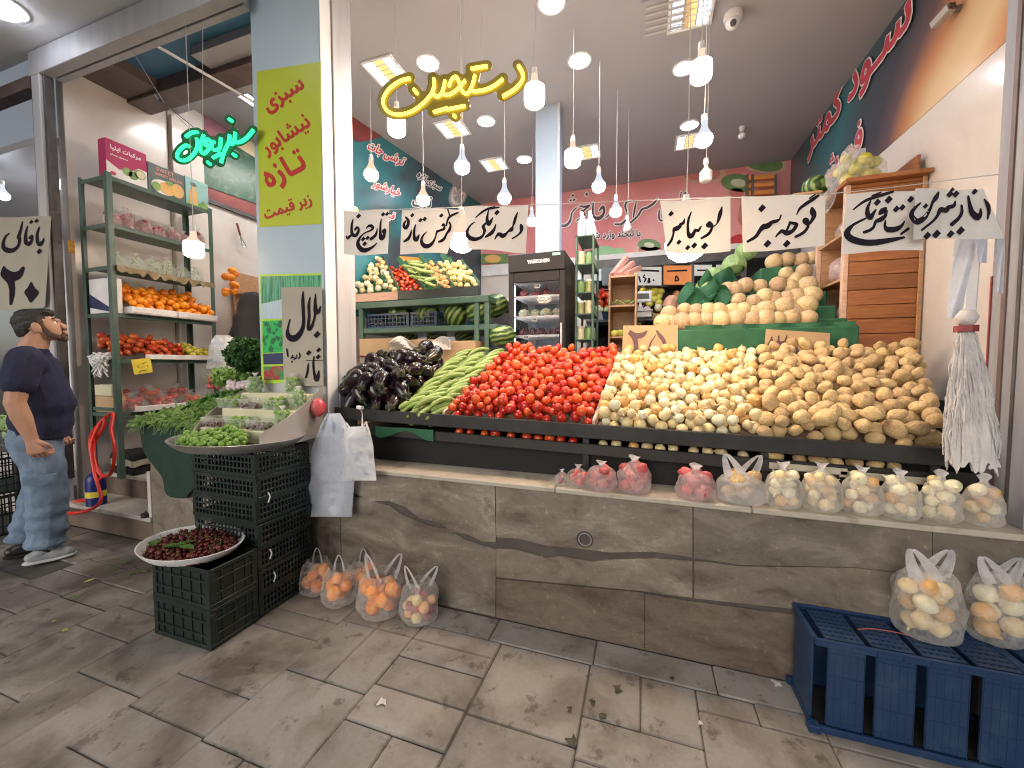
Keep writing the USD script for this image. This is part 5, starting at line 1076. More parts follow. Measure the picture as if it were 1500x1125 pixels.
def bag(name, label, loc, r, h, kind, fr, nfruit, flm='clear_film', fill_label='', seed=0, handles=0, squash=(1, 1), knot=True, group=None, rotz=0, fgroup=None, fillh=.8, cat='bag'):
    t = thing(name, label, cat, loc, (0, 0, rotz), group=group)
    part(t, 'film', bag_mesh(r, h, seed, squash, knot=knot), L(flm), True)
    if handles == 1: part(t, 'handle', handle([-.35 * r, 0, h * .9], [.35 * r, 0, h * .95], r * .9, r * .3, seed), L('milky_film'), 40)
    if handles == 2:
        part(t, 'handle', handle([-.45 * r, -.25 * r, h * .88], [.1 * r, -.3 * r, h * .92], r * 1.05, r * .28, seed, (-.05, 0)), L('milky_film'), 40)
        part(t, 'handle', handle([-.05 * r, .25 * r, h * .9], [.5 * r, .2 * r, h * .88], r * .95, r * .28, seed + 1, (.06, .02)), L('milky_film'), 40)
    if handles == 0 and knot:
        part(t, 'tied_top', grid(lambda u, v: np.array([math.cos(u * 6.28) * r * (.14 + .2 * v * v + .03 * math.sin(u * 19)), math.sin(u * 6.28) * r * (.14 + .2 * v * v), h * (1.0 + .16 * v + .03 * math.sin(u * 13 + seed))]), 25, 5, .001), L('milky_film'), True)
    if nfruit:
        rg = np.random.default_rng(seed + 77); a = np.linspace(0, 2 * np.pi, 20, endpoint=False)
        P = [(loc[0] + .76 * r * squash[0] * math.cos(q), loc[1] + .76 * r * squash[1] * math.sin(q)) for q in a]
        C, Rr = deposit(P, lambda x, y: loc[2] + .008 + .35 * max(0, math.hypot((x - loc[0]) / squash[0], (y - loc[1]) / squash[1]) - .55 * r), rg.uniform(fr * .88, fr * 1.1, nfruit), rg, h * fillh, 40, .93)
        for c, q in zip(C, Rr): place(kind, fill_label, c, None, q * .96, group=fgroup, rg=rg)
    return t
LZ = .757
def on_ledge(px, Y=2.02): return np.array([atY(px, 700, Y)[0], Y, LZ + .001])
for i, (px, w, h, lab) in enumerate(((823, 20, .07, 'tiny clear bag of red onions at the left end of the bags on the ledge'), (847, 34, .095, 'small clear bag of dark pink potatoes, second from the left on the ledge'), (881, 46, .12, 'loosely knotted pink bag of red potatoes, third from the left on the ledge'), (929, 50, .15, 'full pink bag of red potatoes standing upright left of the gap on the ledge'), (1019, 58, .135, 'wide pink bag of red potatoes right of the gap on the ledge'))):
    r = size_at(on_ledge(px, 2.0), w) / 2
    bag('produce_bag', lab, on_ledge(px, 2.0 + .01 * (i % 2)), r, h, 'red_onion' if i == 0 else 'pink_potato', r * .36, 5 + 3 * i, 'clear_film' if i < 2 else 'pink_film', f'red produce inside the bag: {lab.split(" bag ")[0]} bag on the ledge', seed=i, fgroup=f'produce in the {["tiny", "small", "loosely tied", "upright", "wide"][i]} pink bag')
r = .135
bag('produce_bag', 'milky white carrier bag of potatoes with two raised handles on the ledge', on_ledge(1085, 2.02), .105, .12, 'potato', .04, 9, 'milky_film', 'potato inside the milky white carrier bag on the ledge', seed=6, handles=2, squash=(1, .85), knot=False, fgroup='potatoes in the milky bag')
ordn = ['first', 'second', 'third', 'fourth', 'fifth', 'last']
tells = ['next to the milky carrier bag', 'with one reddish onion near its top', 'under the middle of the potatoes', 'left of the bag with the white tie', 'with reddish onions at its top', 'at the right end by the clad post']
for i, (px, w, h) in enumerate(((1147, 54, .165), (1203, 60, .17), (1263, 61, .165), (1319, 60, .165), (1379, 62, .17), (1442, 64, .165))):
    r = size_at(on_ledge(px, 2.0), w) / 2 * 1.08
    bag('onion_bag', f'clear bag of pale onions {tells[i]}, {ordn[i]} of six', on_ledge(px, 2.0 + .008 * (i % 3)), r, h * 1.02, 'white_onion', .025, 28, 'ledge_film', f'pale onion in the {ordn[i]} onion bag on the ledge', seed=20 + i, fgroup=f'onions in the {ordn[i]} bag on the ledge', group=None, fillh=.86)
# bags on the pavement
def gpt(px, py): p = atZ(px, py, 0); return np.array([p[0], p[1], .001])
for i, (px, py, w, h, kind, n, lab, hd, fr) in enumerate(((462, 868, 54, .19, 'orange', 12, 'clear bag of oranges leaning against the stack of black crates', 1, .038), (494, 884, 56, .2, 'orange', 14, 'bag of oranges with a handle up, second from the crates on the pavement', 1, .037), (530, 868, 50, .19, 'orange', 8, 'bag of oranges half hidden behind the two others by the wall', 1, .037), (557, 897, 74, .21, 'orange', 16, 'widest bag of oranges, in front on the pavement by the wall', 2, .039))):
    p = gpt(px, py); r = size_at(p, w) / 2
    bag('orange_bag', lab, p + [0, .02, 0], r, h, kind, fr, n, 'clear_film', f'orange inside the {["leaning", "second", "half hidden", "widest"][i]} bag on the pavement', seed=40 + i, handles=hd, knot=False, fgroup=f'oranges in the {["leaning", "second", "half hidden", "widest"][i]} bag', fillh=.72)
p = gpt(612, 908); bag('radish_bag', 'clear carrier bag of red and yellow produce, rightmost on the pavement by the wall', p + [0, .02, 0], .105, .2, 'radish_mix', .03, 0, 'clear_film', '', seed=50, handles=2, knot=False)
rg = np.random.default_rng(52); a = np.linspace(0, 6.28, 16)
C, R = deposit([(p[0] + .085 * math.cos(q), p[1] + .02 + .085 * math.sin(q)) for q in a], lambda x, y: .01, rg.uniform(.02, .03, 22), rg, .12, 40, .9)
for i, (c, q) in enumerate(zip(C, R)): k = ('red_onion', 'yellow_apple', 'peach', 'pink_potato')[i % 4]; place(k, {'red_onion': 'dark red onion in the rightmost bag on the pavement', 'yellow_apple': 'yellow apple in the rightmost bag on the pavement', 'peach': 'peach in the rightmost bag on the pavement', 'pink_potato': 'red potato in the rightmost bag on the pavement'}[k], c, None, q, group='mixed produce in the rightmost pavement bag', rg=rg)

# ------------------------------------------------------------------ crates
def crate(name, label, x0, x1, y0, y1, z0, h, mat, nx=9, ny=6, nrib=3, group=None, rotz=0.0, kind='slat'):
    """an open plastic crate with slotted sides, corner posts and rims"""
    t = thing(name, label, 'crate', ((x0 + x1) / 2, (y0 + y1) / 2, z0), (0, 0, rotz), group=group)
    a, b = (x1 - x0) / 2, (y1 - y0) / 2; th = .006
    part(t, 'floor_panel', bx(-a + .01, a - .01, -b + .01, b - .01, .004, .012), L(mat))
    rim = [bx(-a, a, s * b - (th if s > 0 else 0), s * b + (0 if s > 0 else th), z, z + .022, .002) for s in (-1, 1) for z in (0, h - .024)] + [bx(s * a - (th if s > 0 else 0), s * a + (0 if s > 0 else th), -b + th + .001, b - th - .001, z, z + .022, .002) for s in (-1, 1) for z in (0, h - .024)]
    [part(t, 'rim', q, L(mat)) for q in rim]
    [part(t, 'corner_post', q, L(mat)) for q in ([bx(sx * a - (.03 if sx > 0 else 0) + (.001 if sx < 0 else -.001), sx * a + (0 if sx > 0 else .03) + (.001 if sx < 0 else -.001), sy * b - (.03 if sy > 0 else 0) + (.001 if sy < 0 else -.001), sy * b + (0 if sy > 0 else .03) + (.001 if sy < 0 else -.001), .022, h - .024, .002) for sx in (-1, 1) for sy in (-1, 1)])]
    for ax, n in ((0, nx), (1, ny)):
        for s in (-1, 1):
            bars = []
            for k in range(n):
                c = (-1 + 2 * (k + .5) / n) * ((a if ax == 0 else b) - .034)
                w_ = .005
                bars.append(bx(c - w_, c + w_, s * (b - .004) - .002, s * (b - .004) + .002, .022, h - .024, .0008) if ax == 0 else bx(s * (a - .004) - .002, s * (a - .004) + .002, c - w_, c + w_, .022, h - .024, .0008))
            for k in range(nrib):
                zz = .03 + (h - .06) * (k + .5) / nrib
                bars.append(bx(-a + .03, a - .03, s * (b - .003) - .003, s * (b - .003) + .003, zz - .005, zz + .005, .001) if ax == 0 else bx(s * (a - .003) - .003, s * (a - .003) + .003, -b + .03, b - .03, zz - .005, zz + .005, .001))
            if kind == 'panel':
                bars.append(bx(-a + .03, a - .03, s * (b - .008) - .001, s * (b - .008) + .001, .02, h - .03) if ax == 0 else bx(s * (a - .008) - .001, s * (a - .008) + .001, -b + .03, b - .03, .02, h - .03))
            part(t, 'side_lattice', cat_(bars), L(mat))
    return t
# the tall stack under the steel tray, bottom to top
hs = .13; names = ['bottom', 'second', 'third', 'fourth', 'fifth', 'sixth', 'top']
for i in range(7):
    j = .006 * math.sin(i * 2.7); nmx = 'bottom crate' if i == 0 else 'top crate' if i == 6 else f'{names[i]} lowest crate'
    crate('black_crate', f'black slatted {nmx} of the tall stack under the steel tray', -2.46 + j, -1.965 + j, 1.535, 1.90, i * hs * .99 + .001, hs, 'black_plastic', 15, 13, 2)
for z_, y_ in ((.36, 1.60), (.68, 1.60), (.22, 1.62)): solo('white_tie', f'white cord tie on the right side of the tall crate stack, {"upper" if z_ > .6 else "middle" if z_ > .3 else "lower"} one', 'tie', tube([[-1.955, y_, z_], [-1.95, y_ + .006, z_ - .025], [-1.953, y_ - .004, z_ - .055]], .004, 6), L('white_plastic'), 30)
for i in range(2): crate('dark_crate', ['dark green closed crate on the pavement, lower of the two under the cherry tray', 'dark green closed crate, upper of the two, carrying the cherry tray'][i], -2.37, -1.955, 1.275, 1.525, .001 + i * .2, .2, 'green_black_plastic', 5, 3, 2, kind='panel')
# wide tray of dark cherries
def tray(name, label, c, r, ry, depth, tilt, mat, cat='tray'):
    t = thing(name, label, cat, c, (tilt[0], tilt[1], 0)); m = lathe(spline([(0, 0), (r * .72, 0), (r * .9, depth * .35), (r, depth), (r * 1.03, depth * 1.06), (r * 1.035, depth * .95), (r * .92, depth * .25), (r * .74, -.006), (0, -.006)], 3), 44); v = np.array(m.vertices); v[:, 1] *= ry; m.vertices = v; part(t, 'pan', m, L(mat), 40); return t
PC = np.array([-2.26, 1.40, .402]); tray('enamel_tray', 'round white enamel tray full of dark cherries on the dark green crates', PC, .27, .72, .045, (.02, 0), 'enamel')
rg = np.random.default_rng(60)
sp = [('cherry_body', blob(1, 1, (1, 1, .95)), 'cherry', True), ('stalk', tube([[0, 0, .9], [.3, .1, 2.2], [.8, .3, 3.4]], .09, 4), 'calyx', False)]
proto('cherry', lambda v: ('cherry', 'cherry', [sp[0]] + ([sp[1]] if v else [])), 2)
a = np.linspace(0, 6.28, 28); PO = [(PC[0] + .235 * math.cos(q), PC[1] + .165 * math.sin(q)) for q in a]
C, R = deposit(PO, lambda x, y: PC[2] + .008 + .03 * max(0, 1 - ((x - PC[0]) / .235) ** 2 - ((y - PC[1]) / .165) ** 2), rg.uniform(.009, .0125, 300), rg, .06, 14, .92)
for c, q in zip(C, R): place('cherry', 'dark red cherry in the white enamel tray', c, None, q, group='cherries in the white enamel tray', rg=rg)
# more cherries than can be told apart, as one bed below
stuff = []
for _ in range(500):
    q, rr = rg.random() * 6.28, rg.random() ** .5; m = blob(rg.uniform(.008, .011), 1); m.apply_translation([PC[0] + .24 * rr * math.cos(q), PC[1] + .17 * rr * math.sin(q), PC[2] + .008 + .035 * (1 - rr * rr) * rg.random()]); stuff.append(m)
solo('cherry_bed', 'bed of small dark cherries lying under the top layer in the enamel tray', 'cherries', cat_(stuff), L('cherry'), True, kind='stuff')
def leaf(L_, w, bend=.2):
    return grid(lambda u, v: np.array([L_ * u, w * math.sin(math.pi * min(1, u * 1.02)) ** .8 * (v - .5) * 2 * .5, -bend * L_ * u * u + .15 * w * abs(v - .5)]), 8, 5, .001)
for i, (dx, dy, az) in enumerate(((-.03, -.12, .4), (.02, -.1, 1.2), (-.08, -.13, 2.6), (.05, -.09, .1))):
    solo('cherry_leaf', ['large green cherry leaf on the front of the enamel tray, pointing right', 'green cherry leaf standing up on the front of the enamel tray', 'green cherry leaf at the front left of the enamel tray', 'small green cherry leaf at the front right of the enamel tray'][i], 'leaf', leaf(.09, .045), L('leaf_mid'), True, loc=[PC[0] + dx, PC[1] + dy, PC[2] + .065], rot=(0, -.15, az))

# ------------------------------------------------------------------ steel tray of plums and punnets on the tall stack
SC = np.array([-2.24, 1.66, .915]); tray('steel_tray', 'wide grey steel tray on the tall crate stack, holding plums and punnets', SC, .37, .80, .05, (.0, 0), 'tin')
def wing(x0, y0, x1, y1, h0, h1, nm, lab, bulge):
    """an upright curved side of sheet metal standing in the tray"""
    d = np.array([x1 - x0, y1 - y0]); n = np.array([d[1], -d[0]]) / np.linalg.norm(d)
    f = lambda u, v: np.array([x0 + d[0] * u + n[0] * bulge * math.sin(u * math.pi), y0 + d[1] * u + n[1] * bulge * math.sin(u * math.pi), SC[2] + .012 + v * (h0 + (h1 - h0) * u) * (1 - .0 * u)])
    t = thing(nm, lab, 'metal sheet'); part(t, 'sheet', grid(f, 14, 8, .004), L('steel_sheet'), 40); return t
wing(-2.55, 1.60, -2.66, 2.05, .06, .30, 'steel_sheet_side', 'curved grey sheet standing at the left of the plum tray', -.05)
wing(-1.96, 1.56, -2.0, 2.05, .08, .33, 'steel_sheet_side', 'curved grey sheet standing at the right of the plum tray', .05)
cb = thing('cream_step_board', 'cream cardboard steps inside the steel tray carrying the punnets', 'cardboard')
for i, (y0, y1, z0, z1) in enumerate(((1.66, 1.80, 0.012, .085), (1.80, 1.93, .012, .19), (1.93, 2.03, .012, .28))): part(cb, 'step_box', bx(-2.58, -2.01, y0, y1, SC[2] + z0, SC[2] + z1, .004), L('cream_card'))
rg = np.random.default_rng(61); a = np.linspace(0, 6.28, 24)
C, R = deposit([(-2.28 + .24 * math.cos(q), 1.53 + .105 * math.sin(q)) for q in a], lambda x, y: SC[2] + .012 + .25 * max(0, y - 1.5), rg.uniform(.0135, .0175, 150), rg, .09, 25, .93)
for c, q in zip(C, R): place('plum', 'green plum in the loose heap at the front of the steel tray', c, None, q, group='green plums heaped in the steel tray', rg=rg)
def punnet(label, c, kind, n, rr, grp, fl):
    t = thing('punnet', label, 'box', c); w, d, h = .072, .055, .058
    pr = [(-w * .85, -d * .85, 0), (w * .85, -d * .85, 0), (w * .85, d * .85, 0), (-w * .85, d * .85, 0), (-w, -d, h), (w, -d, h), (w, d, h), (-w, d, h)]
    m = trimesh.Trimesh(pr, [[0, 2, 1], [0, 3, 2], [0, 1, 5], [0, 5, 4], [1, 2, 6], [1, 6, 5], [2, 3, 7], [2, 7, 6], [3, 0, 4], [3, 4, 7]], process=False); part(t, 'tub', m, L('punnet_film')); part(t, 'rim', tube([[-w, -d, h], [w, -d, h], [w, d, h], [-w, d, h]], .003, 5, True), L('punnet_film'))
    C, R = deposit([(c[0] + sx * w * .9, c[1] + sy * d * .9) for sx, sy in ((-1, -1), (1, -1), (1, 1), (-1, 1))], lambda x, y: c[2] + .004, rg.uniform(rr * .9, rr * 1.1, n), rg, .075, 25, .9)
    for q, s in zip(C, R): place(kind, fl, q, None, s, group=grp, rg=rg)
proto('mulberry', lambda v: ('mulberry', 'mulberry', [('fruit', blob(1, 1, (1, 1, 1.35), .25, 3.5, v), 'mulberry', True)]), 3)
for i, (px, py, Y, k) in enumerate(((318, 612, 1.73, 'mulberry'), (353, 616, 1.73, 'plum'), (384, 616, 1.73, 'mulberry'), (340, 583, 1.86, 'plum'), (372, 585, 1.86, 'mulberry'), (405, 584, 1.86, 'plum'))):
    c = atY(px, py, Y); c[2] = SC[2] + (.086 if i < 3 else .191); pos = ['left', 'middle', 'right'][i % 3]; rw_ = 'front' if i < 3 else 'rear'
    nmk = 'dark mulberries' if k == 'mulberry' else 'green plums'
    punnet(f'clear punnet of {nmk} at the {pos} of the {rw_} row in the steel tray', c, k, 44 if k == 'mulberry' else 26, .0095 if k == 'mulberry' else .0155, f'{nmk} in the {rw_} {pos} punnet', f'{"mulberry" if k == "mulberry" else "green plum"} in the {pos} punnet of the {rw_} row')
for i, (px, py, Y, z0) in enumerate(((374, 557, 1.98, .281), (428, 556, 1.98, .281), (437, 585, 1.9, .2), (414, 614, 1.78, .09))):
    c = atY(px, py, Y); c[2] = SC[2] + z0; c[0] = min(c[0], -2.02)
    lb = ['at the rear left', 'at the rear right', 'at the middle right', 'at the front right'][i]
    bag('plum_bag', f'small tied bag of pale green plums {lb} of the steel tray', c, .055, .115, 'plum', .0155, 26, 'cellophane', f'green plum in the tied bag {lb} of the steel tray', seed=70 + i, fgroup=f'green plums in the tied bag {lb}', fillh=.8)

# ------------------------------------------------------------------ herbs on a cloth-covered table
ht_ = thing('herb_table', 'table draped with dark green cloth under the heap of herbs', 'table')
HX0, HX1, HY0, HY1, HZ = -3.62, -2.72, 1.93, 2.9, .96
part(ht_, 'table_top', bx(HX0, HX1, HY0, HY1, HZ - .04, HZ - .01), L('cloth_dark_green'))
def skirt(u, v):
    x = HX0 + (HX1 + .1 - HX0) * u; drop = .50 * math.sin(min(1, u * 1.35) * math.pi * .93) ** .8 + .05 if u < .72 else .2 - .1 * (u - .72)
    return np.array([x, HY0 - .012 - .02 * math.sin(u * 26) * v - .03 * v * (1 - v), HZ - .01 - drop * v])
part(ht_, 'cloth_front', grid(skirt, 46, 10, .003), L('cloth_dark_green'), 40)
part(ht_, 'cloth_side', grid(lambda u, v: np.array([HX0 - .01 - .015 * math.sin(u * 20) * v, HY0 + (HY1 - HY0) * u, HZ - .01 - v * (.2 + .1 * math.sin(u * 5))]), 24, 8, .003), L('cloth_dark_green'), 40)
part(ht_, 'leg', bx(-2.9, -2.85, 2.0, 2.05, .757, HZ - .04), L('green_steel')); part(ht_, 'leg', bx(-3.5, -3.45, 2.7, 2.75, .757 - .36, HZ - .04), L('green_steel'))
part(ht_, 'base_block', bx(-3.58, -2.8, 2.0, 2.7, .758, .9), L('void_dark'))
wp = solo('white_edge_strip', 'white painted strip on the end of the plinth beside the steps', 'strip', bx(-3.64, -3.603, W - .004, W + .03, .2, .56), L('white_stone')); tap = solo('plinth_valve', 'small dark valve on the end of the plinth beside the steps', 'valve', cat_([lathe([(0, 0), (.03, 0), (.03, .03), (.012, .035), (0, .05)], 14, (-3.66, W - .01, .2)), bar((-3.69, W - .01, .225), (-3.63, W - .01, .225), .012)]), L('black_steel'))
def leaf_mass(n, fn, size, rg, jitter=.5, asp=.5, up=.3):
    V, F = [], []
    for i in range(n):
        c, nrm = fn(rg); L_ = size * rg.uniform(.6, 1.3); d = rg.normal(0, 1, 3); d -= nrm * (d @ nrm) * (1 - jitter); d[2] -= up * rg.random(); d /= np.linalg.norm(d); s = np.cross(d, nrm + rg.normal(0, .4, 3)); s /= np.linalg.norm(s) + 1e-9; w = L_ * asp * .5; u = np.cross(s, d) * L_ * .12
        k = len(V); V += [c, c + d * L_ * .45 + s * w - u, c + d * L_, c + d * L_ * .45 - s * w - u, c + d * L_ * .16 + s * w * .7 - u, c + d * L_ * .78 + s * w * .72 - u * 1.6, c + d * L_ * .16 - s * w * .7 - u, c + d * L_ * .78 - s * w * .72 - u * 1.6]; F += [[k, k + 1, k + 2], [k, k + 2, k + 3], [k, k + 4, k + 1], [k + 1, k + 5, k + 2], [k, k + 3, k + 6], [k + 3, k + 2, k + 7]]
    return trimesh.Trimesh(V, F, process=False)
def mound(x0, x1, y0, y1, z0, z1):
    def f(rg):
        u, v = rg.random(), rg.random(); x, y = x0 + (x1 - x0) * u, y0 + (y1 - y0) * v; e = (1 - (2 * u - 1) ** 4) * (.35 + .65 * v)
        z = z0 + (z1 - z0) * e * rg.uniform(.86, 1.0) + .02 * math.sin(x * 34) * math.sin(y * 27); n = np.array([.25 * (2 * u - 1), -.6, 1.0]); return np.array([x, y, z]), n / np.linalg.norm(n)
    return f
rg = np.random.default_rng(80)
solo('herb_heap', 'long bundles of pale green herbs lying on the front of the cloth table', 'herbs', leaf_mass(3600, mound(-3.66, -2.78, 1.88, 2.12, .95, 1.06), .055, rg, .4, .3, .7), L('leaf_light'), kind='stuff')
solo('basil_heap', 'heap of broad green basil leaves rising behind the pale herbs', 'herbs', leaf_mass(6000, mound(-3.45, -2.72, 2.08, 2.6, 1.0, 1.24), .052, rg, .45, .72, .35), L('leaf_mid'), kind='stuff')
solo('herb_heap_rear', 'dark green herbs at the back of the cloth table', 'herbs', leaf_mass(3000, mound(-3.3, -2.7, 2.5, 2.9, 1.05, 1.32), .045, rg, .6, .55, .4), L('leaf_dark'), kind='stuff')
stf = []
for i in range(60):
    x = rg.uniform(-3.6, -2.85); stf.append(tube([[x, 1.95, 1.0], [x + rg.normal(0, .03), 1.87, .99 + rg.normal(0, .01)], [x + rg.normal(0, .05), 1.84, .93 - .05 * rg.random()]], .0022, 4))
solo('herb_stems', 'thin pale stems hanging over the front edge of the herb table', 'stems', cat_(stf), L('leaf_light'), kind='stuff')
c = atY(359, 522, 2.3); 
def ball(c, r, sx=1, sz=1):
    def f(rg):
        d = rg.normal(0, 1, 3); d /= np.linalg.norm(d); k = 1 + .16 * math.sin(d[0] * 7 + 1) * math.sin(d[2] * 6); return c + d * r * k * rg.uniform(.75, 1.0) * [sx, 1, sz], d
    return f
solo('parsley_bunch', 'big round bunch of dark green parsley in front of the banner pillar', 'herbs', leaf_mass(5000, ball(atY(360, 520, 2.2), .115, 1.15, 1.0), .03, rg, .8, .8, .1), L('parsley_leaf'), kind='stuff')
solo('lettuce_heads', 'pale green rounded leaves between the radishes and the parsley', 'lettuce', cat_([leaf_mass(90, ball(atY(px, py, 2.25), .05, 1.3, .7), .05, rg, .6, .9, .1) for px, py in ((330, 548), (342, 552), (352, 548), (325, 556))]), L('leaf_light'), kind='stuff')
for i in range(9):
    cc = atY(308 + 6 * (i % 3) + rg.normal(0, 1.5), 552 + 7 * (i // 3), 2.3 - .03 * (i // 3)); t = thing('radish', 'small red radish with a thin root in the bunch beside the herbs', 'radish', cc, rot=(rg.normal(.8, .4), rg.normal(0, .5), 0), group='radishes in the bunch beside the herbs'); part(t, 'root', lathe(spline([(0, -1.9), (.08, -1.5), (.3, -1.05), (.95, -.4), (1, .2), (.6, .75), (0, .95)], 3) * .021, 12), L('radish'), True); part(t, 'leaf_stalk', tube([[0, 0, .018], [.004, .01, .05], [.012, .03, .08]], .004, 5), L('leaf_light'))
for i in range(10): place('garlic', 'pale garlic bulb beside the radishes', atY(337 + 7 * (i % 5), 566 - 4 * (i // 5) + rg.normal(0, 1), 2.15 + .05 * (i // 5)), None, .026, rg=rg, group='garlic bulbs beside the radishes')
hook = solo('pink_fruit', 'bright pink round fruit at the foot of the banner pillar right of the steel tray', 'fruit', blob(.045, 2, (1, 1, 1.25), .1), L('radish'), True, loc=atY(466, 597, 1.93))
# leaves trodden into the pavement
for i, (px, py) in enumerate(((170, 833), (178, 828), (140, 850), (205, 838), (118, 876), (158, 824), (190, 846))):
    p = atZ(px, py, 0); solo('fallen_leaf', ['green leaf trodden on the pavement left of the cherry tray, the largest', 'green leaf trodden beside the largest leaf', 'yellowish leaf on the wet paving joint', 'green leaf on the pavement nearest the dark crates', 'small leaf scrap on the cracked paver', 'leaf scrap farthest back on the pavement', 'leaf scrap between the largest leaf and the crates'][i], 'leaf', leaf(.05 + .02 * rg.random(), .02, .05), L('leaf_mid' if i != 2 else 'lemon_fruit'), True, loc=[p[0], p[1], .012], rot=(0, 0, rg.random() * 6))

# ------------------------------------------------------------------ hanging plastic bags at the left end of the stand
def sheetbag(name, label, px0, px1, py0, py1, Y, mat, topw, seed, cat='bag'):
    t = thing(name, label, cat); cx, hw = (px0 + px1) / 2, (px1 - px0) / 2
    def f(u, v):
        w = topw + (1 - topw) * min(1, (v / .35)) ** .8; x = cx + (u * 2 - 1) * hw * w + hw * .12 * math.sin(v * 3 + seed); return atY(x, py0 + (py1 - py0) * v, Y - .035 * math.sin(u * 3.1) - .012 * math.sin(u * 7 + seed + v * 3) * (1 - .3 * v) - .02 * (2 * meshkit.noise(np.array([u * 5 + seed, v * 7, 2.0])) - 1))
    part(t, 'front_film', grid(f, 30, 16, .001), L(mat), True); part(t, 'rear_film', grid(lambda u, v: f(u, v) + [0, .035 * math.sin(u * math.pi) + .004, 0], 30, 16, .001), L(mat), True); return t
tb = sheetbag('bag_roll', 'long bundle of translucent white carrier bags hanging by the stand\'s left end', 452, 518, 606, 757, 1.9, 'blue_white_film', .28, 1)
t2 = sheetbag('bag_roll', 'short bundle of white carrier bags hanging on a hook over the front rail', 499, 549, 626, 704, 1.86, 'white_film', .72, 4)
for a_, b_ in (((504, 640), (512, 626)), ((540, 632), (532, 624))): part(t2, 'bag_handle', tube([atY(*a_, 1.855), atY((a_[0] + b_[0]) / 2, b_[1] - 6, 1.85), atY(*b_, 1.855)], .006, 6), L('white_plastic'), 40)
hk = thing('bag_hook', 'steel hook with a white clip hanging on the front rail', 'hook'); part(hk, 'wire', tube([atY(528, 599, 2.07), atY(531, 606, 2.0), atY(530, 624, 1.95), atY(527, 640, 1.9), atY(524, 634, 1.89)], .0035, 6), L('steel_hook'), 40); part(hk, 'clip', bar(atY(524, 596, 2.08), atY(531, 598, 2.08), .03, .02), L('white_plastic'))

# ------------------------------------------------------------------ the green rack at the entrance
RX0, RX1, RY0, RY1, RZ = -4.66, -4.27, 2.10, 2.95, .397
zs = [atX(160, py, RX1)[2] for py in (258, 331, 388, 462, 530, 607)]
rt = 3.0
k_ = thing('green_rack', 'tall dark green steel shelf rack against the marble wall at the entrance', 'shelf')
for x in (RX0, RX1 - .04):
    for y in (RY0, RY1 - .04): part(k_, 'upright', cat_([bx(x, x + .04, y + (0 if y == RY0 else .037), y + (.003 if y == RY0 else .04), RZ, rt, .0005), bx(x + (0 if x == RX0 else .037), x + (.003 if x == RX0 else .04), y + (.0035 if y == RY0 else 0), y + (.04 if y == RY0 else .0365), RZ, rt, .0005)]), L('rack_green'))
SH = [2.88, 2.60, 2.38, 2.02, 1.60, 1.18, .86]
SH = [2.90] + [atX(160, py, RX1)[2] for py in (333, 390, 462, 532)] + [1.12]
SH = [2.975, 2.58, 2.225, 1.83, 1.435, .97]
for z_ in SH: part(k_, 'shelf_tray', cat_([bx(RX0 + .004, RX1 - .004, RY0 + .005, RY1 - .005, z_ - .004, z_, .0005), bx(RX0 + .005, RX1 - .005, RY0 + .004, RY0 + .007, z_ - .035, z_ - .005, .0005), bx(RX1 - .007, RX1 - .0035, RY0 + .008, RY1 - .008, z_ - .035, z_ - .005, .0005)]), L('rack_green'))
part(k_, 'cross_brace', bar((RX0 + .05, RY0 + .01, 1.0), (RX1 - .05, RY0 + .01, 1.0), .02, .03), L('rack_green'))
def boxp(name, label, x0, x1, y0, y1, z0, z1, mat, rotz=0, cat='box'):
    t = thing(name, label, cat, ((x0 + x1) / 2, (y0 + y1) / 2, z0), (0, 0, rotz)); a_, b_ = (x1 - x0) / 2, (y1 - y0) / 2
    part(t, 'carton', bx(-a_, a_, -b_, b_, 0, z1 - z0, .003), L(mat)); part(t, 'lid_flap', bx(-a_ + .002, a_ - .002, -.004, .004, z1 - z0 + .0005, z1 - z0 + .003, .0005), L(mat)); return t
# boxes on top of the rack; prints face the aisle
def fprint(t, pts, off, mat, y0, z0, s, nm='print'):
    """flat print on a box's aisle side: pts in the side's own metres (along y, up)"""
    sh = Polygon(pts).buffer(0); m = extrude(sh, .001); v = np.array(m.vertices); m.vertices = np.stack([s + off + v[:, 2], y0 + v[:, 0], z0 + v[:, 1]], 1); m.fix_normals(); part(t, nm, m, L(mat))
b1 = boxp('fruit_carton', 'magenta and white carton with lime print on top of the green rack, left', -4.40, -4.30, 2.12, 2.41, 2.978, 3.29, 'purple_box')
X1_ = .0505
fprint(b1, [(-.143, .002), (.143, .002), (.143, .15), (.08, .155), (.02, .10), (-.06, .085), (-.143, .13)], .0, 'white_print', 0, 0, X1_)
for cy, cz, r in ((.0, .09, .035), (.04, .075, .035), (.09, .105, .042)): fprint(b1, ell(cy, cz, r, r), .0015, 'leaf_print', 0, 0, X1_); fprint(b1, ell(cy + .004, cz, r * .75, r * .75), .003, 'cream_card', 0, 0, X1_) if cy > .05 else None
fprint(b1, ell(-.1, .035, .02, .016), .0015, 'letter_red', 0, 0, X1_)
for tx, yb, yw, zb_, hf in (('مرکبات ایلیا', -.115, .22, .235, 1.2), ('محصول همدان', -.115, .12, .185, 1.2)):
    sh = affinity.affine_transform(script_text(tx, 'ExtraBold'), [yw, 0, 0, yw * hf, yb, zb_]); m = extrude(sh.simplify(.0005), .001); v = np.array(m.vertices); m.vertices = np.stack([X1_ + .0005 + v[:, 2], v[:, 0], v[:, 1]], 1); m.fix_normals(); part(b1, 'lettering', m, L('white_print'))
b2 = boxp('fruit_carton', 'dark carton printed with a halved sweet melon on top of the green rack', -4.40, -4.30, 2.415, 2.72, 2.978, 3.236, 'dark_print')
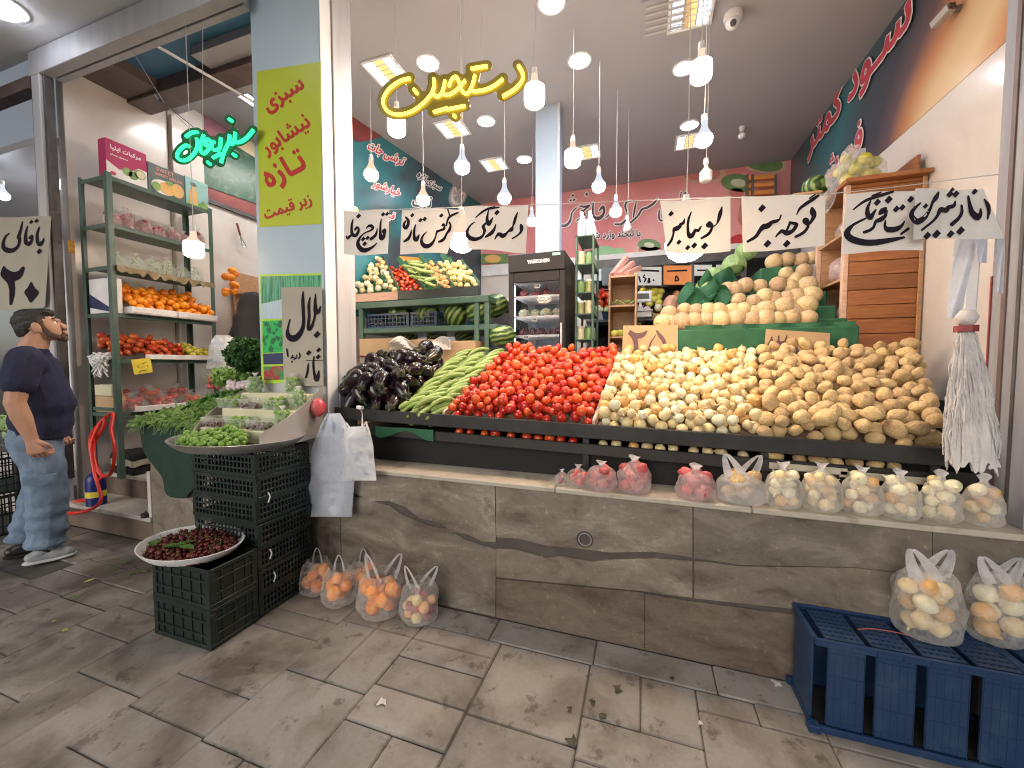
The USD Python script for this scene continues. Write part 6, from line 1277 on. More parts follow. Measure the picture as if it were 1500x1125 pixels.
fprint(b2, ell(-.03, .07, .1, .065), .0, 'letter_white', 0, 0, X1_); fprint(b2, ell(.0, .07, .07, .055), .0015, 'peach_print', 0, 0, X1_); fprint(b2, ell(.085, .085, .055, .065), .003, 'peach_print', 0, 0, X1_); fprint(b2, ell(-.09, .06, .035, .04), .003, 'leaf_print', 0, 0, X1_); fprint(b2, ell(.02, .13, .03, .018), .0045, 'leaf_print', 0, 0, X1_)
for tx, yb, yw, zb_, mt in (('SWEET', -.09, .15, .205, 'pink_print'), ('SWEET MELON', -.1, .23, .165, 'pink_print')):
    sh = affinity.affine_transform(script_text(tx, latin=True).buffer(.006), [yw, 0, 0, yw * 1.05, yb, zb_]); m = extrude(sh.simplify(.0004), .001); v = np.array(m.vertices); m.vertices = np.stack([X1_ + .0005 + v[:, 2], v[:, 0], v[:, 1]], 1); m.fix_normals(); part(b2, 'lettering', m, L(mt))
b3 = boxp('fruit_carton', 'pale blue carton with a printed juice bottle at the far end of the rack top', -4.40, -4.30, 2.725, 2.94, 2.978, 3.246, 'sky_print')
fprint(b3, [(-.07, .02), (.0, .02), (.0, .14), (-.015, .16), (-.015, .19), (-.055, .19), (-.055, .16), (-.07, .14)], .0, 'peach_print', 0, 0, X1_); fprint(b3, [(-.1, .002), (.1, .002), (.1, .05), (.05, .08), (.02, .04), (-.1, .03)], -.0002, 'leaf_print', 0, 0, X1_); fprint(b3, ell(-.035, .21, .028, .02), .0005, 'dark_print', 0, 0, X1_)
# second shelf: purple net bags; third: green bags on sacking
for i in range(7): bag('red_onion_bag', f'bag of dark red onions on the second rack shelf, {["nearest", "second", "third", "fourth", "fifth", "sixth", "farthest"][i]} along the aisle', [-4.36 - .03 * (i % 2), 2.17 + i * .115, SH[1] + .001], .06, (.12, .17, .13, .1, .12, .12, .17)[i], 'red_onion', .027, 8, 'pink_film', f'red onion in the {["nearest", "second", "third", "fourth", "fifth", "sixth", "farthest"][i]} bag on the second rack shelf', seed=90 + i, fgroup=f'red onions in rack bag {["a", "b", "c", "d", "e", "f", "g"][i]}')
proto('bean', lambda v: ('broad_bean', 'bean', [('pod', tube(np.stack([np.linspace(-1, 1, 8), .25 * (1 - np.linspace(-1, 1, 8) ** 2), 0 * np.linspace(-1, 1, 8)], 1), .16 * np.array([.3, .8, 1, 1.05, 1, 1.05, .8, .3]), 6), 'zucchini', True)]), 1)
for i in range(6): bag('bean_bag', f'clear bag of green beans on the sacking of the third shelf, {["nearest", "second", "third", "fourth", "fifth", "farthest"][i]} along the aisle', [-4.36, 2.2 + i * .125, SH[2] + .012], .062, (.11, .13, .14, .15, .13, .12)[i], 'bean', .03, 9, 'cellophane', f'green bean pod in the {["nearest", "second", "third", "fourth", "fifth", "farthest"][i]} bag on the third rack shelf', seed=100 + i, fgroup=f'beans in rack bag {["a", "b", "c", "d", "e", "f"][i]}')
solo('sacking', 'ragged brown sacking hanging over the edge of the third rack shelf', 'cloth', grid(lambda u, v: np.array([-4.6 + .36 * min(1, v / .72) + .012 * math.sin(u * 40) * v, 2.13 + .8 * u, SH[2] + .006 + .003 * math.sin(u * 30) - (max(0, v - .72) * (.12 + .09 * abs(math.sin(u * 23)) + .05 * math.sin(u * 61)))]), 70, 12, .002), L('sack_brown'), 40)
# oranges in white trays on the fourth shelf
for i, (y0, y1) in enumerate(((2.2, 2.55), (2.56, 2.92))):
    t = thing('foam_tray', ['white foam tray of oranges nearer the street on the fourth rack shelf', 'white foam tray of oranges at the far end of the fourth rack shelf'][i], 'tray'); z0 = SH[3] + .002
    part(t, 'tray_floor', bx(-4.62, -4.2, y0, y1, z0, z0 + .008), L('styrofoam')); part(t, 'tray_side', bx(-4.206, -4.196, y0, y1, z0 + .009, z0 + .06), L('styrofoam')); part(t, 'tray_side', bx(-4.62, -4.21, y0, y0 + .008, z0 + .009, z0 + .06), L('styrofoam')); part(t, 'tray_side', bx(-4.62, -4.21, y1 - .008, y1, z0 + .009, z0 + .06), L('styrofoam'))
heap('orange', 'orange in the sloping heap on the fourth shelf of the green rack', 'oranges heaped on the green rack', 120, .027, .033, .16, [(-4.6, 2.21), (-4.21, 2.21), (-4.21, 2.91), (-4.6, 2.91)], None, lambda x, y: SH[3] + .012 + .50 * max(0, -4.2 - x), tries=40)
cbx = boxp('fruit_carton', 'white and blue carton leaning at the street end of the fourth rack shelf', -4.62, -4.31, 2.12, 2.195, SH[3] + .002, SH[3] + .30, 'white_print')
sh = Polygon([(-.153, .17), (.153, .03), (.153, -.0), (-.153, .05)]); m = extrude(sh, .001); v = np.array(m.vertices); m.vertices = np.stack([v[:, 0], -.0385 - v[:, 2], v[:, 1] + .004], 1); m.fix_normals(); part(cbx, 'blue_stripe', m, L('print_navy'))
# fifth shelf: apples, peppers, guavas; sixth: bagged tomatoes
heap('apple', 'red apple in the heap on the fifth shelf of the green rack', 'red apples on the green rack', 50, .027, .033, .16, [(-4.6, 2.13), (-4.29, 2.13), (-4.29, 2.42), (-4.6, 2.42)], None, lambda x, y: SH[4] + .004 + .3 * max(0, -4.25 - x), tries=30)
heap('red_pepper', 'red pepper in the heap beside the apples on the fifth rack shelf', 'red peppers on the green rack', 50, .027, .034, .15, [(-4.6, 2.40), (-4.26, 2.34), (-4.26, 2.66), (-4.6, 2.68)], None, lambda x, y: SH[4] + .004 + .3 * max(0, -4.25 - x), tries=30)
heap('guava', 'yellow guava on the far end of the fifth rack shelf', 'guavas on the green rack', 36, .025, .031, .1, [(-4.6, 2.69), (-4.25, 2.69), (-4.25, 2.93), (-4.6, 2.93)], None, lambda x, y: SH[4] + .004 + .2 * max(0, -4.25 - x), tries=30)
t = thing('foam_tray', 'white foam tray under the apples and guavas on the fifth rack shelf', 'tray'); part(t, 'tray_lip', bx(-4.235, -4.225, 2.3, 2.93, SH[4] + .001, SH[4] + .045), L('styrofoam')); part(t, 'tray_floor', bx(-4.3, -4.236, 2.3, 2.93, SH[4] + .001, SH[4] + .006), L('styrofoam'))
rg = np.random.default_rng(101)
solo('shredded_paper', 'white shredded paper hanging from the street end of the fifth rack shelf', 'packing paper', cat_([tube(spline([[-4.6 + .3 * rg.random(), 2.1 + rg.normal(0, .02), SH[4] + .06 - .05 * rg.random()], [-4.55 + .25 * rg.random(), 2.07 + rg.normal(0, .015), SH[4] - .0 * rg.random()], [-4.52 + .2 * rg.random(), 2.07 + rg.normal(0, .02), SH[4] - .03 - .13 * rg.random() ** 2]], 3), .006, 4) for _ in range(60)]), L('white_plastic'), kind='stuff')
sn = thing('price_note', 'square yellow handwritten price note on the edge of the fifth rack shelf', 'price note'); q0 = [atX(px, py, -4.215) for px, py in ((192, 527), (220, 524), (224, 545), (197, 549))]
part(sn, 'paper', trimesh.Trimesh(q0 + [p + [-.002, 0, 0] for p in q0], [[0, 2, 1], [0, 3, 2], [4, 5, 6], [4, 6, 7], [0, 1, 5], [0, 5, 4], [1, 2, 6], [1, 6, 5], [2, 3, 7], [2, 7, 6], [3, 0, 4], [3, 4, 7]]), L('note_yellow'))
part(sn, 'writing', on_plane(pen(['204,534,1 201,537,1 205,539,1', '214,530,1 210,533,1 206,533,1', '217,541,1 212,543,1 207,543,1 203,546,1', '212,536,1 208,538,1', '216,535,1 217,537,1'], wk=.22), lambda x, y: atX(x, y, -4.2145), .0006), L('ink'))
def flatbag(label, c, r, h, seed): return bag('tomato_bag', label, c, r, h, 'tomato', .033, 8, 'clear_film', f'tomato in the clear bag: {label.split(" of ")[0]} one on the sixth rack shelf', seed=seed, squash=(1, .9), fgroup=f'tomatoes in rack bag {seed}', fillh=.85)
for i in range(6): flatbag(['nearest bag', 'second bag', 'third bag', 'rear left bag', 'rear middle bag', 'rear far bag'][i] + ' of tomatoes on the sixth shelf of the green rack', [-4.34 if i < 3 else -4.53, 2.24 + .24 * (i % 3), SH[5] + .003 + (.06 if i >= 3 else 0)], .115, .14, 110 + i)
t = thing('foam_tray', 'white foam tray under the bagged tomatoes on the sixth rack shelf', 'tray'); part(t, 'tray_lip', bx(-4.225, -4.21, 2.2, 2.9, SH[5] + .001, SH[5] + .05, .006), L('styrofoam')); part(t, 'tray_floor', bx(-4.3, -4.226, 2.2, 2.9, SH[5] + .001, SH[5] + .006), L('styrofoam'))
boxp('cardboard_box', 'small cardboard box at the street end of the sixth rack shelf', -4.6, -4.34, 2.115, 2.2, SH[5] + .002, SH[5] + .14, 'cardboard'); boxp('cardboard_box', 'pale cream box standing on the small cardboard box in the rack', -4.6, -4.36, 2.115, 2.19, SH[5] + .145, SH[5] + .24, 'cream_card')
for i, (z_, w_) in enumerate(((.40, .3), (.47, .26), (.53, .22))): solo('folded_sack', ['folded dark sack on the floor under the rack, lowest', 'folded pale sack under the rack, middle of the pile', 'folded dark cloth under the rack, top of the pile'][i], 'sack', grid(lambda u, v: np.array([-4.6 + .32 * u, 2.2 + w_ * v, z_ + .03 + .025 * math.sin(u * math.pi) * math.sin(v * math.pi) + .008 * math.sin(u * 17 + v * 9 + i)]), 14, 10, .05), L(('black_cotton', 'grey_card', 'black_cotton')[i]), 40)
# hose and bottle at the rack's foot
hs_ = spline([atY(150, 700, 2.0), atY(135, 670, 2.03), atY(133, 640, 2.05), atY(148, 618, 2.06), atY(165, 606, 2.05), atY(163, 630, 2.0), atY(168, 660, 1.98), atY(163, 692, 1.97), atY(150, 697, 1.97), atY(140, 680, 1.97), atY(138, 650, 2.0), atY(152, 625, 2.02), atY(150, 615, 2.02), atY(134, 650, 1.97), atY(138, 690, 1.95), atY(145, 715, 1.93), atY(147, 735, 1.90), atY(128, 748, 1.88), atY(100, 752, 1.85), atY(88, 748, 1.9), atY(110, 735, 1.98), atY(140, 728, 2.0), atY(146, 700, 2.0)], 8)
solo('red_hose', 'bright red hose hung in loops at the foot of the green rack', 'hose', tube(hs_, .0125, 8), L('red_hose'), True)
t = thing('blue_bottle', 'dark blue plastic bottle with a red cap beside the red hose', 'bottle', [-4.40, 2.0, .2]); part(t, 'body', lathe(spline([(0, 0), (.06, 0), (.064, .02), (.064, .2), (.05, .25), (.022, .28), (.022, .3), (0, .3)], 3), 20), L('navy_bottle'), 40); part(t, 'cap', lathe([(0, .345), (.02, .345), (.024, .34), (.024, .301), (0, .301)], 16), L('rubber_red'), 30); part(t, 'paper_label', lathe([(.0645, .07), (.0652, .07), (.0652, .12), (.0645, .12)], 20), L('note_yellow'))

# ------------------------------------------------------------------ neighbour's stall at the left edge
t = thing('neighbour_table', 'neighbour\'s table of dark green vegetables at the left edge behind the man', 'table'); part(t, 'table_top', bx(-6.2, -4.93, 1.72, 2.5, .66, .72, .01), L('dark_metal')); part(t, 'leg', bx(-4.98, -4.94, 1.75, 1.8, 0, .66), L('dark_metal')); part(t, 'leg', bx(-6.0, -5.96, 1.75, 1.8, 0, .66), L('dark_metal'))
for i in range(34): place('zucchini' if i % 3 else 'cabbage', 'dark green vegetable on the neighbour\'s table at the left edge', [-5.6 + .6 * rg.random(), 1.78 + .45 * rg.random(), .76 + .13 * rg.random()], None, .1 if i % 3 else .075, rg=rg, group='green vegetables on the neighbour\'s table')
crate('black_crate', 'black crate on the pavement under the neighbour\'s table at the left edge', -5.55, -4.9, 1.6, 1.98, .001, .33, 'black_plastic', 12, 8, 3); crate('black_crate', 'upper black crate under the neighbour\'s table at the left edge', -5.55, -4.92, 1.6, 1.98, .335, .3, 'black_plastic', 12, 8, 3)
for i in range(3): t = thing('white_stand', ['white plastic stand nearest the left edge of the frame', 'white plastic stand behind the man\'s head', 'low white plastic stand behind the man'][i], 'stand', [-6.4 + .5 * i, 2.9, .3]); [part(t, 'upright', bx(x_, x_ + .035, -.02, .02, 0, 1.35 - .2 * i, .004), L('white_plastic')) for x_ in (-.2, .18)]; [part(t, 'rail', bx(-.165, .18, -.018, .018, z_, z_ + .04, .004), L('white_plastic')) for z_ in (.5, .9, 1.1)]
# litter on the pavement
rg = np.random.default_rng(170)
for i, (px, py, lab, mt, sz) in enumerate(((1138, 1004, 'white paper scrap on the pavement left of the blue crate', 'white_paper', .022), (1166, 1002, 'small white scrap right beside the blue crate', 'white_paper', .013), (905, 1012, 'brown leaf scrap on the pavement below the middle of the wall', 'eggplant_cap', .02), (868, 1030, 'dark brown scrap on the pavement in the middle', 'eggplant_cap', .016), (882, 1052, 'thin dark twig scrap on the middle pavement', 'eggplant_cap', .018), (835, 1040, 'small dark scrap left of the others on the middle pavement', 'eggplant_cap', .012), (1026, 1062, 'white speck of paper on the right pavement', 'white_paper', .01), (560, 1031, 'pale scrap of plastic on the pavement below the orange bags', 'white_paper', .02), (838, 1088, 'dark leaf scrap at the bottom middle of the pavement', 'eggplant_cap', .022), (985, 996, 'tiny dark scrap near the wall foot', 'eggplant_cap', .011), (96, 925, 'yellow petal on the damp pavers at left', 'lemon_fruit', .014), (80, 912, 'second yellow petal on the damp pavers at left', 'lemon_fruit', .012))):
    p = atZ(px, py, 0); solo('litter_scrap', lab, 'litter', grid(lambda u, v: np.array([(u - .5) * sz * 2 * (1 - .5 * v), (v - .5) * sz * 1.3 * (1 + .4 * math.sin(u * 7 + i)), .3 * sz * math.sin(u * 3 + i) * v]), 6, 4, .001), L(mt), 40, loc=[p[0], p[1], .009], rot=(0, 0, rg.random() * 6))
# ------------------------------------------------------------------ blue crates and the big onion bags at the right
def blue_crate(label, x0, x1, y0, y1, h, loc):
    t = thing('blue_crate', label, 'crate', loc); a, b = (x1 - x0) / 2, (y1 - y0) / 2; mt = L('blue_plastic')
    P = []
    n = 4; pw = (2 * a - .02) / n
    for k in range(n):                                   # ribbed panels between tall slots
        c0 = -a + .01 + k * pw; part(t, 'front_panel', bx(c0 + .028, c0 + pw - .004, -b, -b + .012, .03, h - .028, .003), mt)
        bars = [bx(c0 + .03, c0 + pw - .006, -b - .002, -b, .05 + (h - .1) * j / 3, .053 + (h - .1) * j / 3, .0008) for j in range(4)] + [bx(c0 + .03 + (pw - .036) * j / 5, c0 + .032 + (pw - .036) * j / 5, -b - .0012, -b, .03, h - .03, .0005) for j in range(6)]
        part(t, 'panel_rib', cat_(bars), mt)
        tp = [bx(c0 + .028, c0 + pw - .004, -b + .02 + (2 * b - .04) * j / 7, -b + .02 + (2 * b - .04) * (j + .72) / 7, h - .014, h - .006, .001) for j in range(7)] + [bx(c0 + .026 + (pw - .03) * j / 6, c0 + .034 + (pw - .03) * j / 6, -b + .02, b - .02, h - .0155, h - .0075, .001) for j in range(7)]
        part(t, 'top_grille', cat_(tp), mt)
    [part(t, 'rim', q, mt) for q in ([bx(-a - .004, a + .004, s * b - .008, s * b + .008, z_, z_ + .026, .003) for s in (-1, 1) for z_ in (0, h - .027)] + [bx(s * a - .008, s * a + .008, -b + .0085, b - .0085, z_, z_ + .026, .003) for s in (-1, 1) for z_ in (0, h - .027)])]
    [part(t, 'rim_notch', q, mt) for q in ([bx(-a + .03 + k * .075, -a + .075 + k * .075, -b - .011, -b - .0085, h - .022, h - .006, .001) for k in range(int((2 * a - .06) / .075))])]
    for s in (-1, 1): part(t, 'end_panel', bx(s * a - .005, s * a + .005, -b + .03, b - .03, .028, h - .03, .002), mt)
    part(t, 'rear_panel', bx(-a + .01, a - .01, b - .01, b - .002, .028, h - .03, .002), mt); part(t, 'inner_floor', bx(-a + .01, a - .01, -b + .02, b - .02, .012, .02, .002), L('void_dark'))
    [part(t, 'corner_foot', bx(sx * a - .02, sx * a + .02, sy * b - .02, sy * b + .02, -.0, .03, .004), mt) for sx in (-1, 1) for sy in (-1, 1)]; return t
BH = .36
blue_crate('large blue plastic crate with tall slots at the right end of the wall', 0, .6, 0, .235, BH, [.63 + .3, 1.715 + .115, .001])
blue_crate('second blue plastic crate running out of the frame at the lower right', 0, .6, 0, .235, BH, [.63 + .912, 1.715 + .115, .001])
solo('pink_string', 'thin pink string lying across the top of the blue crate', 'string', tube(spline([atZ(1256, 922, BH + .004), atZ(1275, 921, BH + .006), atZ(1300, 924, BH + .006), atZ(1320, 928, BH + .004), atZ(1335, 932, BH + .004)], 5), .0018, 5), L('gift_pink'))
for i, (px, py, w, h, fr) in enumerate(((1366, 942, 122, .25, .034), (1472, 950, 116, .25, .036))):
    p = atZ(px, py, BH); r = size_at(p, w) / 2
    p = np.array([p[0], p[1] + .04, BH + .002])
    bag('large_onion_bag', ['large bag of brown and pale onions standing on the blue crates, left one', 'large bag of pale onions standing on the blue crates, right one'][i], p, r, h, 'onion' if i == 0 else 'white_onion', fr, 44, 'clear_film', ['yellow onion in the left large bag on the blue crates', 'pale onion in the right large bag on the blue crates'][i], seed=120 + i, handles=2, knot=False, fgroup=['onions in the left large bag', 'onions in the right large bag'][i], squash=(1, .8), fillh=.8)
# ------------------------------------------------------------------ bundle of white nets hanging by the right post
t = thing('net_bundle', 'long bundle of white produce nets hanging like a broom by the clad post', 'nets')
c0 = atY(1416, 465, 1.9); d0 = (c0 - EYE) @ FW; u_ = d0 / FOC
kn = blob(.03, 2, (1, 1, 1.05), .12, 2, 3); kn.apply_translation(c0); part(t, 'knob', kn, L('net_white'), True)
part(t, 'red_tie', lathe([(.027, -.01), (.032, -.01), (.032, .012), (.027, .012), (.027, -.01)], 16, c0 - [0, 0, .042]), L('rubber_red'))
def nets(u, v):
    a = u * 2 * np.pi; w = (8 + 19 * min(1, v * 1.25) ** .8) * u_; r = w * (1 + .08 * math.sin(a * 13 + 5 * v) + .09 * (2 * meshkit.noise(np.array([a * 6, v * 9, 1.0])) - 1) + .05 * math.sin(a * 29 + 9 * v)); zz = -.05 - v * .50 * (1 + .035 * math.sin(a * 7) + .02 * math.sin(a * 17))
    return c0 + np.array([r * math.cos(a) + .035 * v, .55 * r * math.sin(a), zz])
part(t, 'nets', grid(nets, 90, 26), L('net_white'), 60)
rg = np.random.default_rng(130); st_ = []
for _ in range(240):
    a = rg.random(); v0 = rg.uniform(0, .5); v1 = min(1.0, v0 + rg.uniform(.2, .5)); pts = []
    for v in np.linspace(v0, v1, 5): q = nets((a + .01 * math.sin(v * 20 + a * 50)) % 1, v); pts.append(q + (q - np.array([c0[0], c0[1], q[2]])) * .05 + rg.normal(0, .002, 3))
    st_.append(tube(pts, .0022, 4))
part(t, 'strand', cat_(st_), L('net_white'), kind='stuff')
t = thing('film_strips', 'white plastic strips hanging below the pomegranate sign', 'plastic strips')
for (xa, xb, ya, yb, tx) in ((1393, 1432, 350, 466, -8), (1424, 1447, 350, 385, 4), (1456, 1472, 350, 430, 2)): part(t, 'strip', grid(lambda u, v: atY(xa + (xb - xa) * (.15 + u * (.85 - .35 * v)) + tx * v * 1.5, ya + (yb - ya) * v, 1.93 - .02 * math.sin(u * 5 + v * 3)), 12, 14, .0012), L('blue_white_film'), 40)
part(t, 'dark_pole', bar(atY(1428, 372, 2.03), atY(1421, 458, 1.95), .03, .02), L('frame_metal'))
# ------------------------------------------------------------------ goods in and on the wooden tower
rg = np.random.default_rng(140)
def netbag(label, c, r, h, kind, fr, n, flm, seed, grp, sq=(1, 1)): return bag('net_bag', label, c, r, h, kind, fr, n, flm, f'{grp[0]} of the {grp[1]}', seed=seed, squash=sq, fgroup=grp[1], fillh=.85)
cx = (TX0 + TX1) / 2
netbag('net bag of yellow guavas on top of the wooden tower', [TX0 + .09, 3.42, tz1 + .031], .15, .2, 'guava', .04, 22, 'clear_film', 141, ('yellow guava', 'guavas on top of the wooden tower'), (1.15, .8))
netbag('pink bag of garlic on the upper shelf of the wooden tower', [TX0 + .12, 3.5, 2.0], .13, .19, 'garlic', .033, 14, 'pink_film', 142, ('garlic bulb', 'garlic in the wooden tower'))
netbag('clear bag of peach coloured fruit on the lower shelf of the wooden tower', [TX0 + .12, 3.5, 1.64], .13, .17, 'peach', .035, 14, 'pink_film', 143, ('peach', 'peaches in the wooden tower'))
netbag('pale bag of garlic on the middle shelf of the wooden tower', [TX0 + .14, 3.55, 2.30], .1, .15, 'garlic', .03, 10, 'clear_film', 144, ('garlic bulb', 'garlic on the middle tower shelf'))
place('watermelon', 'striped watermelon at the top left of the wooden tower', atY(1196, 274, 3.72), trimesh.transformations.euler_matrix(0, 0, .4)[:3, :3], .085, rg=rg)
solo('tower_rear_shelf', 'board behind the wooden tower carrying the watermelon', 'board', bx(TX0 - .22, TX0 - .03, 3.62, 3.82, atY(1196, 286, 3.72)[2] - .02, atY(1196, 286, 3.72)[2]), L('crate_wood'))
solo('white_net_sack', 'white net sack draped down the left corner of the wooden tower', 'net', grid(lambda u, v: atY(1252 - 50 * v + 16 * (u - .5) * (1 + .5 * math.sin(v * 9)), 212 + 100 * v, 3.26 - .05 * math.sin(u * 3.1) - .012 * math.sin(u * 25 + v * 14)), 16, 24, .002), L('clear_film'), True)
# ------------------------------------------------------------------ inner stall on the left under the paper signs
gx0, gx1 = atY(516, 440, 3.3)[0] + .0, atY(716, 437, 3.3)[0]; gz = atY(620, 438, 3.3)[2]
t = thing('green_table', 'green steel table with two levels under the sloping trays inside the shop', 'table')
for x in (gx0 + .12, gx1 - .1, gx1): part(t, 'leg', bx(x - .045, x, 3.3, 3.345, .4, gz - .06, .003), L('green_steel'))
part(t, 'table_top', bx(gx0, gx1, 3.29, 4.1, gz - .06, gz, .004), L('green_steel')); z2 = atY(620, 478, 3.3)[2]; part(t, 'lower_shelf', bx(gx0 + .1, gx1 + .08, 3.31, 4.0, z2 - .05, z2, .004), L('green_steel'))
beds = [('white_onion', [(514, 432), (584, 436), (560, 388), (514, 384)], .033, 48, 'cream onion in the left sloping tray of the inner stall', 'onions in the inner stall', 'leftmost'), ('tomato', [(584, 436), (622, 435), (588, 397), (562, 400)], .024, 46, 'small red tomato in the second sloping tray of the inner stall', 'tomatoes in the inner stall', 'second'), ('zucchini', [(622, 434), (645, 433), (612, 398), (592, 398)], .05, 14, 'green zucchini in the middle sloping tray of the inner stall', 'zucchini in the inner stall', 'middle'),
        ('peach', [(645, 434), (664, 433), (634, 388), (614, 392)], .025, 34, 'peach in the fourth sloping tray of the inner stall', 'peaches in the inner stall', 'fourth'), ('yellow_apple', [(664, 434), (702, 432), (676, 392), (640, 392)], .028, 48, 'yellow apple in the right sloping tray of the inner stall', 'yellow apples in the inner stall', 'rightmost')]
rg = np.random.default_rng(150)
for i, (kd, q, r, n, lab, grp, pos) in enumerate(beds):
    F0, F1 = atY(*q[0], 3.32), atY(*q[1], 3.32); B1, B0 = atY(*q[2], 3.78), atY(*q[3], 3.78)
    F0[2] = F1[2] = gz + .06; V = [F0, F1, B1, B0]; N_ = np.cross(F1 - F0, B0 - F0); N_ /= np.linalg.norm(N_); base = lambda x, y, F0=F0, N_=N_: F0[2] - (N_[0] * (x - F0[0]) + N_[1] * (y - F0[1])) / N_[2]
    B1[2] = base(B1[0], B1[1]); tr = thing('sloping_tray', f'{pos} sloping green tray of the inner stall', 'tray')
    part(tr, 'tray_floor', trimesh.convex.convex_hull([p - [0, 0, dz] for p in V for dz in (.008, .025)]), L('cloth_green'))
    part(tr, 'divider_board', trimesh.convex.convex_hull([p + [dx, 0, dz] for p in (F1, B1) for dx in (-.006, .006) for dz in (-.02, .07)]), L('green_steel')); part(tr, 'front_board', trimesh.convex.convex_hull([p + [0, dy, dz] for p in (F0, F1) for dy in (-.016, -.006) for dz in (-.05, .03)]), L(('board_wood', 'black_plastic', 'black_plastic', 'black_plastic', 'black_plastic')[i]))
    C, R = deposit([p[:2] for p in V], base, rg.uniform(r * .88, r * 1.1, n), rg, r * 4.5, 30)
    for c, rr in zip(C, R): place(kd, lab, c, trimesh.transformations.euler_matrix(.3, rg.normal(0, .2), rg.normal(.9, .25))[:3, :3] if kd == 'zucchini' else None, rr * (1.9 if kd == 'zucchini' else 1), group=grp, rg=rg)
for i in range(5):
    p = atY(535 + i * 33, 418 - i * 2, 3.85); lf = grid(lambda u, v: p + np.array([-.02 + .10 * u - .16 * v, .05 * u, .28 * v + .03 * math.sin(u * 6)]), 5, 5, .006); solo('green_sheet', f'dark green sheet standing behind the sloping trays, {["leftmost", "second", "middle", "fourth", "rightmost"][i]}', 'sheet', lf, L('cloth_green'))
for i, (px, py, Y, r) in enumerate(((588, 461, 3.5, .11), (628, 463, 3.5, .12), (668, 462, 3.5, .12), (702, 455, 3.45, .12), (724, 448, 3.6, .12), (736, 492, 3.3, .10), (640, 492, 3.7, .09), (680, 492, 3.7, .09), (600, 492, 3.7, .09))):
    c = atY(px, py, Y); c[2] = max(c[2], (z2 + r * .98) if i < 5 else 0)
    place('watermelon', ['leftmost', 'second', 'middle', 'fourth', 'large pale striped', 'bright striped low', 'lower middle', 'lower right', 'lower left'][i] + ' watermelon under the sloping trays of the inner stall', c, trimesh.transformations.euler_matrix(.3 * i, .2, .5 * i + 1)[:3, :3], r, rg=rg)
crate('blue_tray_crate', 'dark blue crate under the left sloping trays of the inner stall', gx0 + .12, gx0 + .62, 3.36, 3.7, z2 + .001, .15, 'blue_plastic', 10, 6, 2); crate('blue_tray_crate', 'second dark blue crate under the sloping trays, right of the first', gx0 + .64, gx0 + .93, 3.36, 3.7, z2 + .001, .15, 'blue_plastic', 7, 6, 2)
for i, (x0, x1) in enumerate(((gx0 + .16, gx0 + .55), (gx0 + .56, gx0 + .98), (gx0 + .99, gx0 + 1.4))): boxp('cardboard_box', f'{["left", "middle", "right"][i]} open cardboard box under the green table', x0, x1, 3.2, 3.6, 1.32, 1.64 - .02 * i, 'cardboard')
solo('low_bench', 'low bench under the green table carrying the cardboard boxes', 'bench', cat_([bx(gx0 + .1, gx1, 3.15, 3.65, 1.29, 1.318)] + [bx(x, x + .04, 3.18, 3.22, .4, 1.289) for x in (gx0 + .12, gx1 - .06)]), L('crate_wood'))
solo('white_wrap', 'crumpled pale paper sticking out of the cardboard boxes', 'paper', grid(lambda u, v: atY(570 + 90 * u, 512 - 22 * (math.sin(u * 9) * .4 + .5) * v, 3.12 + .03 * math.sin(u * 13 + v * 5)), 22, 6, .002), L('white_paper'), 40)
t = thing('white_bucket', 'white plastic bucket with a red rim behind the eggplants', 'bucket', atY(552, 545, 2.85) * [1, 1, 0] + [0, 0, 1.2]); part(t, 'tub', lathe([(0, 0), (.115, 0), (.135, .27), (.13, .27), (.11, .01), (0, .01)], 28), L('white_plastic'), 40); part(t, 'rim', lathe([(.1355, .25), (.142, .25), (.142, .262), (.1355, .262), (.1355, .25)], 28), L('banner_red'), 40); part(t, 'label_print', lathe([(.128, .12), (.1285, .12), (.1345, .21), (.134, .21)], 8), L('note_yellow'))
solo('bucket_stool', 'low box behind the eggplants carrying the white bucket', 'box', bx(-2.36, -1.95, 2.68, 3.02, .4, 1.199), L('cardboard'))
# ------------------------------------------------------------------ column, fridge and the shelf next to it
cc = atY(800, 400, 3.9); cw = 32 / FOC * 4.1 / 2
t = thing('blue_column', 'square pale blue column rising behind the fridge to the ceiling', 'column'); part(t, 'shaft', bx(cc[0] - cw, cc[0] + cw, 3.9, 4.12, .4, CEIL - .002, .006), L('pale_blue')); part(t, 'corner_trim', bx(cc[0] + cw - .005, cc[0] + cw + .02, 3.885, 3.899, .4, CEIL - .004, .002), L('frame_metal'))
f0, f1 = atY(745, 375, 3.4), atY(828, 372, 3.4); fx0, fx1, fz1 = f0[0], f1[0], f0[2]; fz0 = .42
t = thing('display_fridge', 'tall black glass-door fridge with bagged vegetables inside the shop', 'fridge'); FY = 3.4; fw = fx1 - fx0
part(t, 'cabinet_side', bx(fx0, fx0 + .03, FY + .03, FY + .55, fz0, fz1), L('fridge_black')); part(t, 'cabinet_side', bx(fx1 - .03, fx1, FY + .03, FY + .55, fz0, fz1), L('fridge_black')); part(t, 'cabinet_back', bx(fx0 + .031, fx1 - .031, FY + .52, FY + .55, fz0, fz1), L('white_plastic')); part(t, 'cabinet_roof', bx(fx0 + .031, fx1 - .031, FY + .03, FY + .519, fz1 - .03, fz1), L('fridge_black'))
hz = fz1 - .155; hp_ = part(t, 'header_panel', bx(fx0, fx1, FY - .012, FY + .028, hz, fz1 + .004, .006), L('fridge_black'))
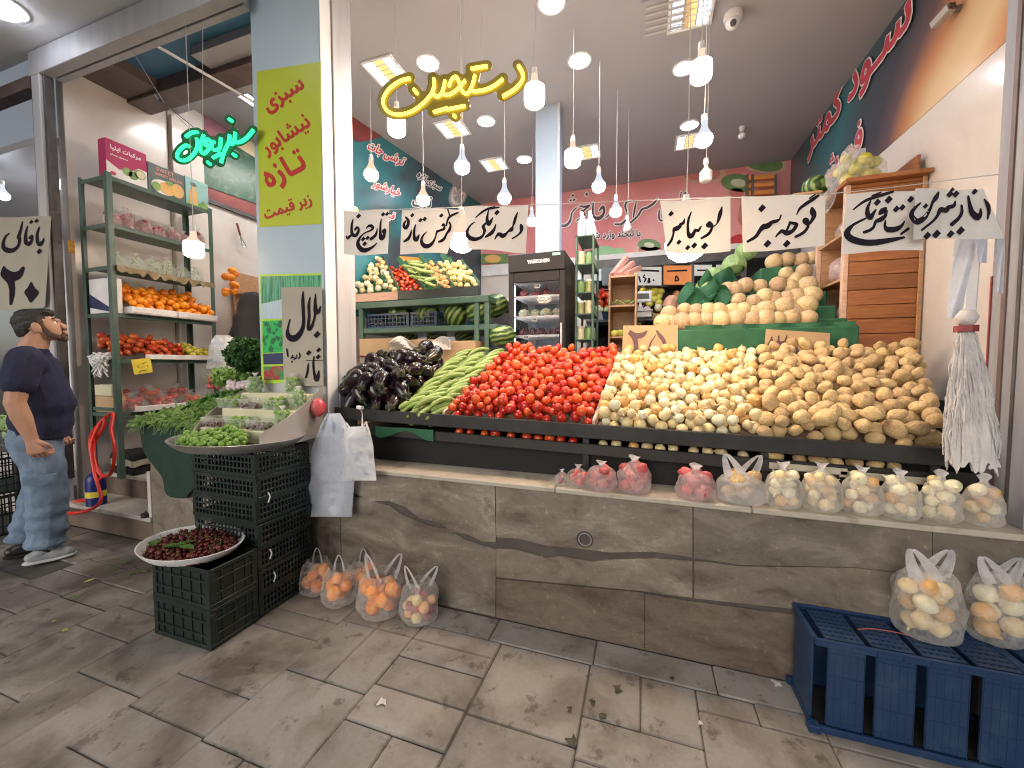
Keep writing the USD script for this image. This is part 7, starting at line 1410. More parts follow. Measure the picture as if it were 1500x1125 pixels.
sh = affinity.affine_transform(script_text('YABZOHIN', latin=True).buffer(.012), [.2, 0, 0, .2, fx0 + .18, hz + .07]); m = extrude(sh.simplify(.0005), .002); m.apply_transform(np.array([[1, 0, 0, 0], [0, 0, -1, FY - .0125], [0, 1, 0, 0], [0, 0, 0, 1.]])); part(hp_, 'brand_lettering', m, L('letter_white'))
part(hp_, 'thermostat_panel', bx(fx1 - .11, fx1 - .04, FY - .015, FY - .0125, fz1 - .035, fz1 - .01, .001), L('sky_print'))
df_ = part(t, 'door_frame', cat_([bx(fx0, fx0 + .05, FY, FY + .028, fz0, hz - .003), bx(fx1 - .05, fx1, FY, FY + .028, fz0, hz - .003), bx(fx0 + .051, fx1 - .051, FY, FY + .028, hz - .09, hz - .003), bx(fx0 + .051, fx1 - .051, FY, FY + .028, fz0, fz0 + .12)]), L('fridge_black')); part(df_, 'door_glass', plainbox(fx0 + .051, fx1 - .051, FY + .010, FY + .014, fz0 + .121, hz - .091), L('fridge_glass'))
part(t, 'light_strip', bx(fx0 + .032, fx0 + .042, FY + .05, FY + .065, 1.2, hz - .1), L('fridge_strip')); part(t, 'door_handle', bx(fx1 - .035, fx1 - .02, FY - .03, FY - .002, 1.3, 1.75), L('frame_metal'))
fzs = [atY(785, y, FY + .15)[2] for y in (416, 437, 466, 493)] + [1.35]
for i, z_ in enumerate(fzs): part(t, 'wire_shelf', cat_([bx(fx0 + .035, fx1 - .035, y_, y_ + .008, z_ - .008, z_, .001) for y_ in np.linspace(FY + .05, FY + .48, 9)] + [bx(fx0 + .035, fx1 - .035, FY + .042, FY + .048, z_ - .012, z_ + .008, .001)]), L('white_plastic'))
for i, (px, py) in enumerate(((787, 419), (792, 441), (783, 468), (771, 494))):
    c = atY(px, py, FY + .035); tg_ = part(t, 'shelf_tag', bx(c[0] - .025, c[0] + .025, FY + .034, FY + .038, c[2] - .018, c[2] + .018, .001), L('white_print')); part(tg_, 'tag_print', cat_([bx(c[0] - .017 + .012 * k, c[0] - .009 + .012 * k, FY + .0325, FY + .0338, c[2] - .006, c[2] + .008, .0003) for k in range(3)]), L('ink'))
cont = [('white_onion', 4, .045, 'bag of pale vegetables'), ('red_onion', 4, .043, 'dark red beetroot'), ('cauliflower', 4, .05, 'pale cauliflower'), ('mulberry', 5, .04, 'dark red produce'), ('cabbage', 5, .045, 'pale cabbage')]
for i, (kd, n, r, lb) in enumerate(cont):
    for k in range(n): place(kd, f'{lb} on the {["top", "second", "third", "fourth", "bottom"][i]} shelf inside the fridge', [fx0 + .1 + (fw - .2) * k / (n - 1), FY + .16 + .03 * (k % 2), fzs[i] + r * .95], trimesh.transformations.euler_matrix(0, 0, k)[:3, :3] if kd != 'mulberry' else None, r, group=f'{lb} on the {["top", "second", "third", "fourth", "bottom"][i]} fridge shelf', rg=rg)
# open shelf beside the fridge
sx0, sx1 = fx1 + .05, fx1 + .22
t = thing('jar_shelf', 'narrow green metal shelf of bottles and jars beside the fridge', 'shelf'); jz = [atY(845, y, 3.75)[2] for y in (352, 392, 432, 462, 498)]
for x in (sx0, sx1 - .02):
    for y in (3.62, 4.0): part(t, 'upright', bx(x, x + .02, y, y + .02, .4, jz[0], .002), L('green_steel'))
for z_ in jz: part(t, 'shelf_plate', bx(sx0, sx1, 3.62, 4.02, z_ - .012, z_, .002), L('green_steel'))
def bottle(v):
    return 'glass_bottle', 'bottle', [('body', lathe(spline([(0, 0), (.032, 0), (.034, .02), (.034, .13), (.014, .17), (.013, .2), (0, .2)], 3), 14), 'bottle_plastic', 40), ('paper_label', lathe([(.0345, .03), (.035, .03), (.035, .08), (.0345, .08)], 14), 'white_print', False), ('cap', lathe([(0, .225), (.015, .225), (.015, .201), (0, .201)], 12), 'white_plastic', 30)]
proto('bottle', bottle, 1)
def jar(v):
    return 'glass_jar', 'jar', [('glass', lathe(spline([(0, 0), (.035, 0), (.037, .02), (.037, .08), (.03, .1), (0, .1)], 3), 14), ('jar_olive', 'jar_pale', 'kiwi_green')[v], 40), ('lid', lathe([(0, .118), (.033, .118), (.033, .1005), (0, .1005)], 14), ('white_plastic', 'jar_pale', 'green_steel')[v], 30)]
proto('jar', jar, 3)
for k in range(6): place('bottle', 'clear bottle with a white label on top of the shelf beside the fridge', [sx0 + .045 + .075 * (k % 2), 3.68 + .1 * (k // 2), jz[0] + .001], np.eye(3), 1.0, group='bottles on top of the jar shelf', rg=rg)
for i in range(1, 5):
    for k in range(6): place('jar', f'jar on the {["", "first", "second", "third", "lowest"][i]} level of the shelf beside the fridge', [sx0 + .045 + .078 * (k % 2), 3.67 + .1 * (k // 2), jz[i] + .001], np.eye(3), 1.0, v=(i + k) % 3, group=f'jars on the {["", "first", "second", "third", "lowest"][i]} level of the jar shelf', rg=rg)
wx0, wx1 = fx1 + .30, fx1 + .58
t = thing('wooden_crate_rack', 'rack of stacked wooden boxes beyond the jar shelf', 'shelf'); wz = [1.35, 1.68, 2.0, 2.3]
for x in (wx0, wx1 - .02): part(t, 'side_board', bx(x, x + .02, 4.2, 4.6, .4, 2.32), L('crate_wood'))
for z_ in wz: part(t, 'shelf_board', bx(wx0 + .021, wx1 - .021, 4.2, 4.6, z_ - .02, z_), L('crate_wood'))
part(t, 'rear_board', bx(wx0, wx1, 4.601, 4.62, .4, 2.32), L('crate_wood'))
for i in range(3):
    for k in range(4): place(('lemon', 'corn', 'zucchini')[i] if i != 1 else 'lemon', f'yellow green fruit on the {["lowest", "middle", "upper"][i]} board of the wooden rack beyond the fridge', [wx0 + .06 + .06 * k, 4.28, wz[i] + .04], None, .035 if i != 2 else .06, group=f'fruit on the {["lowest", "middle", "upper"][i]} board of the wooden rack', rg=rg)
for k in range(3): solo('paper_roll', f'{["left", "middle", "right"][k]} pinkish roll leaning on top of the wooden rack', 'roll', bar((wx0 + .03 + .07 * k, 4.3, 2.33), (wx0 + .16 + .07 * k, 4.5, 2.55 - .06 * k), .05, .05), L('pink_print'))
# ------------------------------------------------------------------ cabinets along the back wall
t = thing('back_cabinet', 'long dark shelving along the back wall under the white band', 'shelf'); KY = 5.45; kz0, kz1 = .4, 2.79
kx = [atY(x, 450, KY)[0] for x in (868, 921, 928, 1000, 1075, 1150)]; kx = [kx[0], (kx[1] + kx[2]) / 2, kx[3] + .1, kx[4] + .1, 1.68]
for x in kx: part(t, 'upright', bx(x - .03, x + .03, KY, YB - .02, kz0, kz1), L('dark_metal'))
for z_ in (1.55, 1.98, 2.42): part(t, 'shelf_board', bx(kx[0] + .031, kx[-1], KY + .05, YB - .03, z_ - .02, z_), L('dark_metal'))
part(t, 'rear_panel', plainbox(kx[0], kx[-1], YB - .028, YB - .02, kz0, kz1), L('black_steel'))
for x in (kx[1] - .05, kx[1] + .05): part(t, 'light_strip', bx(x - .012, x + .012, KY - .012, KY - .002, 2.12, 2.76, .001), L('cabinet_strip'))
part(t, 'top_valance', bx(kx[0], kx[-1], KY - .02, KY + .03, 2.66, 2.79), L('dark_metal'))
for lab, px0, px1, py0, py1, mt, st2 in (('white handwritten price sheet hanging on the back cabinets', 930, 969, 391, 418, 'note_white', ['936,405,2 938,413,2', '944,403,2 942,406,2 946,408,2 944,413,2', '950,408,2 952,413,2 949,413,2 951,408,2', '957,410,2 958,411,2', '936,396,1 965,397,1']), ('orange handwritten price sheet hanging beside the white one', 972, 1013, 389, 417, 'note_orange', ['991,404,2 994,410,2 989,411,2 990,405,2', '978,397,1 1006,396,1']),
        ('small pale price sheet right of the orange one', 1017, 1043, 388, 404, 'note_white', ['1022,396,1 1038,396,1']), ('pale price sheet farthest right on the back cabinets', 1049, 1072, 388, 402, 'note_white', ['1053,395,1 1066,395,1']), ('pale blue poster on the left back cabinet', 869, 881, 394, 411, 'banner_blue', []), ('dark printed poster on the left back cabinet', 882, 913, 392, 418, 'dark_print', [])):
    q = thing('price_sheet', lab, 'price sheet'); part(q, 'paper', on_plane(Polygon(rect(px0, py0, px1, py1)), lambda x, y: atY(x, y, KY - .03), .002), L(mt))
    if st2: part(q, 'writing', on_plane(pen(st2, wk=.5), lambda x, y: atY(x, y, KY - .0335), .001), L('ink'))
    if 'dark printed' in lab: part(q, 'picture', on_plane(Polygon([(893, 412), (897, 398), (905, 402), (911, 398), (908, 412), (900, 416)]), lambda x, y: atY(x, y, KY - .0335), .001), L('citrus_grey'))
for kd, pxa, pxb, py, n, r, lab, Y in (('red_pepper', 874, 898, 440, 9, .06, 'red pepper in the left back cabinet', 5.5), ('zucchini', 896, 912, 438, 6, .1, 'green vegetable beside the peppers in the left back cabinet', 5.55), ('lemon', 935, 968, 436, 22, .045, 'yellow fruit in the middle back cabinet', 5.55), ('peach', 989, 1020, 443, 26, .05, 'orange red fruit in the right back cabinet', 5.55), ('white_onion', 924, 968, 462, 16, .05, 'pale vegetable on the middle back table', 5.1)):
    for k in range(n):
        c = atY(pxa + (pxb - pxa) * rg.random(), py + rg.uniform(-12, 10), Y + .1 * rg.random()); place(kd, lab, c, None, r, group=lab.replace(' in the', 's in the') if False else 'produce: ' + lab, rg=rg)
t = thing('back_table', 'dark table in front of the back cabinets carrying baskets and the scale', 'table'); bz = atY(910, 468, 5.0)[2]; bx0, bx1 = atY(859, 468, 5.0)[0], atY(968, 468, 5.0)[0]; part(t, 'table_top', bx(bx0, bx1, 4.95, 5.35, bz - .03, bz), L('dark_metal'))
for x in (bx0 + .03, bx1 - .03): part(t, 'leg', bx(x - .02, x + .02, 4.97, 5.01, .4, bz - .03), L('dark_metal'))
part(t, 'under_shelf', bx(bx0 + .03, bx1 - .03, 5.02, 5.3, bz - .36, bz - .33), L('crate_wood'))
def bowl(label, px, py, Y, r, h, mat, kd, n, fr, fl):
    c = atY(px, py, Y); c[2] = bz + .001; q = thing('basket', label, 'basket', c); part(q, 'bowl', lathe([(0, 0), (r * .7, 0), (r, h), (r * 1.04, h), (r * .73, -.0), (0, -.0)][:4] + [(r * .96, h), (r * .66, .01), (0, .01)], 22), L(mat), 40)
    for k in range(n): a = k * 2.4; place(kd, fl, c + [r * .6 * math.cos(a) * (k % 3) / 2, r * .6 * math.sin(a) * (k % 3) / 2, h + fr * .4], None, fr, group=fl, rg=rg)
bowl('white basket of cauliflower at the left end of the back table', 877, 462, 5.1, .17, .1, 'white_plastic', 'cauliflower', 5, .06, 'cauliflower in the white basket on the back table'); bowl('blue basket of greens on the back table', 897, 462, 5.05, .16, .09, 'blue_plastic', 'cabbage', 5, .06, 'green head in the blue basket on the back table'); bowl('pale tub of white vegetables right of the blue basket', 938, 462, 5.1, .15, .08, 'white_plastic', 'garlic', 6, .05, 'white vegetable in the pale tub on the back table')
c = atY(938, 444, 4.9); t = thing('shop_scale', 'white weighing scale with a dark display on the back table', 'scale', [c[0], 4.95, bz + .001]); part(t, 'body', bx(-.13, .13, -.1, .1, 0, .07, .01), L('white_plastic')); part(t, 'pole', bx(-.015, .015, .08, .1, .07, .2), L('white_plastic')); dh_ = part(t, 'display_housing', bx(-.13, .13, .06, .12, .2, .33, .01), L('white_plastic')); part(dh_, 'display', bx(-.1, .1, .055, .0595, .235, .30, .001), L('dark_metal')); part(t, 'weighing_plate', bx(-.14, .14, -.12, .04, .072, .084, .003), L('tin'))
crate('grey_crate', 'grey plastic crate of small bottles below the back table', atY(855, 500, 4.6)[0], atY(888, 500, 4.6)[0], 4.5, 4.8, 1.3, .24, 'black_plastic', 8, 6, 2)
solo('crate_stand', 'low wooden stand under the grey crate by the back table', 'stand', cat_([bx(atY(855, 500, 4.6)[0], atY(888, 500, 4.6)[0], 4.5, 4.8, 1.27, 1.298)] + [bx(atY(857, 500, 4.6)[0], atY(860, 500, 4.6)[0], 4.52, 4.56, .4, 1.269)]), L('crate_wood'))
for k in range(8): place('bottle', 'small bottle standing in the grey crate below the back table', [atY(860 + 3.6 * (k % 8), 500, 4.6)[0], 4.58 + .08 * (k % 2), 1.33], np.eye(3), 1.0, group='bottles in the grey crate', rg=rg)
for i in range(2): boxp('cardboard_box', ['cardboard box under the back table', 'second cardboard box behind the onion heap by the back table'][i], atY(892 + 22 * i, 495, 4.7)[0], atY(911 + 24 * i, 495, 4.7)[0], 4.6, 4.85, 1.25, 1.58 - .08 * i, 'cardboard')
solo('box_bench', 'low bench carrying the cardboard boxes by the back table', 'bench', cat_([bx(atY(890, 495, 4.7)[0], atY(938, 495, 4.7)[0], 4.58, 4.88, 1.22, 1.248), bx(atY(892, 495, 4.7)[0], atY(895, 495, 4.7)[0], 4.6, 4.64, .4, 1.219), bx(atY(932, 495, 4.7)[0], atY(936, 495, 4.7)[0], 4.6, 4.64, .4, 1.219)]), L('crate_wood'))
t = thing('wall_panel_poster', 'green printed poster on the wall left of the fridge', 'poster'); part(t, 'print', on_plane(Polygon(rect(705, 372, 744, 386)), lambda x, y: atY(x, y, YB - .04), .003), L('kiwi_green')); part(t, 'fruit_print', on_plane(Polygon(ell(722, 379, 12, 6)), lambda x, y: atY(x, y, YB - .045), .002), L('peach_print'))
t = thing('grey_counter', 'dark counter at the back left of the fridge', 'counter'); part(t, 'counter_body', bx(atY(700, 420, 5.5)[0], atY(748, 420, 5.5)[0], 5.4, 5.85, .4, 2.3), L('dark_metal')); part(t, 'counter_top', bx(atY(698, 420, 5.5)[0], atY(750, 420, 5.5)[0], 5.36, 5.88, 2.302, 2.34), L('white_print'))
# ladder-like red shelf by the back right corner
t = thing('red_shelf', 'orange red wall shelf with dark uprights in the back right corner', 'shelf')
for px in (1094, 1102, 1136): part(t, 'upright', bar(atY(px, 256, 5.6), atY(px, 300, 5.6), .03, .03), L('brown_metal'))
for k in range(4): part(t, 'board', bar(atY(1095, 262 + 11 * k, 5.62), atY(1137, 259 + 11 * k, 5.62), .05, .05), L('mural_orange'))
# scissors on the entrance wall, oranges in the aisle
sc = [atX(px, py, XL + .06) for px, py in ((347, 327), (352, 345), (358, 362))]; t = thing('hanging_scissors', 'red handled scissors hanging on the marble wall of the entrance', 'scissors'); part(t, 'red_handle', tube(sc[:2], .012, 6), L('rubber_red')); part(t, 'blade', tube(spline([sc[1], sc[2] + [0, .02, .02], sc[2], sc[2] + [0, -.03, .02], sc[1]], 4), .006, 5), L('tin'))
for k in range(14): place('orange', 'orange in the net on the far side of the entrance aisle', atX(336 + rg.uniform(-6, 12), 410 + rg.uniform(-16, 20), -4.5) + [0, 0, 0], None, .04, group='oranges on the far side of the aisle', rg=rg)
t = thing('aisle_rack', 'narrow rack holding the oranges on the far side of the entrance aisle', 'shelf'); part(t, 'back_board', bx(XL + .06, XL + .09, 3.45, 3.95, .4, 2.5), L('crate_wood'));
for z_ in (1.5, 1.95, 2.25): part(t, 'shelf_board', bx(XL + .091, -4.4, 3.45, 3.95, z_ - .02, z_), L('crate_wood'))
# ------------------------------------------------------------------ people
def ring(balls): return flesh(chain(balls), .03)
def hand_parts(w, fwd, palm_n, size=1.0, curl=.9):
    """palm, four curled fingers and a thumb at wrist w; fwd = direction of the hand, palm_n = the way the palm faces"""
    f = np.array(fwd, float); f /= np.linalg.norm(f); n = np.array(palm_n, float); n -= f * (n @ f); n /= np.linalg.norm(n); s = np.cross(f, n)
    k0 = w + f * .085 * size; P = [hull((w, (.026 * size)), (k0 + s * .028 * size, .016 * size), (k0 - s * .028 * size, .016 * size))]
    for i, (o, l) in enumerate(((.033, .9), (.012, 1.0), (-.011, .95), (-.033, .78))):
        b = k0 + s * o * size; a1, a2, a3 = curl * .5, curl * 1.3, curl * 2.0; d1 = f * math.cos(a1) + n * math.sin(a1); d2 = f * math.cos(a2) + n * math.sin(a2); d3 = f * math.cos(a3) + n * math.sin(a3)
        q1 = b + d1 * .042 * l * size; q2 = q1 + d2 * .028 * l * size; q3 = q2 + d3 * .022 * l * size
        P += chain([(b, .0105 * size), (q1, .0098 * size), (q2, .009 * size), (q3, .0075 * size)])
    tb = w + f * .03 * size + s * .03 * size; td = f * .75 + s * .55 + n * .35; td /= np.linalg.norm(td); P += chain([(tb, .014 * size), (tb + td * .035 * size, .0115 * size), (tb + td * .035 * size + (f * .8 + n * .6) * .028 * size, .009 * size)])
    return P
def head_mesh(c, yaw_pitch, sc=1.0):
    """skull, jaw, neck-free head with nose, brow, lips, chin and ears; local +x is the face"""
    E_ = lambda p, r: (np.array(p) * sc, np.array(r) * sc)
    P = [hull(E_((-.018, 0, .035), (.092, .074, .082))), hull(E_((.02, 0, .0), (.072, .066, .085)), E_((.05, 0, -.065), (.036, .036, .034))), hull(E_((.062, 0, -.078), (.026, .024, .02)), E_((.02, 0, -.05), (.05, .05, .04))),
         hull(E_((.086, 0, .012), .009), E_((.104, 0, -.017), .0125), E_((.096, .014, -.022), .008), E_((.096, -.014, -.022), .008)), hull(E_((.082, .034, .03), .011), E_((.086, 0, .032), .010), E_((.082, -.034, .03), .011)),
         hull(E_((.089, .018, -.048), .0075), E_((.096, 0, -.046), .0085), E_((.089, -.018, -.048), .0075)), hull(E_((.088, .016, -.058), .0075), E_((.094, 0, -.059), .008), E_((.088, -.016, -.058), .0075))]
    for s in (-1, 1): P.append(hull(E_((-.005, s * .073, .0), (.022, .007, .034)), E_((.004, s * .07, -.022), (.010, .007, .014))))
    m = flesh(P, .008 * sc, 5); R_ = trimesh.transformations.euler_matrix(0, -yaw_pitch[1], yaw_pitch[0]); m.apply_transform(R_); m.apply_translation(c); return m, R_[:3, :3]
def man():
    A = np.array
    t = thing('person', 'man in a navy T-shirt and pale blue cargo jeans looking up at the green rack', 'person', [-4.07, 1.56, .0], (0, 0, math.radians(62)))
    E_ = lambda c, rx, ry, rz=.05: (A(c, float), A([rx, ry, rz]))
    LEG = {s: (A([0, s * .095, .92]), A([.02 + fx * .4, s * .105, .5]), A([fx - .03, s * .115, .10])) for s, fx in ((-1, .05), (1, -.07))}
    arms = {-1: (A([-.015, -.205, 1.425]), A([-.06, -.262, 1.14]), A([-.0, -.272, .90])), 1: (A([-.015, .205, 1.425]), A([-.04, .262, 1.14]), A([.06, .26, .90]))}
    hc = A([.04, 0, 1.645]); nk = A([-.005, 0, 1.49])
    body = []
    for s in (-1, 1):
        sh, el, wr = arms[s]; body += chain([(sh, .055), (sh * .5 + el * .5, .058), (el, .05), (el * .6 + wr * .4, .05), (wr, .032)])
        body += hand_parts(wr, [.22, 0, -1.0], A([.6, -s * 1.0, 0]), 1.12, 1.25)
    body += chain([(nk, .074), (A([.012, 0, 1.56]), .068), (A([.02, 0, 1.60]), .068)]); body += chain([(A([0, -.13, 1.43]), .05), (A([0, .13, 1.43]), .05)])
    bm = flesh(body, .011, 4); hd, HR = head_mesh(hc, (-.12, .3), 1.1)
    part(t, 'body', cat_([bm, hd]), L('skin'), True)
    hp = lambda p: hc + HR @ (A(p) * 1.1); hl = lambda c, r: (hp(c), A(r) * 1.1)
    hair = [hull(hl((-.022, 0, .043), (.096, .078, .082))), hull(hl((.05, 0, .088), (.038, .056, .030)), hl((-.02, 0, .085), (.07, .066, .045))), hull(hl((-.062, 0, .0), (.056, .066, .06)), hl((-.05, 0, .04), (.066, .072, .07))), hull(hl((-.066, 0, -.045), (.036, .046, .03)), hl((-.06, 0, .0), (.05, .062, .05)))]
    cut = hull(hl((.10, 0, -.02), (.07, .12, .06)), hl((.085, 0, .035), (.03, .12, .03))) + hull(hl((.03, .085, -.03), (.06, .03, .075)), hl((.05, .09, .03), (.035, .03, .02))) + hull(hl((.03, -.085, -.03), (.06, .03, .075)), hl((.05, -.09, .03), (.035, .03, .02)))
    hm_ = hair[0]
    for q in hair[1:]: hm_ = hm_ + q
    hm = flesh([hm_ - cut], .009, 3); v = np.array(hm.vertices); v += hm.vertex_normals * (.004 * (2 * meshkit.noise(v * 70) - 1))[:, None]; hm.vertices = v; part(t, 'hair', hm, L('hair_black'), True)
    brd = [hull(hl((.07, 0, -.092), (.024, .028, .017)), hl((.055, .03, -.08), (.02, .02, .018)), hl((.055, -.03, -.08), (.02, .02, .018)))]
    for s in (-1, 1):
        brd += [hull(hl((.055, s * .034, -.078), (.018, .015, .018)), hl((.03, s * .056, -.056), (.016, .012, .018))), hull(hl((.03, s * .056, -.056), (.016, .012, .018)), hl((.022, s * .066, -.012), (.009, .006, .016))), hull(hl((.022, s * .067, -.012), (.008, .005, .016)), hl((.02, s * .070, .03), (.012, .007, .014))),
                hull(hl((.086, s * .022, -.066), (.009, .008, .016)), hl((.075, s * .03, -.082), (.014, .012, .014)))]
    brd += [hull(hl((.093, .02, -.036), (.008, .006, .006)), hl((.1, 0, -.034), (.008, .006, .006))), hull(hl((.093, -.02, -.036), (.008, .006, .006)), hl((.1, 0, -.034), (.008, .006, .006)))]
    part(t, 'beard', flesh(brd, .006, 2), L('beard_black'), True)
    for s in (-1, 1):
        part(t, 'eyebrow', flesh([hull(hl((.089, s * .016, .040), (.006, .006, .004)), hl((.076, s * .05, .042), (.006, .006, .004)))], .006, 1), L('hair_black'), True)
        ey = blob(.0115, 2); ey.apply_translation(hp((.072, s * .031, .014))); ep_ = part(t, 'eye', ey, L('white_plastic'), True); pu = blob(.006, 1); pu.apply_translation(hp((.0805, s * .031, .016))); part(ep_, 'pupil', pu, L('hair_black'), True)
    shirt = [hull(E_([-.01, 0, 1.415], .12, .17, .045), E_([.0, 0, 1.28], .145, .19, .06)), hull(E_([.0, 0, 1.28], .145, .19, .06), E_([.025, 0, 1.12], .165, .185, .17)), hull(E_([.025, 0, 1.12], .165, .185, .17), E_([.015, 0, .97], .155, .18, .06)), hull(E_([.015, 0, .97], .155, .18, .06), E_([.012, 0, .87], .152, .185, .02)),
             hull(E_([-.005, 0, 1.45], .075, .12, .04), E_([.0, 0, 1.49], .072, .08, .02)), hull(E_([-.008, -.14, 1.44], .07, .08, .05), E_([-.008, .14, 1.44], .07, .08, .05))]
    for s in (-1, 1):
        sh, el, wr = arms[s]; shirt += [hull((sh + [0, -s * .01, .0], .09), (sh * .66 + el * .34, .088)), hull((sh * .66 + el * .34, .088), (sh * .42 + el * .58, .086)), hull((sh + [0, -s * .02, .0], .083), (A([0, s * .1, 1.37]), .1))]
    sm_ = flesh(shirt, .013, 5); v = np.array(sm_.vertices); nz = sm_.vertex_normals
    v += nz * (.010 * (2 * meshkit.fbm(v * A([9, 9, 5.0]) + 3, 3) - 1) + .004 * np.sin(v[:, 2] * 46 + 5 * v[:, 0] + 8 * np.abs(v[:, 1])) * (v[:, 2] < 1.12))[:, None]; sm_.vertices = v
    part(t, 't_shirt', sm_, L('navy_cotton'), True)
    jeans = [hull(E_([.0, 0, .965], .135, .17, .02), E_([-.015, 0, .86], .14, .185, .05))]
    for s in (-1, 1):
        h, k, an = LEG[s]; jeans += chain([(A([-.02, s * .085, .86]), A([.125, .1, .08])), (h * .45 + k * .55, A([.115, .1, .06])), (k, A([.104, .096, .06])), (k * .5 + an * .5, A([.104, .096, .06])), (an + [0, 0, .035], A([.10, .092, .03]))])
    jm = flesh(jeans, .014, 5); v = np.array(jm.vertices); n_ = jm.vertex_normals; lowz = np.clip((.6 - v[:, 2]) / .45, 0, 1)
    v += n_ * (.012 * (2 * meshkit.fbm(v * A([8, 8, 9]) + 1, 3) - 1) + .018 * lowz * (2 * meshkit.noise(v * A([6, 6, 22]) + 5) - 1) + .008 * np.sin(v[:, 2] * 62 + v[:, 0] * 16 + v[:, 1] * 11) * np.clip((.38 - v[:, 2]) / .3, 0, 1))[:, None]; jm.vertices = v; jn_ = part(t, 'jeans', jm, L('denim'), True)
    part(t, 'belt', flesh([hull(E_([.0, 0, .95], .14, .178, .018))], .03, 1), L('belt_black'), True)
    def flap(u, v_): return A([-.05 + .15 * u, -.225 - .010 * math.sin(u * 3.1), .64 - .06 * v_ - .014 * v_ * (1 - abs(2 * u - 1))])
    part(jn_, 'pocket_flap', grid(flap, 10, 4, .010), L('denim'), 40)
    for s in (-1, 1):
        an = LEG[s][2]; b = an * [1, 1, 0]; X = lambda x, z, rx, ry, rz: (b + [x, 0, z], A([rx, ry, rz]))
        up_ = [hull(X(-.06, .055, .045, .042, .035), X(.04, .05, .06, .047, .04)), hull(X(.04, .055, .06, .05, .045), X(.085, .046, .052, .046, .034)), hull(X(-.045, .06, .04, .042, .04), X(.01, .1, .045, .043, .02))]
        sn_ = part(t, 'sneaker', flesh(up_, .009, 2), L('sneaker_grey' if s < 0 else 'belt_black'), True); so = [hull(X(-.07, .02, .045, .046, .016), X(.04, .018, .06, .052, .014)), hull(X(.04, .018, .06, .052, .014), X(.09, .024, .055, .05, .018))]; part(sn_, 'sole', flesh(so, .01, 2), L('sneaker_white' if s < 0 else 'black_cotton'), True)
        part(t, 'sock', flesh([hull((an + [0, 0, -.0], .045), (an + [0, 0, .06], .05))], .02, 2), L('black_cotton'), True)
    return t
man()
def woman():
    A = np.array; base = atY(372, 480, 2.95); 
    t = thing('person', 'woman in a long black chador bending over the vegetables behind the banner pillar', 'person', [base[0] + .06, 2.95, .4], (0, 0, math.pi))
    body = chain([(A([.28, .02, 1.28]), .05), (A([.38, .03, 1.17]), .036), (A([.44, .03, 1.12]), .028)]) + hand_parts(A([.44, .03, 1.12]), [.3, 0, -1], [.5, -1, 0], 1.1, .8); hd, HR = head_mesh(A([.10, 0, 1.58]), (0, -.5), 1.0)
    part(t, 'body', cat_([flesh(body, .012, 4), hd]), L('skin'), True)
    ch = [hull((A([-.05, 0, .1]), A([.26, .28, .1])), (A([0, 0, .95]), A([.2, .22, .1]))), hull((A([0, 0, .95]), A([.2, .22, .1])), (A([.02, 0, 1.38]), A([.15, .2, .1]))), hull((A([.02, 0, 1.38]), A([.15, .2, .1])), (A([.05, 0, 1.6]), .125)), hull((A([.05, 0, 1.45]), A([.12, .19, .1])), (A([.26, .02, 1.26]), A([.07, .08, .07]))), hull((A([.26, .02, 1.28]), .075), (A([.33, .03, 1.14]), A([.05, .09, .06])), (A([.08, .0, 1.0]), A([.12, .15, .08])))]
    m = flesh(ch, .03, 8); v = np.array(m.vertices); a = np.arctan2(v[:, 1], v[:, 0]); v[:, :2] *= (1 + .035 * np.sin(a * 9 + v[:, 2] * 4))[:, None]; v[:, 2] = np.maximum(v[:, 2], .005); m.vertices = v; part(t, 'chador', m, L('black_cotton'), True)
    return t
woman()
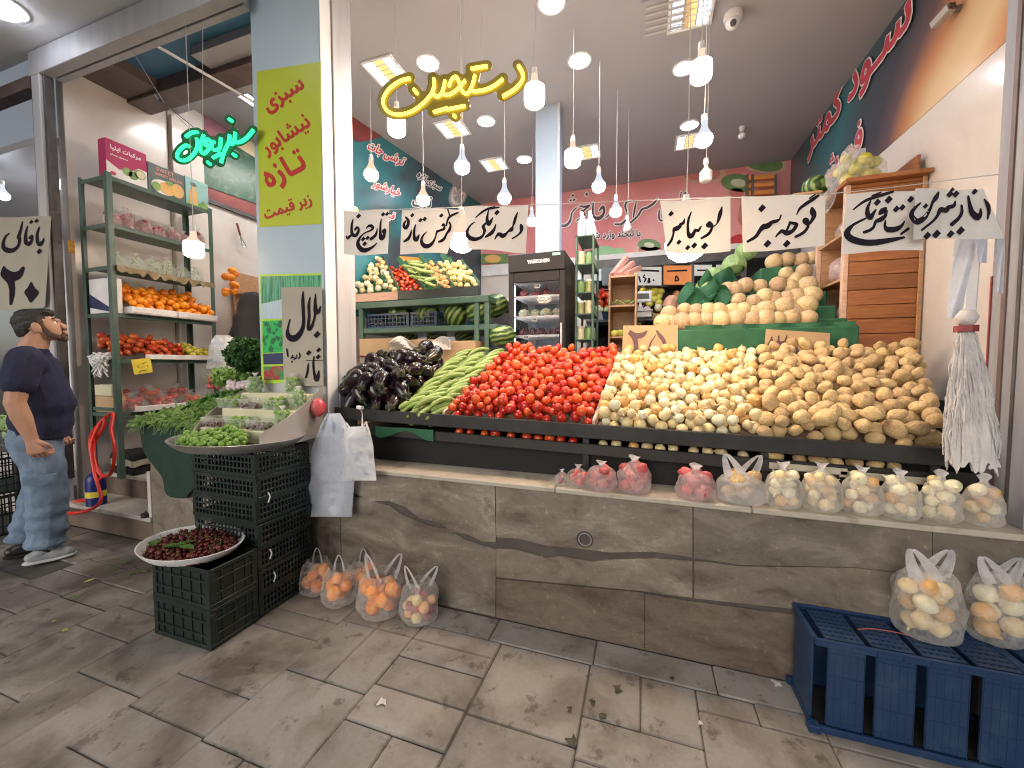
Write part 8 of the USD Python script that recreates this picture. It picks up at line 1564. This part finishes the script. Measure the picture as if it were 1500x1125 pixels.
wb = sheetbag('bag_roll', 'clear carrier bag with a blue white pack in the woman\'s hand above the parsley', 303, 345, 491, 540, 2.5, 'clear_film', .5, 7)
pk = thing('white_pack', 'blue and white pack inside the clear bag held by the woman', 'pack'); part(pk, 'pack_body', bar(atY(318, 497, 2.53), atY(321, 530, 2.53), .045, .09), L('banner_blue')); part(pk, 'white_side', bar(atY(337, 494, 2.53), atY(336, 522, 2.53), .045, .07), L('white_plastic'))
def seller():
    A = np.array; c = atY(985, 450, 4.75); t = thing('person', 'bald man in a dark shirt far inside by the back cabinets', 'person', [c[0], 4.75, .4], (0, 0, math.radians(-120))); h0 = c[2] - .4
    hd, HR = head_mesh(A([.03, 0, h0]), (0, -.25), 1.12); k = h0 / 1.62
    body = chain([(A([0, 0, h0 - .17]), .06), (A([.02, 0, h0 - .05]), .055)])
    for s in (-1, 1): body += chain([(A([0, s * .2, h0 - .24]), .055), (A([.05, s * .26, h0 - .52]), .045), (A([.24, s * .2, h0 - .6]), .032)]) + hand_parts(A([.24, s * .2, h0 - .6]), [1, -s * .2, -.2], [0, -s * .6, -.8], 1.0, .8)
    part(t, 'body', cat_([flesh(body, .014, 4), hd]), L('skin'), True)
    sk = lambda c_, rx, ry, rz=.05: (A(c_), A([rx, ry, rz])); sh = [hull(sk([0, 0, h0 - .24], .1, .2, .06), sk([.02, 0, h0 - .5], .14, .2)), hull(sk([.02, 0, h0 - .5], .14, .2), sk([0, 0, h0 - .75], .13, .19))] + [hull((A([0, s * .2, h0 - .24]), .07), (A([.04, s * .25, h0 - .47]), .06)) for s in (-1, 1)]
    part(t, 'shirt', flesh(sh, .025, 5), L('cloth_dark_green'), True); tr = []
    for s in (-1, 1): tr += chain([(A([0, s * .09, h0 - .72]), .11), (A([.01, s * .1, .5]), .08), (A([0, s * .1, .06]), .06)])
    part(t, 'trousers', flesh(tr, .03, 4), L('black_cotton'), True)
    for s in (-1, 1): part(t, 'shoe', flesh([hull((A([-.03, s * .1, .035]), .035), (A([.15, s * .1, .03]), .028))], .02, 2), L('belt_black'), True)
seller()
